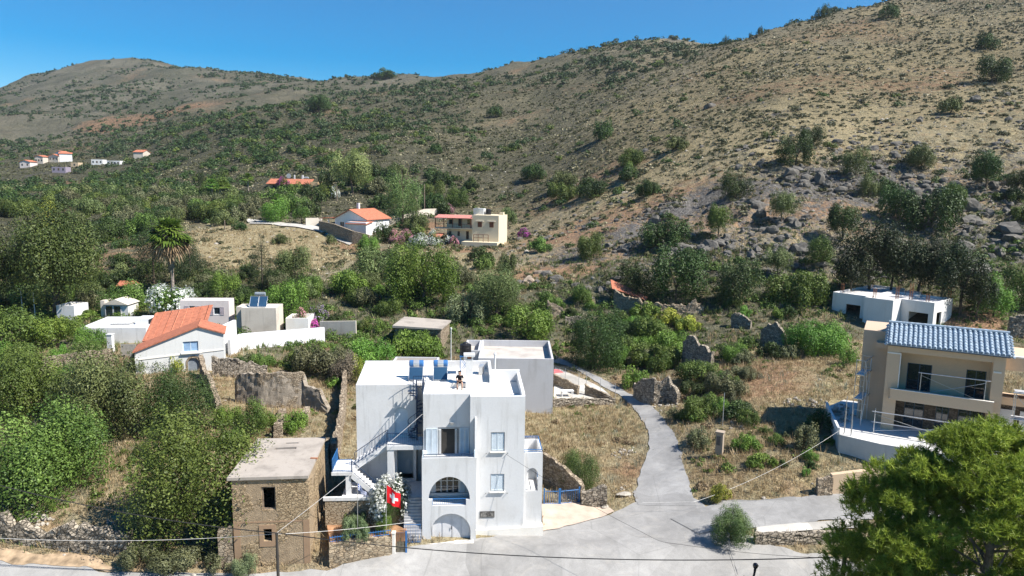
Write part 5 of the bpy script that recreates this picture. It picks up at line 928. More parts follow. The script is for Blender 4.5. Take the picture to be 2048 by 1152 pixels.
window(B, 1.15, 1.95, .6, 2.3, .08, SHUT, GLASS, 0); window(B, 4.3, 5.1, 1.15, 2.1, .08, SHUT, GLASS, 0, sill=CREAM); SHG = plain('mauve_shutter', (.42, .36, .38), .7)
for x0, x1, z0, z1 in ((.55, 1.1, .6, 2.3), (2.0, 2.5, .6, 2.3), (3.7, 4.25, 1.1, 2.15), (5.15, 5.65, 1.1, 2.15)): shutter(B, x0, x1, z0, z1, -.045, SHG)
M().lathe([(.16, -.09), (.16, -.01)], (2.95, 0, 1.85), 14, 'y').build('wall_disc', BROWN, B)
OC = atz(484, 662, 3.4)
C_ = flat_block('stucco_cube_house', OC, 3, [(0, 4.5, 0, 3.4, 3.1), (-.9, -.02, .8, 3.4, 3.08)], STUC, CREAM, 'tall beige stucco cube house carrying double solar panels', 'house', .12, -1.5)
sr = empty('solar_heater', (OC.x+1.75, OC.y+1.8, OC.z+3.0), R(3), 'pair of dark solar panels with grey tank on the beige stucco cube', 'solar heater')
for k in (0, 1): 
    f = M(); x = -1.1+k*1.15; f.add([(x, -.7, .1), (x+1.08, -.7, .1), (x+1.08, .15, 1.35), (x, .15, 1.35), (x, -.62, .05), (x+1.08, -.62, .05), (x+1.08, .23, 1.3), (x, .23, 1.3)], [(0, 1, 2, 3), (7, 6, 5, 4), (0, 4, 5, 1), (3, 2, 6, 7), (0, 3, 7, 4), (1, 5, 6, 2)]); o = f.build('panel', PANEL, sr); M().tube([(x, -.71, .1), (x+1.08, -.71, .1), (x+1.08, .14, 1.36), (x, .14, 1.36), (x, -.71, .1)], .03, 4).build('frame', ALU, o)
M().lathe([(.2, -.7), (.26, -.65), (.26, .65), (.2, .7)], (0, .6, 1.6), 14, 'x').build('tank', plain('grey_tank', (.22, .25, .28), .4), sr); M().tube([(-.7, .6, 0), (-.7, .6, 1.4)], .03).tube([(.7, .6, 0), (.7, .6, 1.4)], .03).build('stand', ALU, sr)
flat_block('roofless_annex', atz(567, 662, 3.4), 3, [(0, 3.0, 1.2, 4.6, 1.5)], CREAM, CREAM, 'low cream walled annex right of the beige stucco cube', 'annex', .7, -1.5)
def panelwall(name, pts, thick, mat, label, cat='wall', capm=None):
    """straight wall pieces: (px, py_base, py_top) with the foot on the ground"""
    W_ = []
    for px, pb, pt in pts: p = ong(px, pb); t = aty(px, pt, p.y); W_.append((p, t.z))
    b0 = W_[0][0]; m1 = M()
    for (p, zt), (q, zq) in zip(W_, W_[1:]):
        d = (q-p); d.z = 0; L = d.length; u = d/L; m1.slab([(0, p.z-b0.z-.8), (L, q.z-b0.z-.8), (L, zq-b0.z), (0, zt-b0.z)], o=(p.x-b0.x, p.y-b0.y, 0), u=(u.x, u.y, 0), t=thick)
    o = m1.build(name, mat); o.location = b0; return tag(o, label, cat)
panelwall('garden_wall', [(462, 712, 680), (485, 700, 668), (650, 683, 655)], .35, WHITE, 'long white garden wall below the beige stucco cube'); panelwall('garden_wall', [(640, 668, 643), (712, 677, 642)], .25, STUC, 'cream boundary wall at the right end of the white wall')
panelwall('house_flank', [(444, 712, 655), (475, 700, 640)], .4, WHITE, 'white sloping side wall with skylight beside the gabled house')
# white terrace at the far left
OT = ong(205, 680)
def terrace():
    p = Vector((atz(240, 672, 4.2).x, atz(240, 672, 4.2).y, 3.4)); h = flat_block('white_terrace', (p.x-5, p.y+1, 2.6), 6, [(-.5, 7.3, 0, 7.5, 2.3)], WHITE, WHITE, 'bright white roof terrace left of the orange annex', 'building', .12, -1.5)
    m1 = M()
    for k in range(7): m1.box(2.0+k*.35, 2.3+k*.35, 2.5, 5.5, 2.32, 2.36)
    m1.build('slatted_cover', PALE, h); M().box(5.0, 6.6, 2.6, 5.0, 2.19, 2.9).build('roof_hatch', WHITE, h); M().box(6.62, 6.75, 2.6, 5.0, 2.3, 2.8).build('vent', BLACK, h)
    c = M().box(-.35, .35, -.35, .35, -1, 3.6).box(-.42, .42, -.42, .42, 3.6, 3.75).build('gate_pillar', PALE); c.location = (*ong(223, 707)[:2], ong(223, 707).z); c.scale = (.8, .8, .62); tag(c, 'square pale gate pillar at the end of the dry stone garden wall', 'pillar')
    g1 = M()
    for k in range(9): g1.box(k*.19, k*.19+.17, 0, .04, .0, 1.6)
    g1.box(0, 1.7, .04, .08, .3, .4).box(0, 1.7, .04, .08, 1.2, 1.3); o = g1.build('wooden_gate', plain('pale_boards', (.50, .46, .40), .8)); o.location = ong(243, 716); tag(o, 'pale boarded gate between the pillar and the gabled house', 'gate')
    M().box(0, 4.4, 0, 2.6, 2.0, 2.15).build('x', CREAM) if False else None
terrace()
def leftover():
    p = ong(104, 650); h = flat_block('white_shed', (p.x-1.2, p.y+3, p.z-.3), -4, [(0, 2.6, 0, 3, 2.5)], WHITE, CREAM, 'white wall of a house half hidden by the tallest left tree', 'house', .1)
    p = ong(180, 648); h = empty('glazed_porch', (p.x, p.y+3.5, p.z-.4), 0, 'dark glazed porch with red tiled gable under the trees', 'porch'); w = M(); w.box(0, 3.3, .2, 3, 0, 2.5); w.build('wall', PALE, h)
    for k in range(2): window(h, .1+k*1.15, 1.2+k*1.15, .5, 2.35, .1, PALE, GLASS, 0)
    M().slab([(-.2, 2.5), (3.5, 2.5), (1.65, 3.3)], o=(0, -.1, 0), t=3.3).build('roof', STUC, h); M().box(-.7, -.1, .4, 2.5, 0, 3).build('pier', STUC, h)
    p = ong(258, 600); h = gable('tiled_house', (p.x-.5, p.y+2, p.z), 90, 2.4, 2.4, 1.9, 1.9, 2.5, 1.2, STUC, ORT, 'scrap of orange tiled roof showing through the garden trees')
leftover()
# ---- unfinished white house ----
def unfinished():
    O = atz(1787, 601, 9.1); O.z = 5.0; zt = 4.1
    h = flat_block('unfinished_house', O, -50, [(-8.2, -3.62, .9, 13, zt, dict(front=[rect(-6.3, -4.4, .0, 2.7)])), (-3.6, 0, 0, 9, zt-.006), (.02, 3.9, 2.5, 8.8, zt-.012, dict(front=[rect(1.0, 3.3, .1, 2.6)], right=[rect(3.6, 5.2, .1, 2.7)], back=[rect(1.0, 2.6, 1.0, 2.4)]))], plaster('raw_white_render', (.70, .69, .67), (.55, .52, .48), .5, .6, .5), plaster('roof_screed', (.66, .64, .62), (.45, .43, .41), .7, .4, 0), 'unfinished white flat roofed house with rebar sprouting from the roof', 'house', .25, -1.5)
    m1 = M(); m1.box(-3.4, -.3, .6, 3.0, 3.95, 4.0) if False else None
    M().box(-8.2, -3.0, -1.3, .85, -.5, .05).build('doorstep', CREAM, h); M().box(-2.6, -.9, 9.4, 11.6, 3.2, 4.05).build('roof_curb', PALE, h)
    M().box(1.0, 3.3, 2.9, 2.95, .1, 2.6).build('x', INNER) if False else None
    for x, y, hh in [(-7.9, 3.0, 1.1), (-7.6, 11.4, 1.0), (-3.9, 11.8, 1.5), (-3.2, 2.1, 1.0), (-.6, 2.6, 1.6), (.4, 4.4, 1.9), (2.9, 3.0, 1.0), (3.6, 8.3, 1.4)]:
        b = M()
        for dx in (-.14, .14):
            for dy in (-.14, .14): b.tube([(x+dx, y+dy, zt-.3), (x+dx*1.05, y+dy*.95, zt+hh+random.uniform(-.1, .1))], .032, 4)
        for z in (.25, .6, .9): 
            if z < hh: b.tube([(x-.14, y-.14, zt+z), (x+.14, y-.14, zt+z), (x+.14, y+.14, zt+z), (x-.14, y+.14, zt+z), (x-.14, y-.14, zt+z)], .01, 4)
        b.build('rebar_column', RUST, h)
    M().tube([(-1.2, 6.8, zt)]+[(-1.2+1.0*(1-math.cos(k*.35)), 6.8, zt+1.6*math.sin(k*.35)+.2) for k in range(10)], .03, 5).build('conduit_loop', BLACK, h)
unfinished()

# ================= beige villa under construction =================
def villa():
    O = atz(1762, 856, 4.0); yw = R(-29); h = empty('beige_villa', O, yw, 'beige two storey villa under construction with glazed blue tile roof', 'house'); built(O, yw, -4.4, 13, -4, 9)
    w = M(); w.box(-.05, .85, 0, .9, -.2, 7.0); w.box(6.95, 7.7, 0, .9, -.2, 7.0)                                             # two front piers
    w.slab(rect(.85, 6.95, 3.05, 6.35), [rect(1.45, 3.15, 3.1, 5.3), rect(5.45, 6.75, 3.1, 5.3)], o=(0, 1.5, 0), t=.25); w.box(.85, 6.95, .05, 1.5, 6.36, 7.0); w.box(.6, .85, .9, 1.5, 3.05, 6.36) 
    w.box(6.95, 7.7, .9, 7, -.2, 7.0); w.box(-.05, .6, .9, 7, -.2, 7.0); w.box(.6, 6.95, 6.8, 7, -.2, 7.0); w.box(.85, 6.95, 1.75, 6.8, 2.75, 3.0); w.build('wall', BEIGE, h)
    b = M(); b.box(.4, 7.2, -.35, 1.495, 2.55, 3.04); b.box(.4, 7.2, -.35, -.2, 3.04, 3.42); b.box(.4, .55, -.2, -.002, 3.04, 3.42); b.build('balcony', BEIGE, h); M().box(.86, 6.94, -.2, 1.49, 3.042, 3.06).build('balcony_floor', CONCR, h); M().box(.38, 7.22, -.37, -.18, 3.422, 3.46).build('balcony_coping', CREAM, h)
    M().box(.86, .93, -.03, -.004, 3.5, 6.2).box(-.04, .93, -.035, -.004, 6.2, 6.3).box(7.0, 7.5, -.035, -.004, 5.6, 5.72).build('trim', CREAM, h)
    c = M(); c.slab(rect(.85, 6.95, -.2, 2.55), [rect(1.5, 2.9, 0, 2.2), rect(3.7, 4.6, 0, 2.2), rect(5.2, 6.8, 0.6, 2.2)], o=(0, 1.6, 0), t=.25); c.build('stone_cladding', CLAD, h)
    FR = plain('slate_blue_frame', (.05, .085, .12), .5)
    for x0, x1, z0, z1 in ((1.45, 3.15, 3.08, 5.3), (5.45, 6.75, 3.08, 5.3)): window(h, x0, x1, z0, z1, 1.55, FR, GLASS, 1)
    for x0, x1, z0, z1 in ((1.5, 2.9, 0, 2.2), (3.7, 4.6, 0, 2.2), (5.2, 6.8, .6, 2.2)): window(h, x0, x1, z0, z1, 1.68, FR, GLASS, 1)
    # curved tiles: rows of barrel tiles stepping down the slope
    def tiles(x0, x1, ye, ze, yr, zr, n, rows, nm):
        t = M(); q = 6
        for r_ in range(rows):
            ya, yb = ye+(yr-ye)*r_/rows, ye+(yr-ye)*(r_+1)/rows; za, zb = ze+(zr-ze)*r_/rows+.03, ze+(zr-ze)*(r_+1)/rows
            for k in range(n):
                xc = x0+(x1-x0)*(k+.5)/n; hw = (x1-x0)/n/2; vs = []
                for (y, z, f) in ((ya, za, 1.0), (yb, zb, .86)):
                    for j in range(q+1): a_ = math.pi*j/q; vs.append((xc-hw*.72*f*math.cos(a_), y, z+hw*.75*f*math.sin(a_)))
                t.add(vs, [(j, j+1, q+2+j, q+1+j) for j in range(q)]+[tuple(range(q+1))])
        ro = t.build(nm, BLT, h); f = M(); f.slab(rect(0, 1, 0, 1), o=(x0-.02, ye+.02, ze-.01), u=(x1-x0+.04, 0, 0), v=(0, yr-ye, zr-ze), t=.1); f.build('roof_deck', BLT, ro); return ro
    tiles(-.1, 7.95, -.45, 7.05, 2.3, 8.25, 24, 8, 'roof'); tiles(-.1, 7.95, 4.8, 7.15, 2.3, 8.25, 24, 6, 'roof'); M().tube([(-.15, 2.3, 8.33), (8.0, 2.3, 8.33)], .13, 8).build('roof_ridge', BLT, h)
    hp = M()
    for x in (-.12, 7.97):
        for k in range(8): f = k/8; hp.tube([(x, -.45+2.75*f, 7.1+1.2*f), (x+(-.16 if x < 0 else .16), -.45+2.75*f, 6.95+1.2*f)], .1, 6)
        hp.slab([(-.45, 7.0), (4.8, 7.0), (2.3, 8.2)], o=(x+(.02 if x > 0 else .02), 0, 0), u=(0, 1, 0), t=.05); hp.build('verge_tiles', BLT, h); hp = M()
    pass; M().box(-.1, 7.9, -.4, -.25, 6.9, 7.02).build('fascia', FR, h)
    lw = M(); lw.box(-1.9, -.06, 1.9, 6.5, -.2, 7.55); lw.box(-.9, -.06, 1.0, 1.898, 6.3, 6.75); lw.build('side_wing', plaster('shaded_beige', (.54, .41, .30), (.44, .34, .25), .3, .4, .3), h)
    rw = M(); rw.box(7.72, 12.5, 1.5, 6, 5.6, 6.6); rw.box(10.0, 10.8, 1.52, 5.8, -.2, 5.598); rw.box(7.72, 12.5, 1.5, 1.7, 2.9, 3.5); rw.box(7.72, 12.5, 5.4, 5.9, 2.4, 2.8); rw.build('side_loggia', BEIGE, h); M().box(7.73, 12.4, 2.2, 2.5, -.2, 2.88).build('side_cladding', CLAD, h); M().box(7.72, 12.52, 1.48, 1.7, 6.602, 6.72).build('side_coping', CREAM, h)
    for x in (7.9, 9.2): M().box(x, x+.9, 2.1, 2.16, .8, 2.4).build('wrapped_window', WHITE, h)
    lp = M(); lp.lathe([(.05, -.1), (.09, 0)], (.4, -.02, 2.6), 8, 'y'); lp.build('wall_light', ALU, h)
    # terrace
    tt = M(); tt.slab([(-4.3, 4.0), (-2.8, -3.3), (.1, -3.9), (13, -3.5), (13, 7), (-3.2, 7)], o=(0, 0, -.05), u=(1, 0, 0), v=(0, 1, 0), t=3.2); tt.build('terrace', plaster('terrace_concrete', (.60, .59, .57), (.42, .40, .38), .6, .5, .5), h)
    kb = M(); kb.slab([(0, -.04), (7.45, -.04), (7.45, .5), (0, .35)], o=(-4.3, 4.0, 0), u=(1.5/7.45, -7.3/7.45, 0), t=-.18); kb.build('terrace_kerb', WHITE, h)
    return O, yw
VO, VA = villa()
def vl(x, y, z=0): c, s = math.cos(VA), math.sin(VA); return Vector((VO.x+x*c-y*s, VO.y+x*s+y*c, VO.z+z))
def scaffold(loc, rz, L, D, levels, label, deck=True, braces=True, h0=2.0):
    r = empty('scaffold', loc, rz, label, 'scaffold', None); n = len(levels)
    for x in (0, L):
        f = M()
        for y in ((0, D) if D else (0,)): f.tube([(x, y, 0), (x, y, levels[-1]+.05)], .03, 6)
        if D:
            for z in levels: f.tube([(x, 0, z), (x, D, z)], .025, 5); f.tube([(x, 0, z-.9), (x, D, z-.9)], .02, 5) if z > 1 else None
        f.build('upright_frame', PIPEM, r)
    for z in levels: M().tube([(-.2, -.01, z), (L+.3, -.01, z)], .035, 6).build('ledger', PIPEM, r)
    if braces: M().tube([(0, -.03, .2), (L, -.03, levels[-1]-.2)], .018, 5).tube([(L, -.04, .2), (0, -.04, levels[-1]-.2)], .018, 5).build('brace', PIPEM, r)
    if deck and D:
        for z in levels[:2]: M().box(-.1, L+.1, .05, D*.5-.01, z+.036, z+.08).box(-.1, L+.1, D*.5+.01, D-.05, z+.036, z+.08).build('deck_plank', plain('scuffed_plank', (.55, .56, .58), .5, .3, .1), r)
    return r
scaffold(vl(-1.5, -.4, .0), VA+R(80), 2.0, .65, [2.2, 4.2, 5.4], 'narrow scaffold tower against the left side wing of the beige villa'); scaffold(vl(2.4, -.12, 3.06), VA, 4.2, 0, [1.9], 'scaffold rail standing on the balcony of the beige villa', False); scaffold(vl(-.5, -1.6, 0), VA, 6.6, .8, [.9, 1.75], 'long low scaffold in front of the villa ground floor', False); scaffold(vl(8.5, -.4, 0), VA, 3.4, .8, [2.4, 4.4], 'scaffold in front of the right hand loggia of the villa', True)
for x, y, hh, lb in ((-2.5, -2.9, 3.0, 'taller of two steel props on the villa terrace edge'), (-2.0, -3.1, 2.0, 'shorter of two steel props on the villa terrace edge')): q = M().tube([(0, 0, -.1), (0, 0, hh*.6)], .05).tube([(0, 0, hh*.6), (0, 0, hh)], .03).build('steel_prop', PIPEM); q.location = vl(x, y); tag(q, lb, 'prop')
for k, (x, y, z, s, lb) in enumerate([(-3.3, 2.6, 0, 1.0, 'heap of rubble and boards behind the villa terrace kerb'), (-2.9, .4, 0, .5, 'small rubble pile on the villa terrace')]):
    q = M(); rr = random.Random(k)
    for j in range(26): a, b_, c = rr.gauss(0, .5)*s, rr.gauss(0, .6)*s, max(0, .35*s-abs(rr.gauss(0, .3))); d = rr.uniform(.08, .22)*s; q.box(a, a+d*1.5, b_, b_+d, c, c+d*.8)
    for j in range(5): a = rr.uniform(-.6, .6)*s; q.box(a, a+.08, -.8*s, .9*s, .3*s+j*.05, .34*s+j*.05)
    o = q.build('rubble_heap', CONCR); o.location = vl(x, y, z); o.rotation_euler[2] = VA; tag(o, lb, 'rubble')

# ================= hillside and far houses =================
def hill_white():
    p = ong(664, 462); h = gable('hillside_house', p+Vector((0, 3, 0)), -22, 9.0, 10, 2.9, 2.9, 5.0, 4.5, WHITE, ORT, 'white hillside house with orange roof above a curved retaining wall', [rect(1.4, 2.6, .9, 2.1)], -2, .5)
    window(h, 1.4, 2.6, .9, 2.1, .1, SHUT); window(h, 3.6, 4.6, .9, 2.1, -.02, SHUT); window(h, 6.4, 7.4, .3, 2.3, -.02, BROWN); M().box(3.9, 4.5, 3.5, 4.1, 4.4, 6.6).build('chimney', WHITE, h)
    e = M(); e.box(5.2, 10.6, -2.6, -.02, -2, 2.3); e.build('annex_wall', WHITE, h); M().slab(rect(5.0, 10.9, -2.9, .2), o=(0, 0, 2.32), u=(1, 0, 0), v=(0, 1, .18), t=-.15).build('annex_roof', ORT, h)
    M().slab(rect(-4.6, .1, -.3, 7.5), o=(0, 0, 2.95), u=(1, 0, .06), v=(0, 1, .0), t=-.15).build('veranda_roof', ORT, h)
    for x, y in ((-4.4, 0), (-4.4, 3.5), (-4.4, 7), (-1.8, 0)): M().tube([(x, y, 0), (x, y, 2.6)], .12).build('veranda_post', WHITE, h)
    window(h, -3.9, -.6, .1, 2.0, 7.4, DKBLUE, GLASS, 3); M().box(-4.6, 0, 7.5, 7.7, -1, 2.7).build('veranda_wall', plain('blue_wash', (.2, .35, .5), .8), h)
    a = M(); a.slab(rect(0, 3.4, 0, 3.0), o=(2.2, -7, .2), u=(1, 0, 0), v=(0, 1, .12), t=-.06); a.tube([(2.3, -6.9, -3), (2.3, -6.9, .2)], .05); a.tube([(5.5, -6.9, -3), (5.5, -6.9, .2)], .05); a.build('awning', AWN, h)
    return p
hill_white()
panelwall('retaining_wall', [(638, 462, 442), (668, 476, 448), (705, 488, 462), (738, 490, 470)], .5, STONE, 'curved stone retaining wall below the white hillside house'); panelwall('retaining_wall', [(612, 452, 436), (645, 450, 436)], .4, STUC, 'pale roadside wall left of the white hillside house'); panelwall('retaining_wall', [(775, 452, 440), (850, 432, 418), (876, 428, 417)], .3, STUC, 'low pale wall behind the tall poplar')
def hill_cream():
    p = ong(876, 492); CRM = plaster('pale_yellow', (.72, .62, .44), (.6, .5, .35), .3, .3, .3); h = empty('cream_house', p+Vector((1.0, 5, 1.0)), R(-16), 'cream two storey hillside house with pinkish veranda roof and satellite dish', 'house')
    w = M(); hollow(w, 0, 6.6, 1.5, 7, -2.5, 5.6, .25, front=[rect(.5, 1.1, .9, 2.0), rect(2.6, 3.2, .9, 2.0), rect(4.7, 5.4, .2, 2.1), rect(.5, 1.3, 3.6, 4.7), rect(2.8, 3.5, 3.2, 5.2), rect(5.0, 6.0, 3.6, 4.8)]); w.box(6.61, 13, .2, 7.0, -2.5, 5.9); w.box(12.0, 12.9, 4, 5, 5.9, 6.5); w.box(-.1, 6.6, 0, 1.5, 2.6, 2.85); w.build('wall', CRM, h)
    for x0, x1, z0, z1 in ((.5, 1.1, .9, 2.0), (2.6, 3.2, .9, 2.0), (4.7, 5.4, .2, 2.1), (.5, 1.3, 3.6, 4.7), (2.8, 3.5, 3.2, 5.2), (5.0, 6.0, 3.6, 4.8)): window(h, x0, x1, z0, z1, 1.58, BROWN, GLASS, 1)
    for x in (8.0, 10.8): window(h, x, x+1.0, 3.2, 4.4, .14, BROWN, BROWN, 1); M().box(x-.4, x+1.4, -.2, .19, 4.5, 4.62).build('window_hood', STUC, h)
    M().slab(rect(-2.4, 6.7, -.3, 2.2), o=(0, 0, 5.1), u=(1, 0, 0), v=(0, 1, .25), t=-.12).build('veranda_roof', PINKROOF, h); rl = railing(h, [(-2.3, 0, 2.85), (6.5, 0, 2.85)], .9, .4, BROWN, .03); M().box(-2.4, -.1, -.1, 2.2, 2.6, 2.85).build('balcony', CRM, h)
    for x in (-2.3, -.2, 2, 4.2, 6.4): M().box(x-.08, x+.08, -.05, .1, 2.85, 5.2).build('veranda_post', BROWN, h)
    M().box(5.9, 8.4, 3.2, 4.8, 5.9, 7.3).build('roof_hut', WHITE, h); M().lathe([(.02, .18), (.35, .12), (.7, 0)], (6.8, 2.9, 6.8), 14, 'y').build('satellite_dish', ALU, h); M().lathe([(.6, 5.9), (.65, 6.1), (.65, 7.0), (.3, 7.2)], (9.3, 4, 0), 14).build('water_tank', BLACK, h); M().slab(rect(-3.2, -.3, -2, .5), o=(0, 0, 1.3), u=(1, 0, 0), v=(0, 1, .3), t=-.1).build('porch_roof', ORT, h)
    M().box(5.0, 13.5, -2.4, .18, -1.5, -.05).build('forecourt', CRM, h)
    t = M()
    for x in (7.5, 8.6, 9.8, 11.0):
        t.tube([(x, -1.2, -.05), (x, -1.2, 1.6)], .07)
    t.tube([(7.5, -1.2, 1.6), (11, -1.2, 1.6)], .06).tube([(7.5, -1.2, .9), (11, -1.2, .9)], .05); t.build('timber_frame', BROWN, h)
hill_cream()
def hill_long():
    p = ong(524, 384); YEL = plaster('ochre_wash', (.66, .47, .27), (.5, .36, .22), .3, .3, .3); h = empty('long_house', p+Vector((1, 4, .3)), R(-5), 'long low house with straight orange roof half hidden by garden trees', 'house'); w = M(); w.box(0, 15.8, 0, 6, -3, 3.1); w.box(15.81, 18.2, -.3, 6, -3, 3.6); w.build('wall', YEL, h)
    M().slab(rect(-.4, 15.9, -1.2, 3.2), o=(0, 0, 3.0), u=(1, 0, 0), v=(0, 1, .42), t=-.2).build('roof', ORT, h)
    for x in (1.5, 5.5, 9, 12.5): window(h, x, x+1.4, .5, 2.2, -.07, DKBLUE)
    M().lathe([(.02, .3), (.5, .2), (.9, 0)], (6.5, 3.0, 5.6), 14, 'y').build('satellite_dish', ALU, h); M().lathe([(.3, -1), (.35, -.9), (.35, .9), (.3, 1)], (12.4, 4.5, 5.0), 10, 'x').build('water_heater', ALU, h); M().box(8, 8.4, 4, 4.4, 4.2, 6.0).box(11, 11.5, 4, 4.5, 4.2, 6.0).build('chimney', WHITE, h)
hill_long()
def far_house(px, py, w, d, z, yaw, wm, label, roof='gable', sink=0, n=3):
    p = ong(px, py); s = 1.0; w *= .78; z *= .8; d *= .8
    if roof == 'gable':
        h = gable('far_house', p+Vector((0, 0, sink)), yaw, w, d, z, z, z+w*.16, w/2, wm, ORT, label, zb=-4, ov=.4)
    else:
        h = flat_block('far_house', p+Vector((0, 0, sink)), yaw, [(0, w, 0, d, z)], wm, CREAM, label, 'house', .3, -4)
    for k in range(n): x = w*(k+.5)/n; window(h, x-.45, x+.45, z*.4, z*.4+1.2, -.07, BROWN if k % 2 else DKBLUE)
    return h
far_house(40, 336, 8.5, 9, 5.0, 0, PINKW, 'pale pink house, leftmost of the far village', n=2); far_house(70, 328, 7, 8, 6.0, 0, STUC, 'beige far house with orange roof behind a cypress'); far_house(98, 324, 9, 8, 5, -8, STUC, 'beige and white far house in the middle of the village', n=3); far_house(112, 318, 7, 8, 6, -10, WHITE, 'white red roofed far house, topmost of the village'); far_house(120, 322, 6, 9, 6, -60, WHITE, 'bright white far house at the right of the cluster', n=2)
far_house(104, 345, 10, 6, 4, 0, plain('mauve_wall', (.30, .26, .32), .8), 'low mauve far house with a white flat roof', 'flat', n=3); far_house(183, 330, 9, 7, 4.5, 5, WHITE, 'white flat roofed far house right of the village gap', 'flat'); far_house(214, 332, 10, 7, 4, 0, WHITE, 'long white flat roofed far house among the trees', 'flat', n=4); far_house(282, 314, 12, 8, 3.6, -90, STUC, 'far house with a bright orange roof alone in the trees', n=2)
far_house(142, 335, 6, 6, 4, 0, plaster('ochre_far', (.55, .42, .28), (.5, .4, .3), .3, .3, .3), 'small ochre far house left of the white flat ones', 'flat', n=1)
# ================= ruins, walls, rocks =================
def ruin(name, pts, thick, mat, label, cat='ruin wall', jag=.22, step=.2):
    W_ = []
    for px, pb, pt in pts: p = ong(px, pb); W_.append((p, aty(px, pt, p.y).z))
    b0 = W_[0][0]; line = []
    for (p, a), (q, b) in zip(W_, W_[1:]):
        n = max(2, int((q.xy-p.xy).length/step))
        for k in range(n): f = k/n; line.append((p.x+(q.x-p.x)*f, p.y+(q.y-p.y)*f, a+(b-a)*f))
    line.append((*W_[-1][0].xy, W_[-1][1])); n = len(line); V = []; rows = 9
    for i, (x, y, zt) in enumerate(line):
        a = line[max(i-1, 0)]; c = line[min(i+1, n-1)]; d = Vector((c[0]-a[0], c[1]-a[1])).normalized(); nx, ny = d.y, -d.x
        zg = float(ground(x, y))-.25; top = max(zg+.3, zt+random.uniform(-jag, jag)*.35*min(1, (zt-zg))+(.15+jag*1.6)*float(fbm(x*1.6, y*1.6, 4))*min(1, max(0, zt-zg-.3)))
        for s in (1, -1):
            for k in range(rows): f = k/(rows-1) if s == 1 else 1-k/(rows-1); o = thick/2*(1-.25*f)+.07*float(vnoise(x*3+k*1.7, y*3+s*9)-.5)*2; V.append((x+nx*o*s-b0.x+random.uniform(-.02, .02), y+ny*o*s-b0.y+random.uniform(-.02, .02), zg+(top-zg)*f-b0.z+(random.uniform(-.1, .1)*jag if f == 1 else 0)))
    m_ = rows*2; Fc = []
    for i in range(n-1):
        for k in range(m_-1): Fc.append((i*m_+k, (i+1)*m_+k, (i+1)*m_+k+1, i*m_+k+1))
    for k in range(rows-1): Fc.append((k, k+1, m_-2-k, m_-1-k)); Fc.append(((n-1)*m_+k+1, (n-1)*m_+k, (n-1)*m_+m_-1-k, (n-1)*m_+m_-2-k))
    me = npmesh(name, V, Fc, mat); bm = bmesh.new(); bm.from_mesh(me); bmesh.ops.recalc_face_normals(bm, faces=bm.faces); bm.to_mesh(me); bm.free()
    o = link(name, me); o.location = b0; return tag(o, label, cat)
GZ = .95
ruin('ruin_wall', [(475, 802, 762), (479, 804, 750), (525, 812, 745), (567, 815, 746), (608, 814, 744), (614, 816, 768), (642, 822, 780), (658, 826, 815)], .55, RUINP, 'large plastered ruin wall with broken top left of the white house', jag=.12)
ruin('ruin_wall', [(426, 752, 712), (478, 755, 720), (535, 752, 734)], .5, DSTONE, 'low dark ruin wall below the white sloping house wall'); ruin('ruin_wall', [(404, 752, 712), (412, 768, 738), (425, 792, 765), (438, 826, 804)], .55, STONE, 'broken stone wall stepping down from the arched doorway', jag=.3)
ruin('ruin_pier', [(556, 878, 852), (560, 856, 835), (566, 828, 815)], .8, STONE, 'left one of two broken piers behind the stone tower house'); ruin('ruin_pier', [(606, 848, 828), (614, 830, 812)], .7, STONE, 'right one of two broken piers behind the stone tower house')
ruin('ruin_wall', [(668, 945, 885), (676, 900, 858), (684, 850, 812), (688, 800, 765), (690, 770, 742)], .5, STONE, 'long ruin wall running back along the left side of the white house'); ruin('ruin_wall', [(648, 1000, 965), (652, 945, 905), (655, 905, 876)], .5, STONE, 'stepped stone wall between the tower house and the white house stair')
ruin('dry_stone_wall', [(90, 765, 716), (160, 757, 706), (228, 745, 698)], .5, STONE, 'tall dry stone garden wall below the citrus tree', 'stone wall', .05); ruin('dry_stone_wall', [(-30, 1072, 1040), (20, 1078, 1030), (60, 1084, 1056), (110, 1090, 1062), (140, 1096, 1044), (200, 1100, 1060), (262, 1106, 1066)], .7, DSTONE, 'tumbled grey dry stone wall along the lower left street', 'stone wall', .3)
ruin('dry_stone_wall', [(440, 1132, 1062), (470, 1130, 1052)], .5, STONE, 'short dry stone wall touching the left corner of the tower house', 'stone wall', .15)
ruin('ruin_wall', [(1228, 616, 578), (1254, 622, 596), (1283, 627, 600), (1300, 628, 606), (1322, 629, 610), (1376, 627, 609), (1390, 626, 600), (1407, 624, 613)], .7, STONE, 'long roofless stone ruin below the two dark oaks', jag=.25)
ruin('ruin_wall', [(1366, 730, 678), (1385, 733, 672), (1398, 734, 690), (1424, 737, 702)], .6, DSTONE, 'single tall ruin slab standing in the thicket right of the lane')
ruin('ruin_wall', [(1270, 794, 768), (1285, 804, 756), (1308, 808, 758), (1318, 806, 766), (1334, 804, 752), (1346, 804, 768), (1357, 806, 790)], .6, DSTONE, 'low broken ruin wall at the lane edge below the thicket')
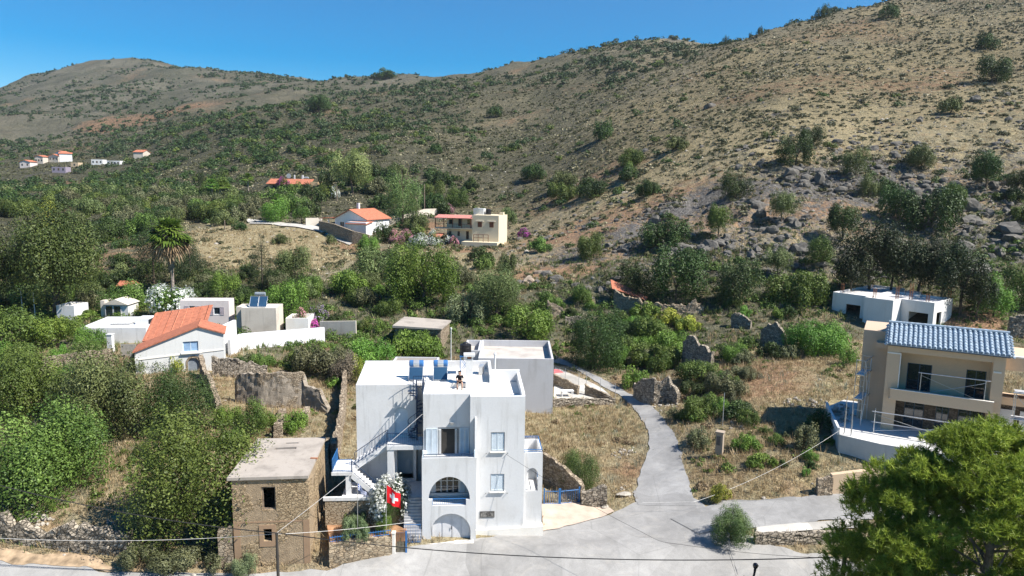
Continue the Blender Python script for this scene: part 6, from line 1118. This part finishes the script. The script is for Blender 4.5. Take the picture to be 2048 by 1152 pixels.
ruin('ruin_stub', [(1094, 633, 601), (1108, 632, 607), (1126, 629, 618)], .5, STONE, 'small orange toned ruin stub above the dark fig tree', jag=.2); ruin('ruin_stub', [(1130, 649, 633), (1162, 647, 629)], .5, DSTONE, 'low ruin stub just above the fig tree crown'); ruin('ruin_stub', [(1462, 652, 632), (1478, 653, 624), (1502, 657, 641)], .6, DSTONE, 'grey ruin stub left of the unfinished house, upper one'); ruin('ruin_stub', [(1521, 692, 657), (1545, 694, 642), (1570, 697, 668)], .6, DSTONE, 'grey ruin stub left of the unfinished house, lower one'); ruin('ruin_stub', [(2015, 672, 634), (2052, 676, 630)], .8, DSTONE, 'dark stone block wall at the right frame edge behind the villa')
ruin('yard_wall', [(1107, 770, 748), (1130, 778, 758), (1157, 790, 772)], .3, STONE, 'left stone wall of the yard beside the grey block', 'stone wall', .03); ruin('yard_wall', [(1170, 790, 768), (1200, 798, 782), (1228, 806, 797)], .3, STONE, 'right stone wall of the yard along the lane', 'stone wall', .03); ruin('yard_wall', [(1106, 814, 797), (1170, 812, 797), (1230, 809, 797)], .3, DSTONE, 'front stone wall of the yard above the dry field', 'stone wall', .03)
ruin('field_wall', [(1086, 962, 906), (1110, 972, 920), (1140, 990, 943), (1165, 1004, 972)], .45, STONE, 'stone wall descending from the side balcony to the juniper', 'stone wall', .06); ruin('gate_pier', [(1163, 1010, 982), (1192, 1014, 976), (1194, 1014, 975), (1213, 1016, 976)], .6, DSTONE, 'rough stone gate pier right of the blue gate', 'stone pier', .1)
ruin('street_wall', [(1508, 1086, 1068), (1560, 1085, 1066), (1620, 1083, 1064), (1690, 1081, 1060)], .45, DSTONE, 'low grey rubble wall between the two streets', 'stone wall', .08); ruin('street_wall', [(1632, 990, 958), (1662, 989, 955)], .4, STONE, 'short stone wall at the foot of the villa bank', 'stone wall', .06); panelwall('retaining_wall', [(1662, 990, 950), (1745, 988, 940)], .4, BEIGE, 'beige retaining wall behind the pine below the villa')
q = ong(1226, 612); t_ = M(); t_.slab([(0, 0), (1.8, .1), (4.9, .0), (5.3, .9), (3.6, 1.7), (1.2, 2.0), (-.2, 2.2)], o=(0, 0, 0), u=(1, 0, -.30), v=(-.1, 1, .45), t=-.14); o = t_.build('broken_tile_roof', ORT); o.location = (q.x-.3, q.y-.3, aty(1226, 578, q.y).z); o.rotation_euler = (0, 0, R(-12)); tag(o, 'leaning scrap of orange tile roof on the long ruin', 'roof remnant')
# rocks
def rock_mesh(name, seed, mat, sx=1, sy=1, sz=.7, sub=2):
    bm = bmesh.new(); bmesh.ops.create_icosphere(bm, subdivisions=sub, radius=1); r = np.random.default_rng(seed)
    pl = [(unit(1, r)[0], r.uniform(.58, .9)) for _ in range(14)]
    for v in bm.verts:
        c = np.array(v.co)
        for d, h in pl:
            k = c@d
            if k > h: c = c-d*(k-h)
        c *= 1+(.12 if sub < 3 else .05)*(r.random()-.5)+(0 if sub < 2 else .22*float(fbm(c[0]*2.3+seed, c[1]*2.3+c[2]*1.7, 4))); v.co = (c[0]*sx, c[1]*sy, c[2]*sz)
    me = bpy.data.meshes.new(name); bm.to_mesh(me); bm.free(); me.materials.append(mat); return me
def rockmat(name, a, b_):
    m, t, b = newmat(name); n = noise(t, coord(t), 2.2, 6, .7); t.links.new(ramp(t, n, [(.3, a), (.6, b_), (.8, tuple(min(1, x*1.5) for x in b_))]), b.inputs['Base Color']); b.inputs['Roughness'].default_value = .95; bump(t, b, n, .8, .12); return m
RK = rockmat('limestone_dark', (.045, .042, .038), (.15, .138, .12)); RKL = rockmat('limestone_pale', (.22, .195, .16), (.42, .38, .325))
rocks = [rock_mesh('boulder', s, RK, 1, .8, .75) for s in range(5)]; rl = [rock_mesh('stone', s+9, RKL, 1, .8, .6) for s in range(4)]
def dens_rock(x, Y, u): return np.clip(np.clip((u+.02)/.25, 0, 1)*np.clip(fbm(x/11+5, Y/9+5, 4)*3.2+.05, 0, 1)*np.clip((190-Y)/40, .12, 1), 0, 1)
xs, ys, r = scatter(26000, 103, 420, dens_rock, 61, -.08, .76, .6); k = keep_clear(xs, ys); xs, ys = xs[k], ys[k]; sz = np.exp(r.normal(size=len(xs))*.5)*(.40+.14*np.exp(-((ys-128)/18)**2)); order = np.argsort(ys/sz); ind = order[:290]; rest = order[290:]
rows_ = {}
for q, i in enumerate(ind):
    x, y = xs[i], ys[i]; o = link('boulder', rocks[q % 5], None, (x, y, float(ground(x, y))+.1*sz[i]), random.random()*6, (sz[i]*1.2, sz[i], sz[i]*random.uniform(.7, 1.5)))
    tag(o, unique(['large', 'middling', 'small'][0 if sz[i] > .95 else 1 if sz[i] > .65 else 2]+' dark boulder', x, y, 0, ''), 'boulder', 'dark boulders on the rocky slope')
def rock_stuff(name, xs, ys, sz, protos, label, mat):
    Vs = []; Fs = []; off = 0; P = []
    for me in protos: a = np.empty(len(me.vertices)*3, np.float32); me.vertices.foreach_get('co', a); f = np.empty(len(me.polygons)*3, np.int32); me.polygons.foreach_get('vertices', f); P.append((a.reshape(-1, 3), f.reshape(-1, 3)))
    z = ground(xs, ys); rr = np.random.default_rng(1)
    for i in range(len(xs)):
        a, f = P[i % len(P)]; th = rr.random()*6.28; c, s = math.cos(th), math.sin(th); b = a@np.array([[c, s, 0], [-s, c, 0], [0, 0, 1]])*sz[i]*np.array([1.2, 1, rr.uniform(.7, 1.4)]); Vs.append(b+[xs[i], ys[i], z[i]]); Fs.append(f+off); off += len(a)
    return tag(link(name, npmesh(name, np.concatenate(Vs), np.concatenate(Fs), mat)), label, 'rocks', kind='stuff')
small = [rock_mesh('rock', s+30, RK, 1, .8, .75, 1) for s in range(5)]; smallp = [rock_mesh('rock', s+50, RKL, 1, .8, .6, 1) for s in range(4)]
rock_stuff('rocks', xs[rest], ys[rest], sz[rest], small, 'dark limestone outcrops and broken stones on the slope', RK)
xs, ys, r = scatter(5000, 105, 330, lambda x, Y, u: np.clip(fbm(x/9+25, Y/9+5, 3)*1.5+.1, 0, 1), 63, -.5, .9, 1.0); k = keep_clear(xs, ys); rock_stuff('pale_rocks', xs[k], ys[k], np.exp(r.normal(size=k.sum())*.45)*.24, smallp, 'small pale stones strewn over the dry slope', RKL)
xs, ys, r = scatter(1500, 42, 100, lambda x, Y, u: np.clip(fbm(x/5+25, Y/5+5, 3)*1.6-.05, 0, 1), 64, -.8, .85, 1.4); k = ~on_road(xs, ys) & ~in_built(xs, ys); rock_stuff('loose_stones', xs[k], ys[k], np.exp(r.normal(size=k.sum())*.5)*.12, smallp, 'loose pale stones in the grass around the ruins', RKL)
for px, py, s, n, lb in [(1248, 905, .17, 45, 'heap of pale stones on the field edge beside the lane'), (30, 1040, .32, 30, 'heap of big pale stones at the lower left street corner'), (180, 1078, .22, 26, 'fallen pale stones in front of the tumbled wall'), (1245, 985, .15, 12, 'few stones around the flat slab near the gate pier'), (360, 1120, .3, 8, 'grey rocks below the large tree'), (1490, 845, .2, 18, 'stones below the concrete pillar thicket'), (1610, 810, .28, 26, 'stone rubble on the bank beside the villa'), (1330, 812, .2, 18, 'fallen stones below the lane edge ruin'), (1545, 700, .2, 12, 'stones fallen round the lower ruin stub'), (70, 1050, .2, 22, 'pale stones beside the left street heap')]:
    p = ong(px, py); rr = np.random.default_rng(px); m1 = []; Vs = []; Fs = []; off = 0
    for j in range(n):
        me = smallp[j % 4]; a = np.empty(len(me.vertices)*3, np.float32); me.vertices.foreach_get('co', a); a = a.reshape(-1, 3); f = np.empty(len(me.polygons)*3, np.int32); me.polygons.foreach_get('vertices', f); x, y = rr.normal(0, s*3.2), rr.normal(0, s*3.2); c, s_ = math.cos(j), math.sin(j)
        Vs.append(a@np.array([[c, s_, 0], [-s_, c, 0], [0, 0, 1]])*s*rr.uniform(.5, 1.3)+[x, y, float(ground(p.x+x, p.y+y))-p.z+s*.2]); Fs.append(f.reshape(-1, 3)+off); off += len(a)
    o = link('stone_heap', npmesh('stone_heap', np.concatenate(Vs), np.concatenate(Fs), RKL), None, p); tag(o, lb, 'stones', kind='stuff')
o = link('stone_slab', rl[0], None, ong(1247, 993)+Vector((0, 0, .15)), .3, (.75, .38, .3)); tag(o, 'long flat grey stone slab lying by the lane mouth', 'stone slab'); o = link('stone_slab', rl[1], None, ong(1210, 1018)+Vector((0, 0, .1)), 1, (.35, .3, .35)); tag(o, 'small block of stone in front of the gate pier', 'stone slab')
for px, py, s, lb in [(1060, 560, 2.6, 'large brown grey outcrop on the ravine bank, centre'), (1090, 545, 2.0, 'large outcrop on the ravine bank, right of centre'), (1030, 532, 1.6, 'pale outcrop below the cream hillside house'), (965, 520, 1.5, 'pale rock shelf just below the cream house forecourt'), (1380, 470, 2.0, 'dark crag among the slope bushes, left'), (1500, 505, 2.2, 'dark crag above the broad bush'), (1740, 385, 2.6, 'dark crag on the upper cliff band, left'), (1830, 400, 2.8, 'dark crag on the upper cliff band, middle'), (1945, 440, 3.0, 'dark crag under the right frame tree'), (2030, 470, 3.0, 'dark crag at the right frame edge'), (1880, 380, 2.2, 'dark crag on the upper cliff band, right')]:
    p = ong(px, py); o = link('crag', rock_mesh('crag', px, RK if px > 1200 else rockmat('brown_limestone', (.15, .11, .08), (.33, .27, .21)), 1.2, .9, .9, 3), None, p-Vector((0, 0, s*.25)), px, (s*1.0, s*.6, s*.62)); tag(o, lb, 'outcrop')

# ================= street furniture and small things =================
def pole(name, px, pb, pt, r, mat, label, z=None, cat='pole', Y=None, extra=None):
    p = ong(px, pb) if Y is None else Vector((*aty(px, pb, Y)[:2], 0)); 
    if Y is not None: p.z = float(ground(p.x, p.y))
    t = aty(px, pt, p.y).z-p.z; m1 = M(); m1.tube([(0, 0, -.5), (0, 0, t)], [r*1.15, r*.85], 8); 
    if extra: extra(m1, t)
    o = m1.build(name, mat); o.location = p; return tag(o, label, cat), Vector((p.x, p.y, p.z+t))
lamphead = lambda m1, t: m1.tube([(0, 0, t), (-.1, 0, t+.25), (-.35, 0, t+.3)], .05, 6)
pole('lamp_post', 46, 632, 582, .07, PALE, 'left one of two slim pale lamp posts under the left trees', cat='lamp post', extra=lamphead); pole('lamp_post', 71, 640, 586, .07, PALE, 'right one of two slim pale lamp posts under the left trees', cat='lamp post', extra=lamphead)
pole('utility_pole', 6, 700, 668, .12, WOOD, 'dark wooden post cut by the left frame edge'); pole('utility_pole', 849, 425, 368, .14, WOOD, 'wooden utility pole behind the tall poplar on the slope'); pole('utility_pole', 674, 402, 372, .14, WOOD, 'wooden utility pole in front of the yellowish eucalyptus'); pole('utility_pole', 450, 460, 440, .12, WOOD, 'small wooden pole left of the farm track'); pole('utility_pole', 530, 445, 425, .12, WOOD, 'small wooden pole beside the bright track bush')
_, TP = pole('utility_pole', 557, 1168, 1066, .09, plain('dark_pole', (.05, .045, .04), .8), 'dark steel pole in front of the stone tower house', Y=38.2)
_, WP = pole('utility_pole', 1684, 1175, 1106, .13, WOOD, 'stout wooden utility pole in front of the corner pine', Y=33.5, extra=lambda m1, t: m1.tube([(-.1, 0, t-.15), (.45, -.1, t-.75)], .02, 4).box(-.14, .14, -.14, .14, t, t+.1))
pole('mast', 1445, 852, 786, .035, ALU, 'thin antenna mast behind the concrete meter pillar'); pole('mast', 1668, 1005, 880, .03, ALU, 'x') if False else None
p = ong(1438, 912); o = M().box(-.28, .28, -.25, .25, -.4, 2.0).box(-.34, .34, -.31, .31, 2.0, 2.12).build('meter_pillar', plaster('tan_concrete', (.38, .31, .24), (.25, .2, .16), .5, .8, .6)); o.location = p; o.rotation_euler[2] = R(-30); tag(o, 'tall square concrete meter pillar on the dry plot beside the lane', 'pillar'); mb = M().box(-.2, .1, -.29, -.252, 1.0, 1.75).build('meter_box', plain('meter_dark', (.12, .11, .10), .5), o)
def cable(name, pts, r, mat, label, sag=0):
    c = spline([np.array(p) for p in pts], 8); m1 = M(); m1.tube([Vector(p) for p in c], r, 4); o = m1.build(name, mat); return tag(o, label, 'cable')
def hang(a, b, sag, n=8): return [(a[0]+(b[0]-a[0])*k/n, a[1]+(b[1]-a[1])*k/n, a[2]+(b[2]-a[2])*k/n-sag*4*(k/n)*(1-k/n)) for k in range(n+1)]
CBL = plain('black_cable', (.02, .02, .02), .6); CBW = plain('pale_cable', (.6, .58, .55), .6)
LP = aty(-60, 955, 38.0); cable('power_cable', hang(LP, TP, .45), .03, CBL, 'black power cable running from the left frame edge to the dark pole'); cable('power_cable', hang(TP, WP+Vector((0, 0, -.2)), .75), .03, CBL, 'black power cable between the dark pole and the wooden pole across the street'); cable('power_cable', hang(WP+Vector((0, 0, -.2)), WP+Vector((12, -1, .1)), .4), .03, CBL, 'black power cable running right from the wooden pole into the pine')
cable('telephone_cable', hang(aty(-60, 1073, 39.0), TP+Vector((0, 0, -.05)), .35), .013, CBW, 'pale telephone cable from the left frame edge to the dark pole'); HC = wl(-.02, 1.0, 8.3); cable('service_cable', hang(TP+Vector((0, 0, .0)), HC, .15), .014, CBW, 'pale service cable rising from the dark pole to the white house corner'); cable('telephone_cable', hang(TP+Vector((0, 0, -.08)), wl(-.6, -.3, 1.6), .1), .014, CBW, 'pale cable level across the tower house to the garden gate')
cable('telephone_cable', hang(aty(1285, 1005, 47.5), aty(1390, 1003, 47), .02)+hang(aty(1392, 1003, 47), vl(-2.8, -3.3, .3), .5)[1:], .012, CBW, 'pale cable crossing the lane mouth and the dry plot to the villa')
cable('service_cable', hang(wl(5.4, .78, 5.6), aty(1320, 1082, 38), .2)+hang(aty(1320, 1082, 38), WP+Vector((0, 0, -.3)), .2)[1:], .010, CBL, 'thin dark wire from the house window over the street to the wooden pole')
# blue gate and fences
def fence(name, pa, pb_, h, mat, label, cat, posts=True, gap=.15, ztop=None, parent=None, lift=0):
    a, b = pa, pb_; r = empty(name, a, 0, label, cat); d = b-a; f = M(); f.tube([(0, 0, h+lift), (d.x, d.y, d.z+h+lift)], .022, 5).tube([(0, 0, .12+lift), (d.x, d.y, d.z+.12+lift)], .022, 5); n = int(d.length/gap)
    for k in range(n+1): q = d*(k/n); f.tube([(q.x, q.y, q.z+.03+lift), (q.x, q.y, q.z+h+.1+lift)], .016, 4)
    f.build('bar_panel', mat, r)
    if posts:
        for q in (Vector((0, 0, 0)), d): M().box(q.x-.05, q.x+.05, q.y-.05, q.y+.05, q.z-.3, q.z+h+.2+lift).build('post', mat, r)
    return r
ga, gb, gc = ong(1088, 1010), ong(1118, 1010), ong(1158, 1006); fence('blue_gate', ga, gb, 1.05, BLUE, 'blue barred gate leaf nearest the white house', 'gate'); fence('blue_gate', gb+Vector((.08, 0, 0)), gc, 1.05, BLUE, 'blue barred gate leaf next to the juniper', 'gate')
A0 = ong(661, 1128); A1 = ong(782, 1104); ruin('garden_wall', [(659, 1132, 1086), (700, 1124, 1080), (783, 1107, 1072)], .3, masonry('tan_masonry', (.36, .28, .19), (.50, .41, .29), (.24, .18, .12), 3.4), 'tan stone front garden wall below the lavender', 'stone wall', .015)
za = aty(661, 1087, A0.y).z; zb_ = aty(782, 1072, A1.y).z; fence('blue_fence', Vector((A0.x, A0.y, za)), Vector((A1.x, A1.y, zb_)), .38, BLUE, 'low blue railing on top of the tan garden wall', 'fence', False)
p = ong(788, 1106); o = M().box(-.09, .09, -.12, .12, -.3, 1.35).box(-.12, .12, -.15, .15, 1.35, 1.42).build('gate_pier', CREAM); o.location = p; tag(o, 'narrow cream gate pier at the right end of the tan wall', 'pillar'); 
r_ = empty('garden_gate', ong(793, 1106), R(4), 'narrow blue and black garden gate beside the stone steps', 'gate'); f = M(); f.box(0, .55, 0, .03, .05, .75); f.build('lower_panel', plain('gate_sheet', (.17, .15, .11), .6, .1, .4, 6), r_); f = M(); 
for k in range(6): f.tube([(.04+k*.1, 0, .75), (.04+k*.1, 0, 1.35)], .01, 4)
f.tube([(0, 0, 1.35), (.58, 0, 1.35)], .02, 5).build('bars', DKBLUE, r_); M().box(.56, .66, -.04, .04, -.2, 1.45).build('post', BLUE, r_)
f = empty('stair_gate', wl(-1.15, -.38, .15), WA, 'blue barred gate across the foot of the stone steps', 'gate'); m1 = M()
for k in range(11): m1.tube([(k*.105, 0, .05), (k*.105, 0, 1.3)], .010, 4)
m1.tube([(0, 0, 1.3), (1.05, 0, 1.3)], .02, 5).tube([(0, 0, .1), (1.05, 0, .1)], .02, 5); m1.build('bars', BLUE, f)
# wire fence of the yard
r_ = empty('wire_fence', ong(1165, 792), 0, 'thin wire fence with steel posts around the yard by the lane', 'fence'); b0 = r_.location; pts = [ong(1107, 768), ong(1130, 774), ong(1157, 784), ong(1172, 786), ong(1200, 796), ong(1230, 806)]
for q in pts: d = q-b0; M().tube([(d.x, d.y, d.z), (d.x, d.y, d.z+2.2)], .025, 5).build('post', PIPEM, r_)
f = M()
for z in (1.2, 1.5, 1.8, 2.15): f.tube([q-b0+Vector((0, 0, z)) for q in pts], .007, 3)
f.build('wire', PIPEM, r_)
q = M(); q.slab([(0, 0), (1.5, 0), (.8, .5), (.1, .6)], o=(0, 0, 0), u=(.9, .3, 0), v=(-.2, .5, .85), t=.05); o = q.build('red_tarpaulin', plain('faded_red', (.62, .12, .13), .7)); o.location = ong(1108, 748); tag(o, 'faded red tarpaulin showing behind the grey flat roofed block', 'tarpaulin')
def table(loc, label):
    r = empty('garden_table', loc, R(8), label, 'table'); M().box(-.7, .7, -.35, .35, .7, .76).build('tabletop', WHITE, r)
    for x in (-.6, .6):
        for y in (-.27, .27): M().box(x-.04, x+.04, y-.04, y+.04, 0, .698).build('leg', WHITE, r)
table(ong(1134, 794), 'small white table standing in the concrete yard')
# flags
def flag(name, px, pb, pt, W_, Hh, fn, mats, label, droop, z0f=1.0, lean=0.0):
    p = atz(px, pb, .95); top = aty(px+3, pt, p.y).z-p.z; r = empty(name, p, 0, label, 'flag'); M().tube([(0, 0, -.2), (.08, 0, top+.1)], .018, 5).lathe([(.001, top+.1), (.035, top+.13), (.001, top+.17)], (.08, 0, 0), 8).build('flagpole', PIPEM, r)
    n, k = 40, 30; V = []; Fc = []; mi = []
    for i in range(n+1):
        for j in range(k+1):
            u, v_ = i/n, j/k; x = .09+u*W_*.62+.03*math.sin(u*9)*v_; y = .14*math.sin(u*7.5+v_*2)*u; z = top-v_*Hh-u*droop*(1-.25*v_); V.append((x, y, z))
    for i in range(n):
        for j in range(k): a = i*(k+1)+j; Fc.append((a, a+1, a+k+2, a+k+1)); mi.append(fn((i+.5)/n, (j+.5)/k))
    me = npmesh('cloth', V, Fc, None, smooth=True); [me.materials.append(m_) for m_ in mats]; me.polygons.foreach_set('material_index', mi); me.update(); link('cloth', me, r)
RED = plain('flag_red', (.72, .012, .02), .6, 0, .04); FW = plain('flag_white', (.82, .82, .82), .6, 0, .03); FB = plain('flag_blue', (.03, .09, .38), .6, 0, .04)
def swiss(u, v_):
    x, y = (u-.5)*1.0, (v_-.5)*1.0; return 1 if (abs(x) < .10 and abs(y) < .31) or (abs(y) < .10 and abs(x) < .31) else 0
def greek(u, v_):
    if u < .37 and v_ < 5/9: x, y = u/.37, v_/(5/9); return 0 if abs(x-.5) < .1 or abs(y-.5) < .1 else 1
    return 1 if int(v_*9) % 2 == 0 else 0
flag('swiss_flag', 772, 1074, 970, 1.35, 1.15, swiss, [RED, FW], 'red flag with a white cross hanging beside the white oleander', .62); flag('greek_flag', 715, 1082, 966, .80, .46, greek, [FW, FB], 'small drooping blue and white striped flag on a thin pole', .62)

# ================= people =================
SKIN = plain('skin', (.42, .25, .18), .6, 0, .05); SHIRT = plain('black_shirt', (.012, .013, .02), .8); SHORTS = plain('black_shorts', (.02, .016, .018), .8); HAIR = plain('dark_hair', (.03, .02, .015), .8)
def skinned(name, nodes, edges, mat, parent, root=0, sub=1):
    me = bpy.data.meshes.new(name); me.from_pydata([n_[0] for n_ in nodes], edges, []); me.materials.append(mat); o = link(name, me, parent); md = o.modifiers.new('skin', 'SKIN'); md.use_smooth_shade = True
    for i, n_ in enumerate(nodes): s = me.skin_vertices[0].data[i]; s.radius = (n_[1], n_[1] if len(n_) < 3 else n_[2]); s.use_root = i == root
    sb = o.modifiers.new('subdivision', 'SUBSURF'); sb.levels = sb.render_levels = sub; return o
def hand_nodes(nodes, edges, wrist, palm, dirv, side, r=.009, curl=1):
    """five fingers rooted in the palm vertex"""
    base = len(nodes); nodes.append((palm, .028, .016)); edges.append((wrist, base)); d = Vector(dirv).normalized(); s = Vector(side).normalized(); dn = d.cross(s).normalized()*curl; pv = Vector(palm)
    for k, (off, L) in enumerate([(-.030, .065), (-.010, .075), (.010, .07), (.028, .055)]):
        a = pv+d*.035+s*off; b = a+d*L*.5+dn*.01; c = b+d*L*.35+dn*.03; i = len(nodes); nodes += [(tuple(a), r), (tuple(b), r*.9), (tuple(c), r*.8)]; edges += [(base, i), (i, i+1), (i+1, i+2)]
    a = pv-s*.035+d*.005; b = a+d*.03-s*.015+dn*.015; i = len(nodes); nodes += [(tuple(a), r*1.1), (tuple(b), r)]; edges += [(base, i), (i, i+1)]
def seated():
    r = empty('person', wl(2.35, 4.18, 9.42), WA, 'person in black clothes sitting on the roof ledge holding a small device', 'person'); N = []; E = []
    # +y is into the roof, the person looks to -y and down
    N += [((0, .05, .12), .13, .10), ((0, .05, .32), .12, .09), ((0, -.02, .50), .15, .10), ((0, -.06, .58), .06), ((0, -.12, .66), .055), ((0, -.14, .74), .085, .095), ((0, -.15, .82), .07, .08)]; E += [(0, 1), (1, 2), (2, 3), (3, 4), (4, 5), (5, 6)]
    for s in (-1, 1):
        i = len(N); N += [((.17*s, -.03, .53), .055), ((.25*s, -.12, .30), .045), ((.10*s, -.33, .25), .03), ((.06*s, -.36, .25), .024)]; E += [(2, i), (i, i+1), (i+1, i+2), (i+2, i+3)]; hand_nodes(N, E, i+3, (.045*s, -.40, .255), (-.4*s, -1, .1), (s*.2, 0, 1) if False else (0, .2, 1), curl=s)
        i = len(N); N += [((.10*s, -.02, .10), .09), ((.17*s, -.36, .10), .062), ((.17*s, -.40, -.12), .052), ((.16*s, -.38, -.24), .036), ((.16*s, -.40, -.31), .035), ((.17*s, -.52, -.335), .03)]; E += [(0, i), (i, i+1), (i+1, i+2), (i+2, i+3), (i+3, i+4), (i+4, i+5)]
    skinned('body', N, E, SKIN, r)
    Ns = [((0, .05, .12), .15, .12), ((0, .05, .32), .145, .115), ((0, -.02, .50), .165, .12), ((0, -.04, .555), .10, .09)]; Es = [(0, 1), (1, 2), (2, 3)]
    for s in (-1, 1): i = len(Ns); Ns += [((.18*s, -.03, .52), .075), ((.235*s, -.10, .36), .068)]; Es += [(2, i), (i, i+1)]
    skinned('shirt', Ns, Es, SHIRT, r); Np = [((0, .04, .12), .14, .12)]; Ep = []
    for s in (-1, 1): i = len(Np); Np += [((.10*s, -.02, .11), .105), ((.16*s, -.29, .11), .088)]; Ep += [(0, i), (i, i+1)]
    skinned('shorts', Np, Ep, SHORTS, r); skinned('hair', [((0, -.11, .80), .095, .10), ((0, -.09, .85), .07, .08), ((0, -.07, .76), .08, .07)], [(0, 1), (0, 2)], HAIR, r)
    for s in (-1, 1): M().lathe([(.01, -.36), (.045, -.35), (.05, -.30), (.04, -.25)], (.16*s, -.42, 0), 8).box(.16*s-.045, .16*s+.045, -.56, -.38, -.365, -.31).build('shoe', BLACK, r, .02)
    f = M(); f.box(-.012, .012, -.262, -.235, .70, .735).build('nose', SKIN, r); 
    for s in (-1, 1): M().lathe([(.002, -.012), (.014, 0), (.002, .012)], (.033*s, -.225, .745), 8, 'y').build('eye', BLACK, r); M().lathe([(.002, -.02), (.025, 0), (.002, .02)], (.09*s, -.13, .73), 8).build('ear', SKIN, r)
    M().box(-.025, .025, -.236, -.228, .678, .686).build('mouth', plain('lips', (.3, .12, .1), .6), r)
    o = M().box(-.09, .09, -.06, .06, -.015, .015).tube([(-.05, -.05, .01), (-.07, -.1, .06)], .006).tube([(.05, -.05, .01), (.07, -.1, .06)], .006).build('remote_controller', BLACK); c = wl(2.35, 4.18-.43, 9.42+.245); o.location = c; o.rotation_euler = (.3, 0, WA); tag(o, 'small black hand held controller between the seated person hands', 'controller')
seated()
def rider():
    hp = aty(1508, 1140, 35.2); x, y = hp.x, hp.y; zg = float(ground(x, y)); r = empty('person', (x, y, zg), R(-60), 'motorcycle rider in dark jacket and black helmet at the bottom edge', 'person'); N = []; E = []; H = hp.z-zg; k = H/1.55
    sc_ = lambda p: (p[0]*k, p[1]*k, p[2]*k)
    P = [((0, -.15, .85), .15, .12), ((0, -.12, 1.05), .14, .11), ((0, -.02, 1.32), .18, .12), ((0, .0, 1.42), .06), ((0, .02, 1.5), .06), ((0, .03, 1.58), .09)]
    N += [(sc_(p[0]),)+p[1:] for p in P]; E += [(0, 1), (1, 2), (2, 3), (3, 4), (4, 5)]
    for s in (-1, 1):
        i = len(N); N += [(sc_((.2*s, -.02, 1.33)), .065), (sc_((.3*s, .15, 1.12)), .05), (sc_((.3*s, .42, 1.08)), .035)]; E += [(2, i), (i, i+1), (i+1, i+2)]; hand_nodes(N, E, i+2, sc_((.3*s, .47, 1.08)), (-.6*s, .5, -.2), (0, 0, 1), .011)
        i = len(N); N += [(sc_((.12*s, -.1, .83)), .1), (sc_((.2*s, .28, .78)), .075), (sc_((.18*s, .18, .42)), .05), (sc_((.18*s, .34, .38)), .04)]; E += [(0, i), (i, i+1), (i+1, i+2), (i+2, i+3)]
    skinned('body', N, E, SHIRT, r); h = M(); h.lathe([(.06, -.15), (.115, -.11), (.14, -.02), (.14, .06), (.11, .12), (.05, .155), (.005, .16)], sc_((0, .03, 1.62)), 16); h.build('helmet', plain('helmet_black', (.02, .014, .016), .2, 0, .1, 1, .7), r, smooth=True); z = sc_((0, .03, 1.62)); M().box(-.09, .09, z[1]+.125, z[1]+.15, z[2]-.05, z[2]+.04).build('visor', GLASS, r, .01)
    c, s_ = math.cos(R(-60)), math.sin(R(-60)); b = empty('motorcycle', (x, y, zg), R(-60), 'dark motorcycle with round mirrors under the rider at the bottom edge', 'motorcycle')
    for yy in (-.65, .75): w = M(); w.lathe([(.22, -.05), (.31, -.05), (.33, 0), (.31, .05), (.22, .05)], (0, yy, .33), 20, 'x'); wo = w.build('wheel', BLACK, b); M().lathe([(.21, -.03), (.21, .03)], (0, yy, .33), 14, 'x').build('rim', ALU, wo)
    M().tube([(0, -.6, .35), (0, -.1, .45), (0, .3, .55), (0, .45, .85)], [.09, .16, .15, .08], 8).build('frame', BLACK, b); M().tube([(0, -.7, .78), (0, -.1, .74), (0, .1, .8), (0, .35, .88)], [.07, .13, .14, .08], 8).build('seat', BLACK, b)
    M().tube([(-.32, .38, 1.02), (-.1, .48, 1.0), (.1, .48, 1.0), (.32, .38, 1.02)], .018, 6).tube([(0, .48, 1.0), (0, .75, .35)], .035, 6).build('handlebar', ALU, b)
    for s in (-1, 1): m_ = M().tube([(.25*s, .42, 1.02), (.36*s, .5, 1.3)], .01, 5).lathe([(.005, -.02), (.06, -.01), (.065, .01), (.005, .015)], (.38*s, .5, 1.34), 12, 'y').build('mirror', ALU, b)
    M().lathe([(.05, .5), (.09, .56), (.09, .6)], (0, 0, .9), 12, 'y').build('headlight', ALU, b)
rider()
all_grass()
# ================= air =================
hz = M(); hz.box(-1750, 1750, -6, 2320, -12, 620); zmin = float(ZG.min())
hm = bpy.data.materials.new('haze_air'); hm.use_nodes = True; hn = hm.node_tree; hn.nodes.clear(); ho = hn.nodes.new('ShaderNodeOutputMaterial'); hv = hn.nodes.new('ShaderNodeVolumePrincipled')
hv.inputs['Color'].default_value = (.80, .88, 1, 1); hv.inputs['Density'].default_value = .00007; hv.inputs['Anisotropy'].default_value = .2; hn.links.new(hv.outputs[0], ho.inputs['Volume'])
h_ = hz.build('haze', hm); tag(h_, 'thin bluish air softening the far hills', kind='stuff')
print('ZRANGE', zmin, float(ZG.max()))
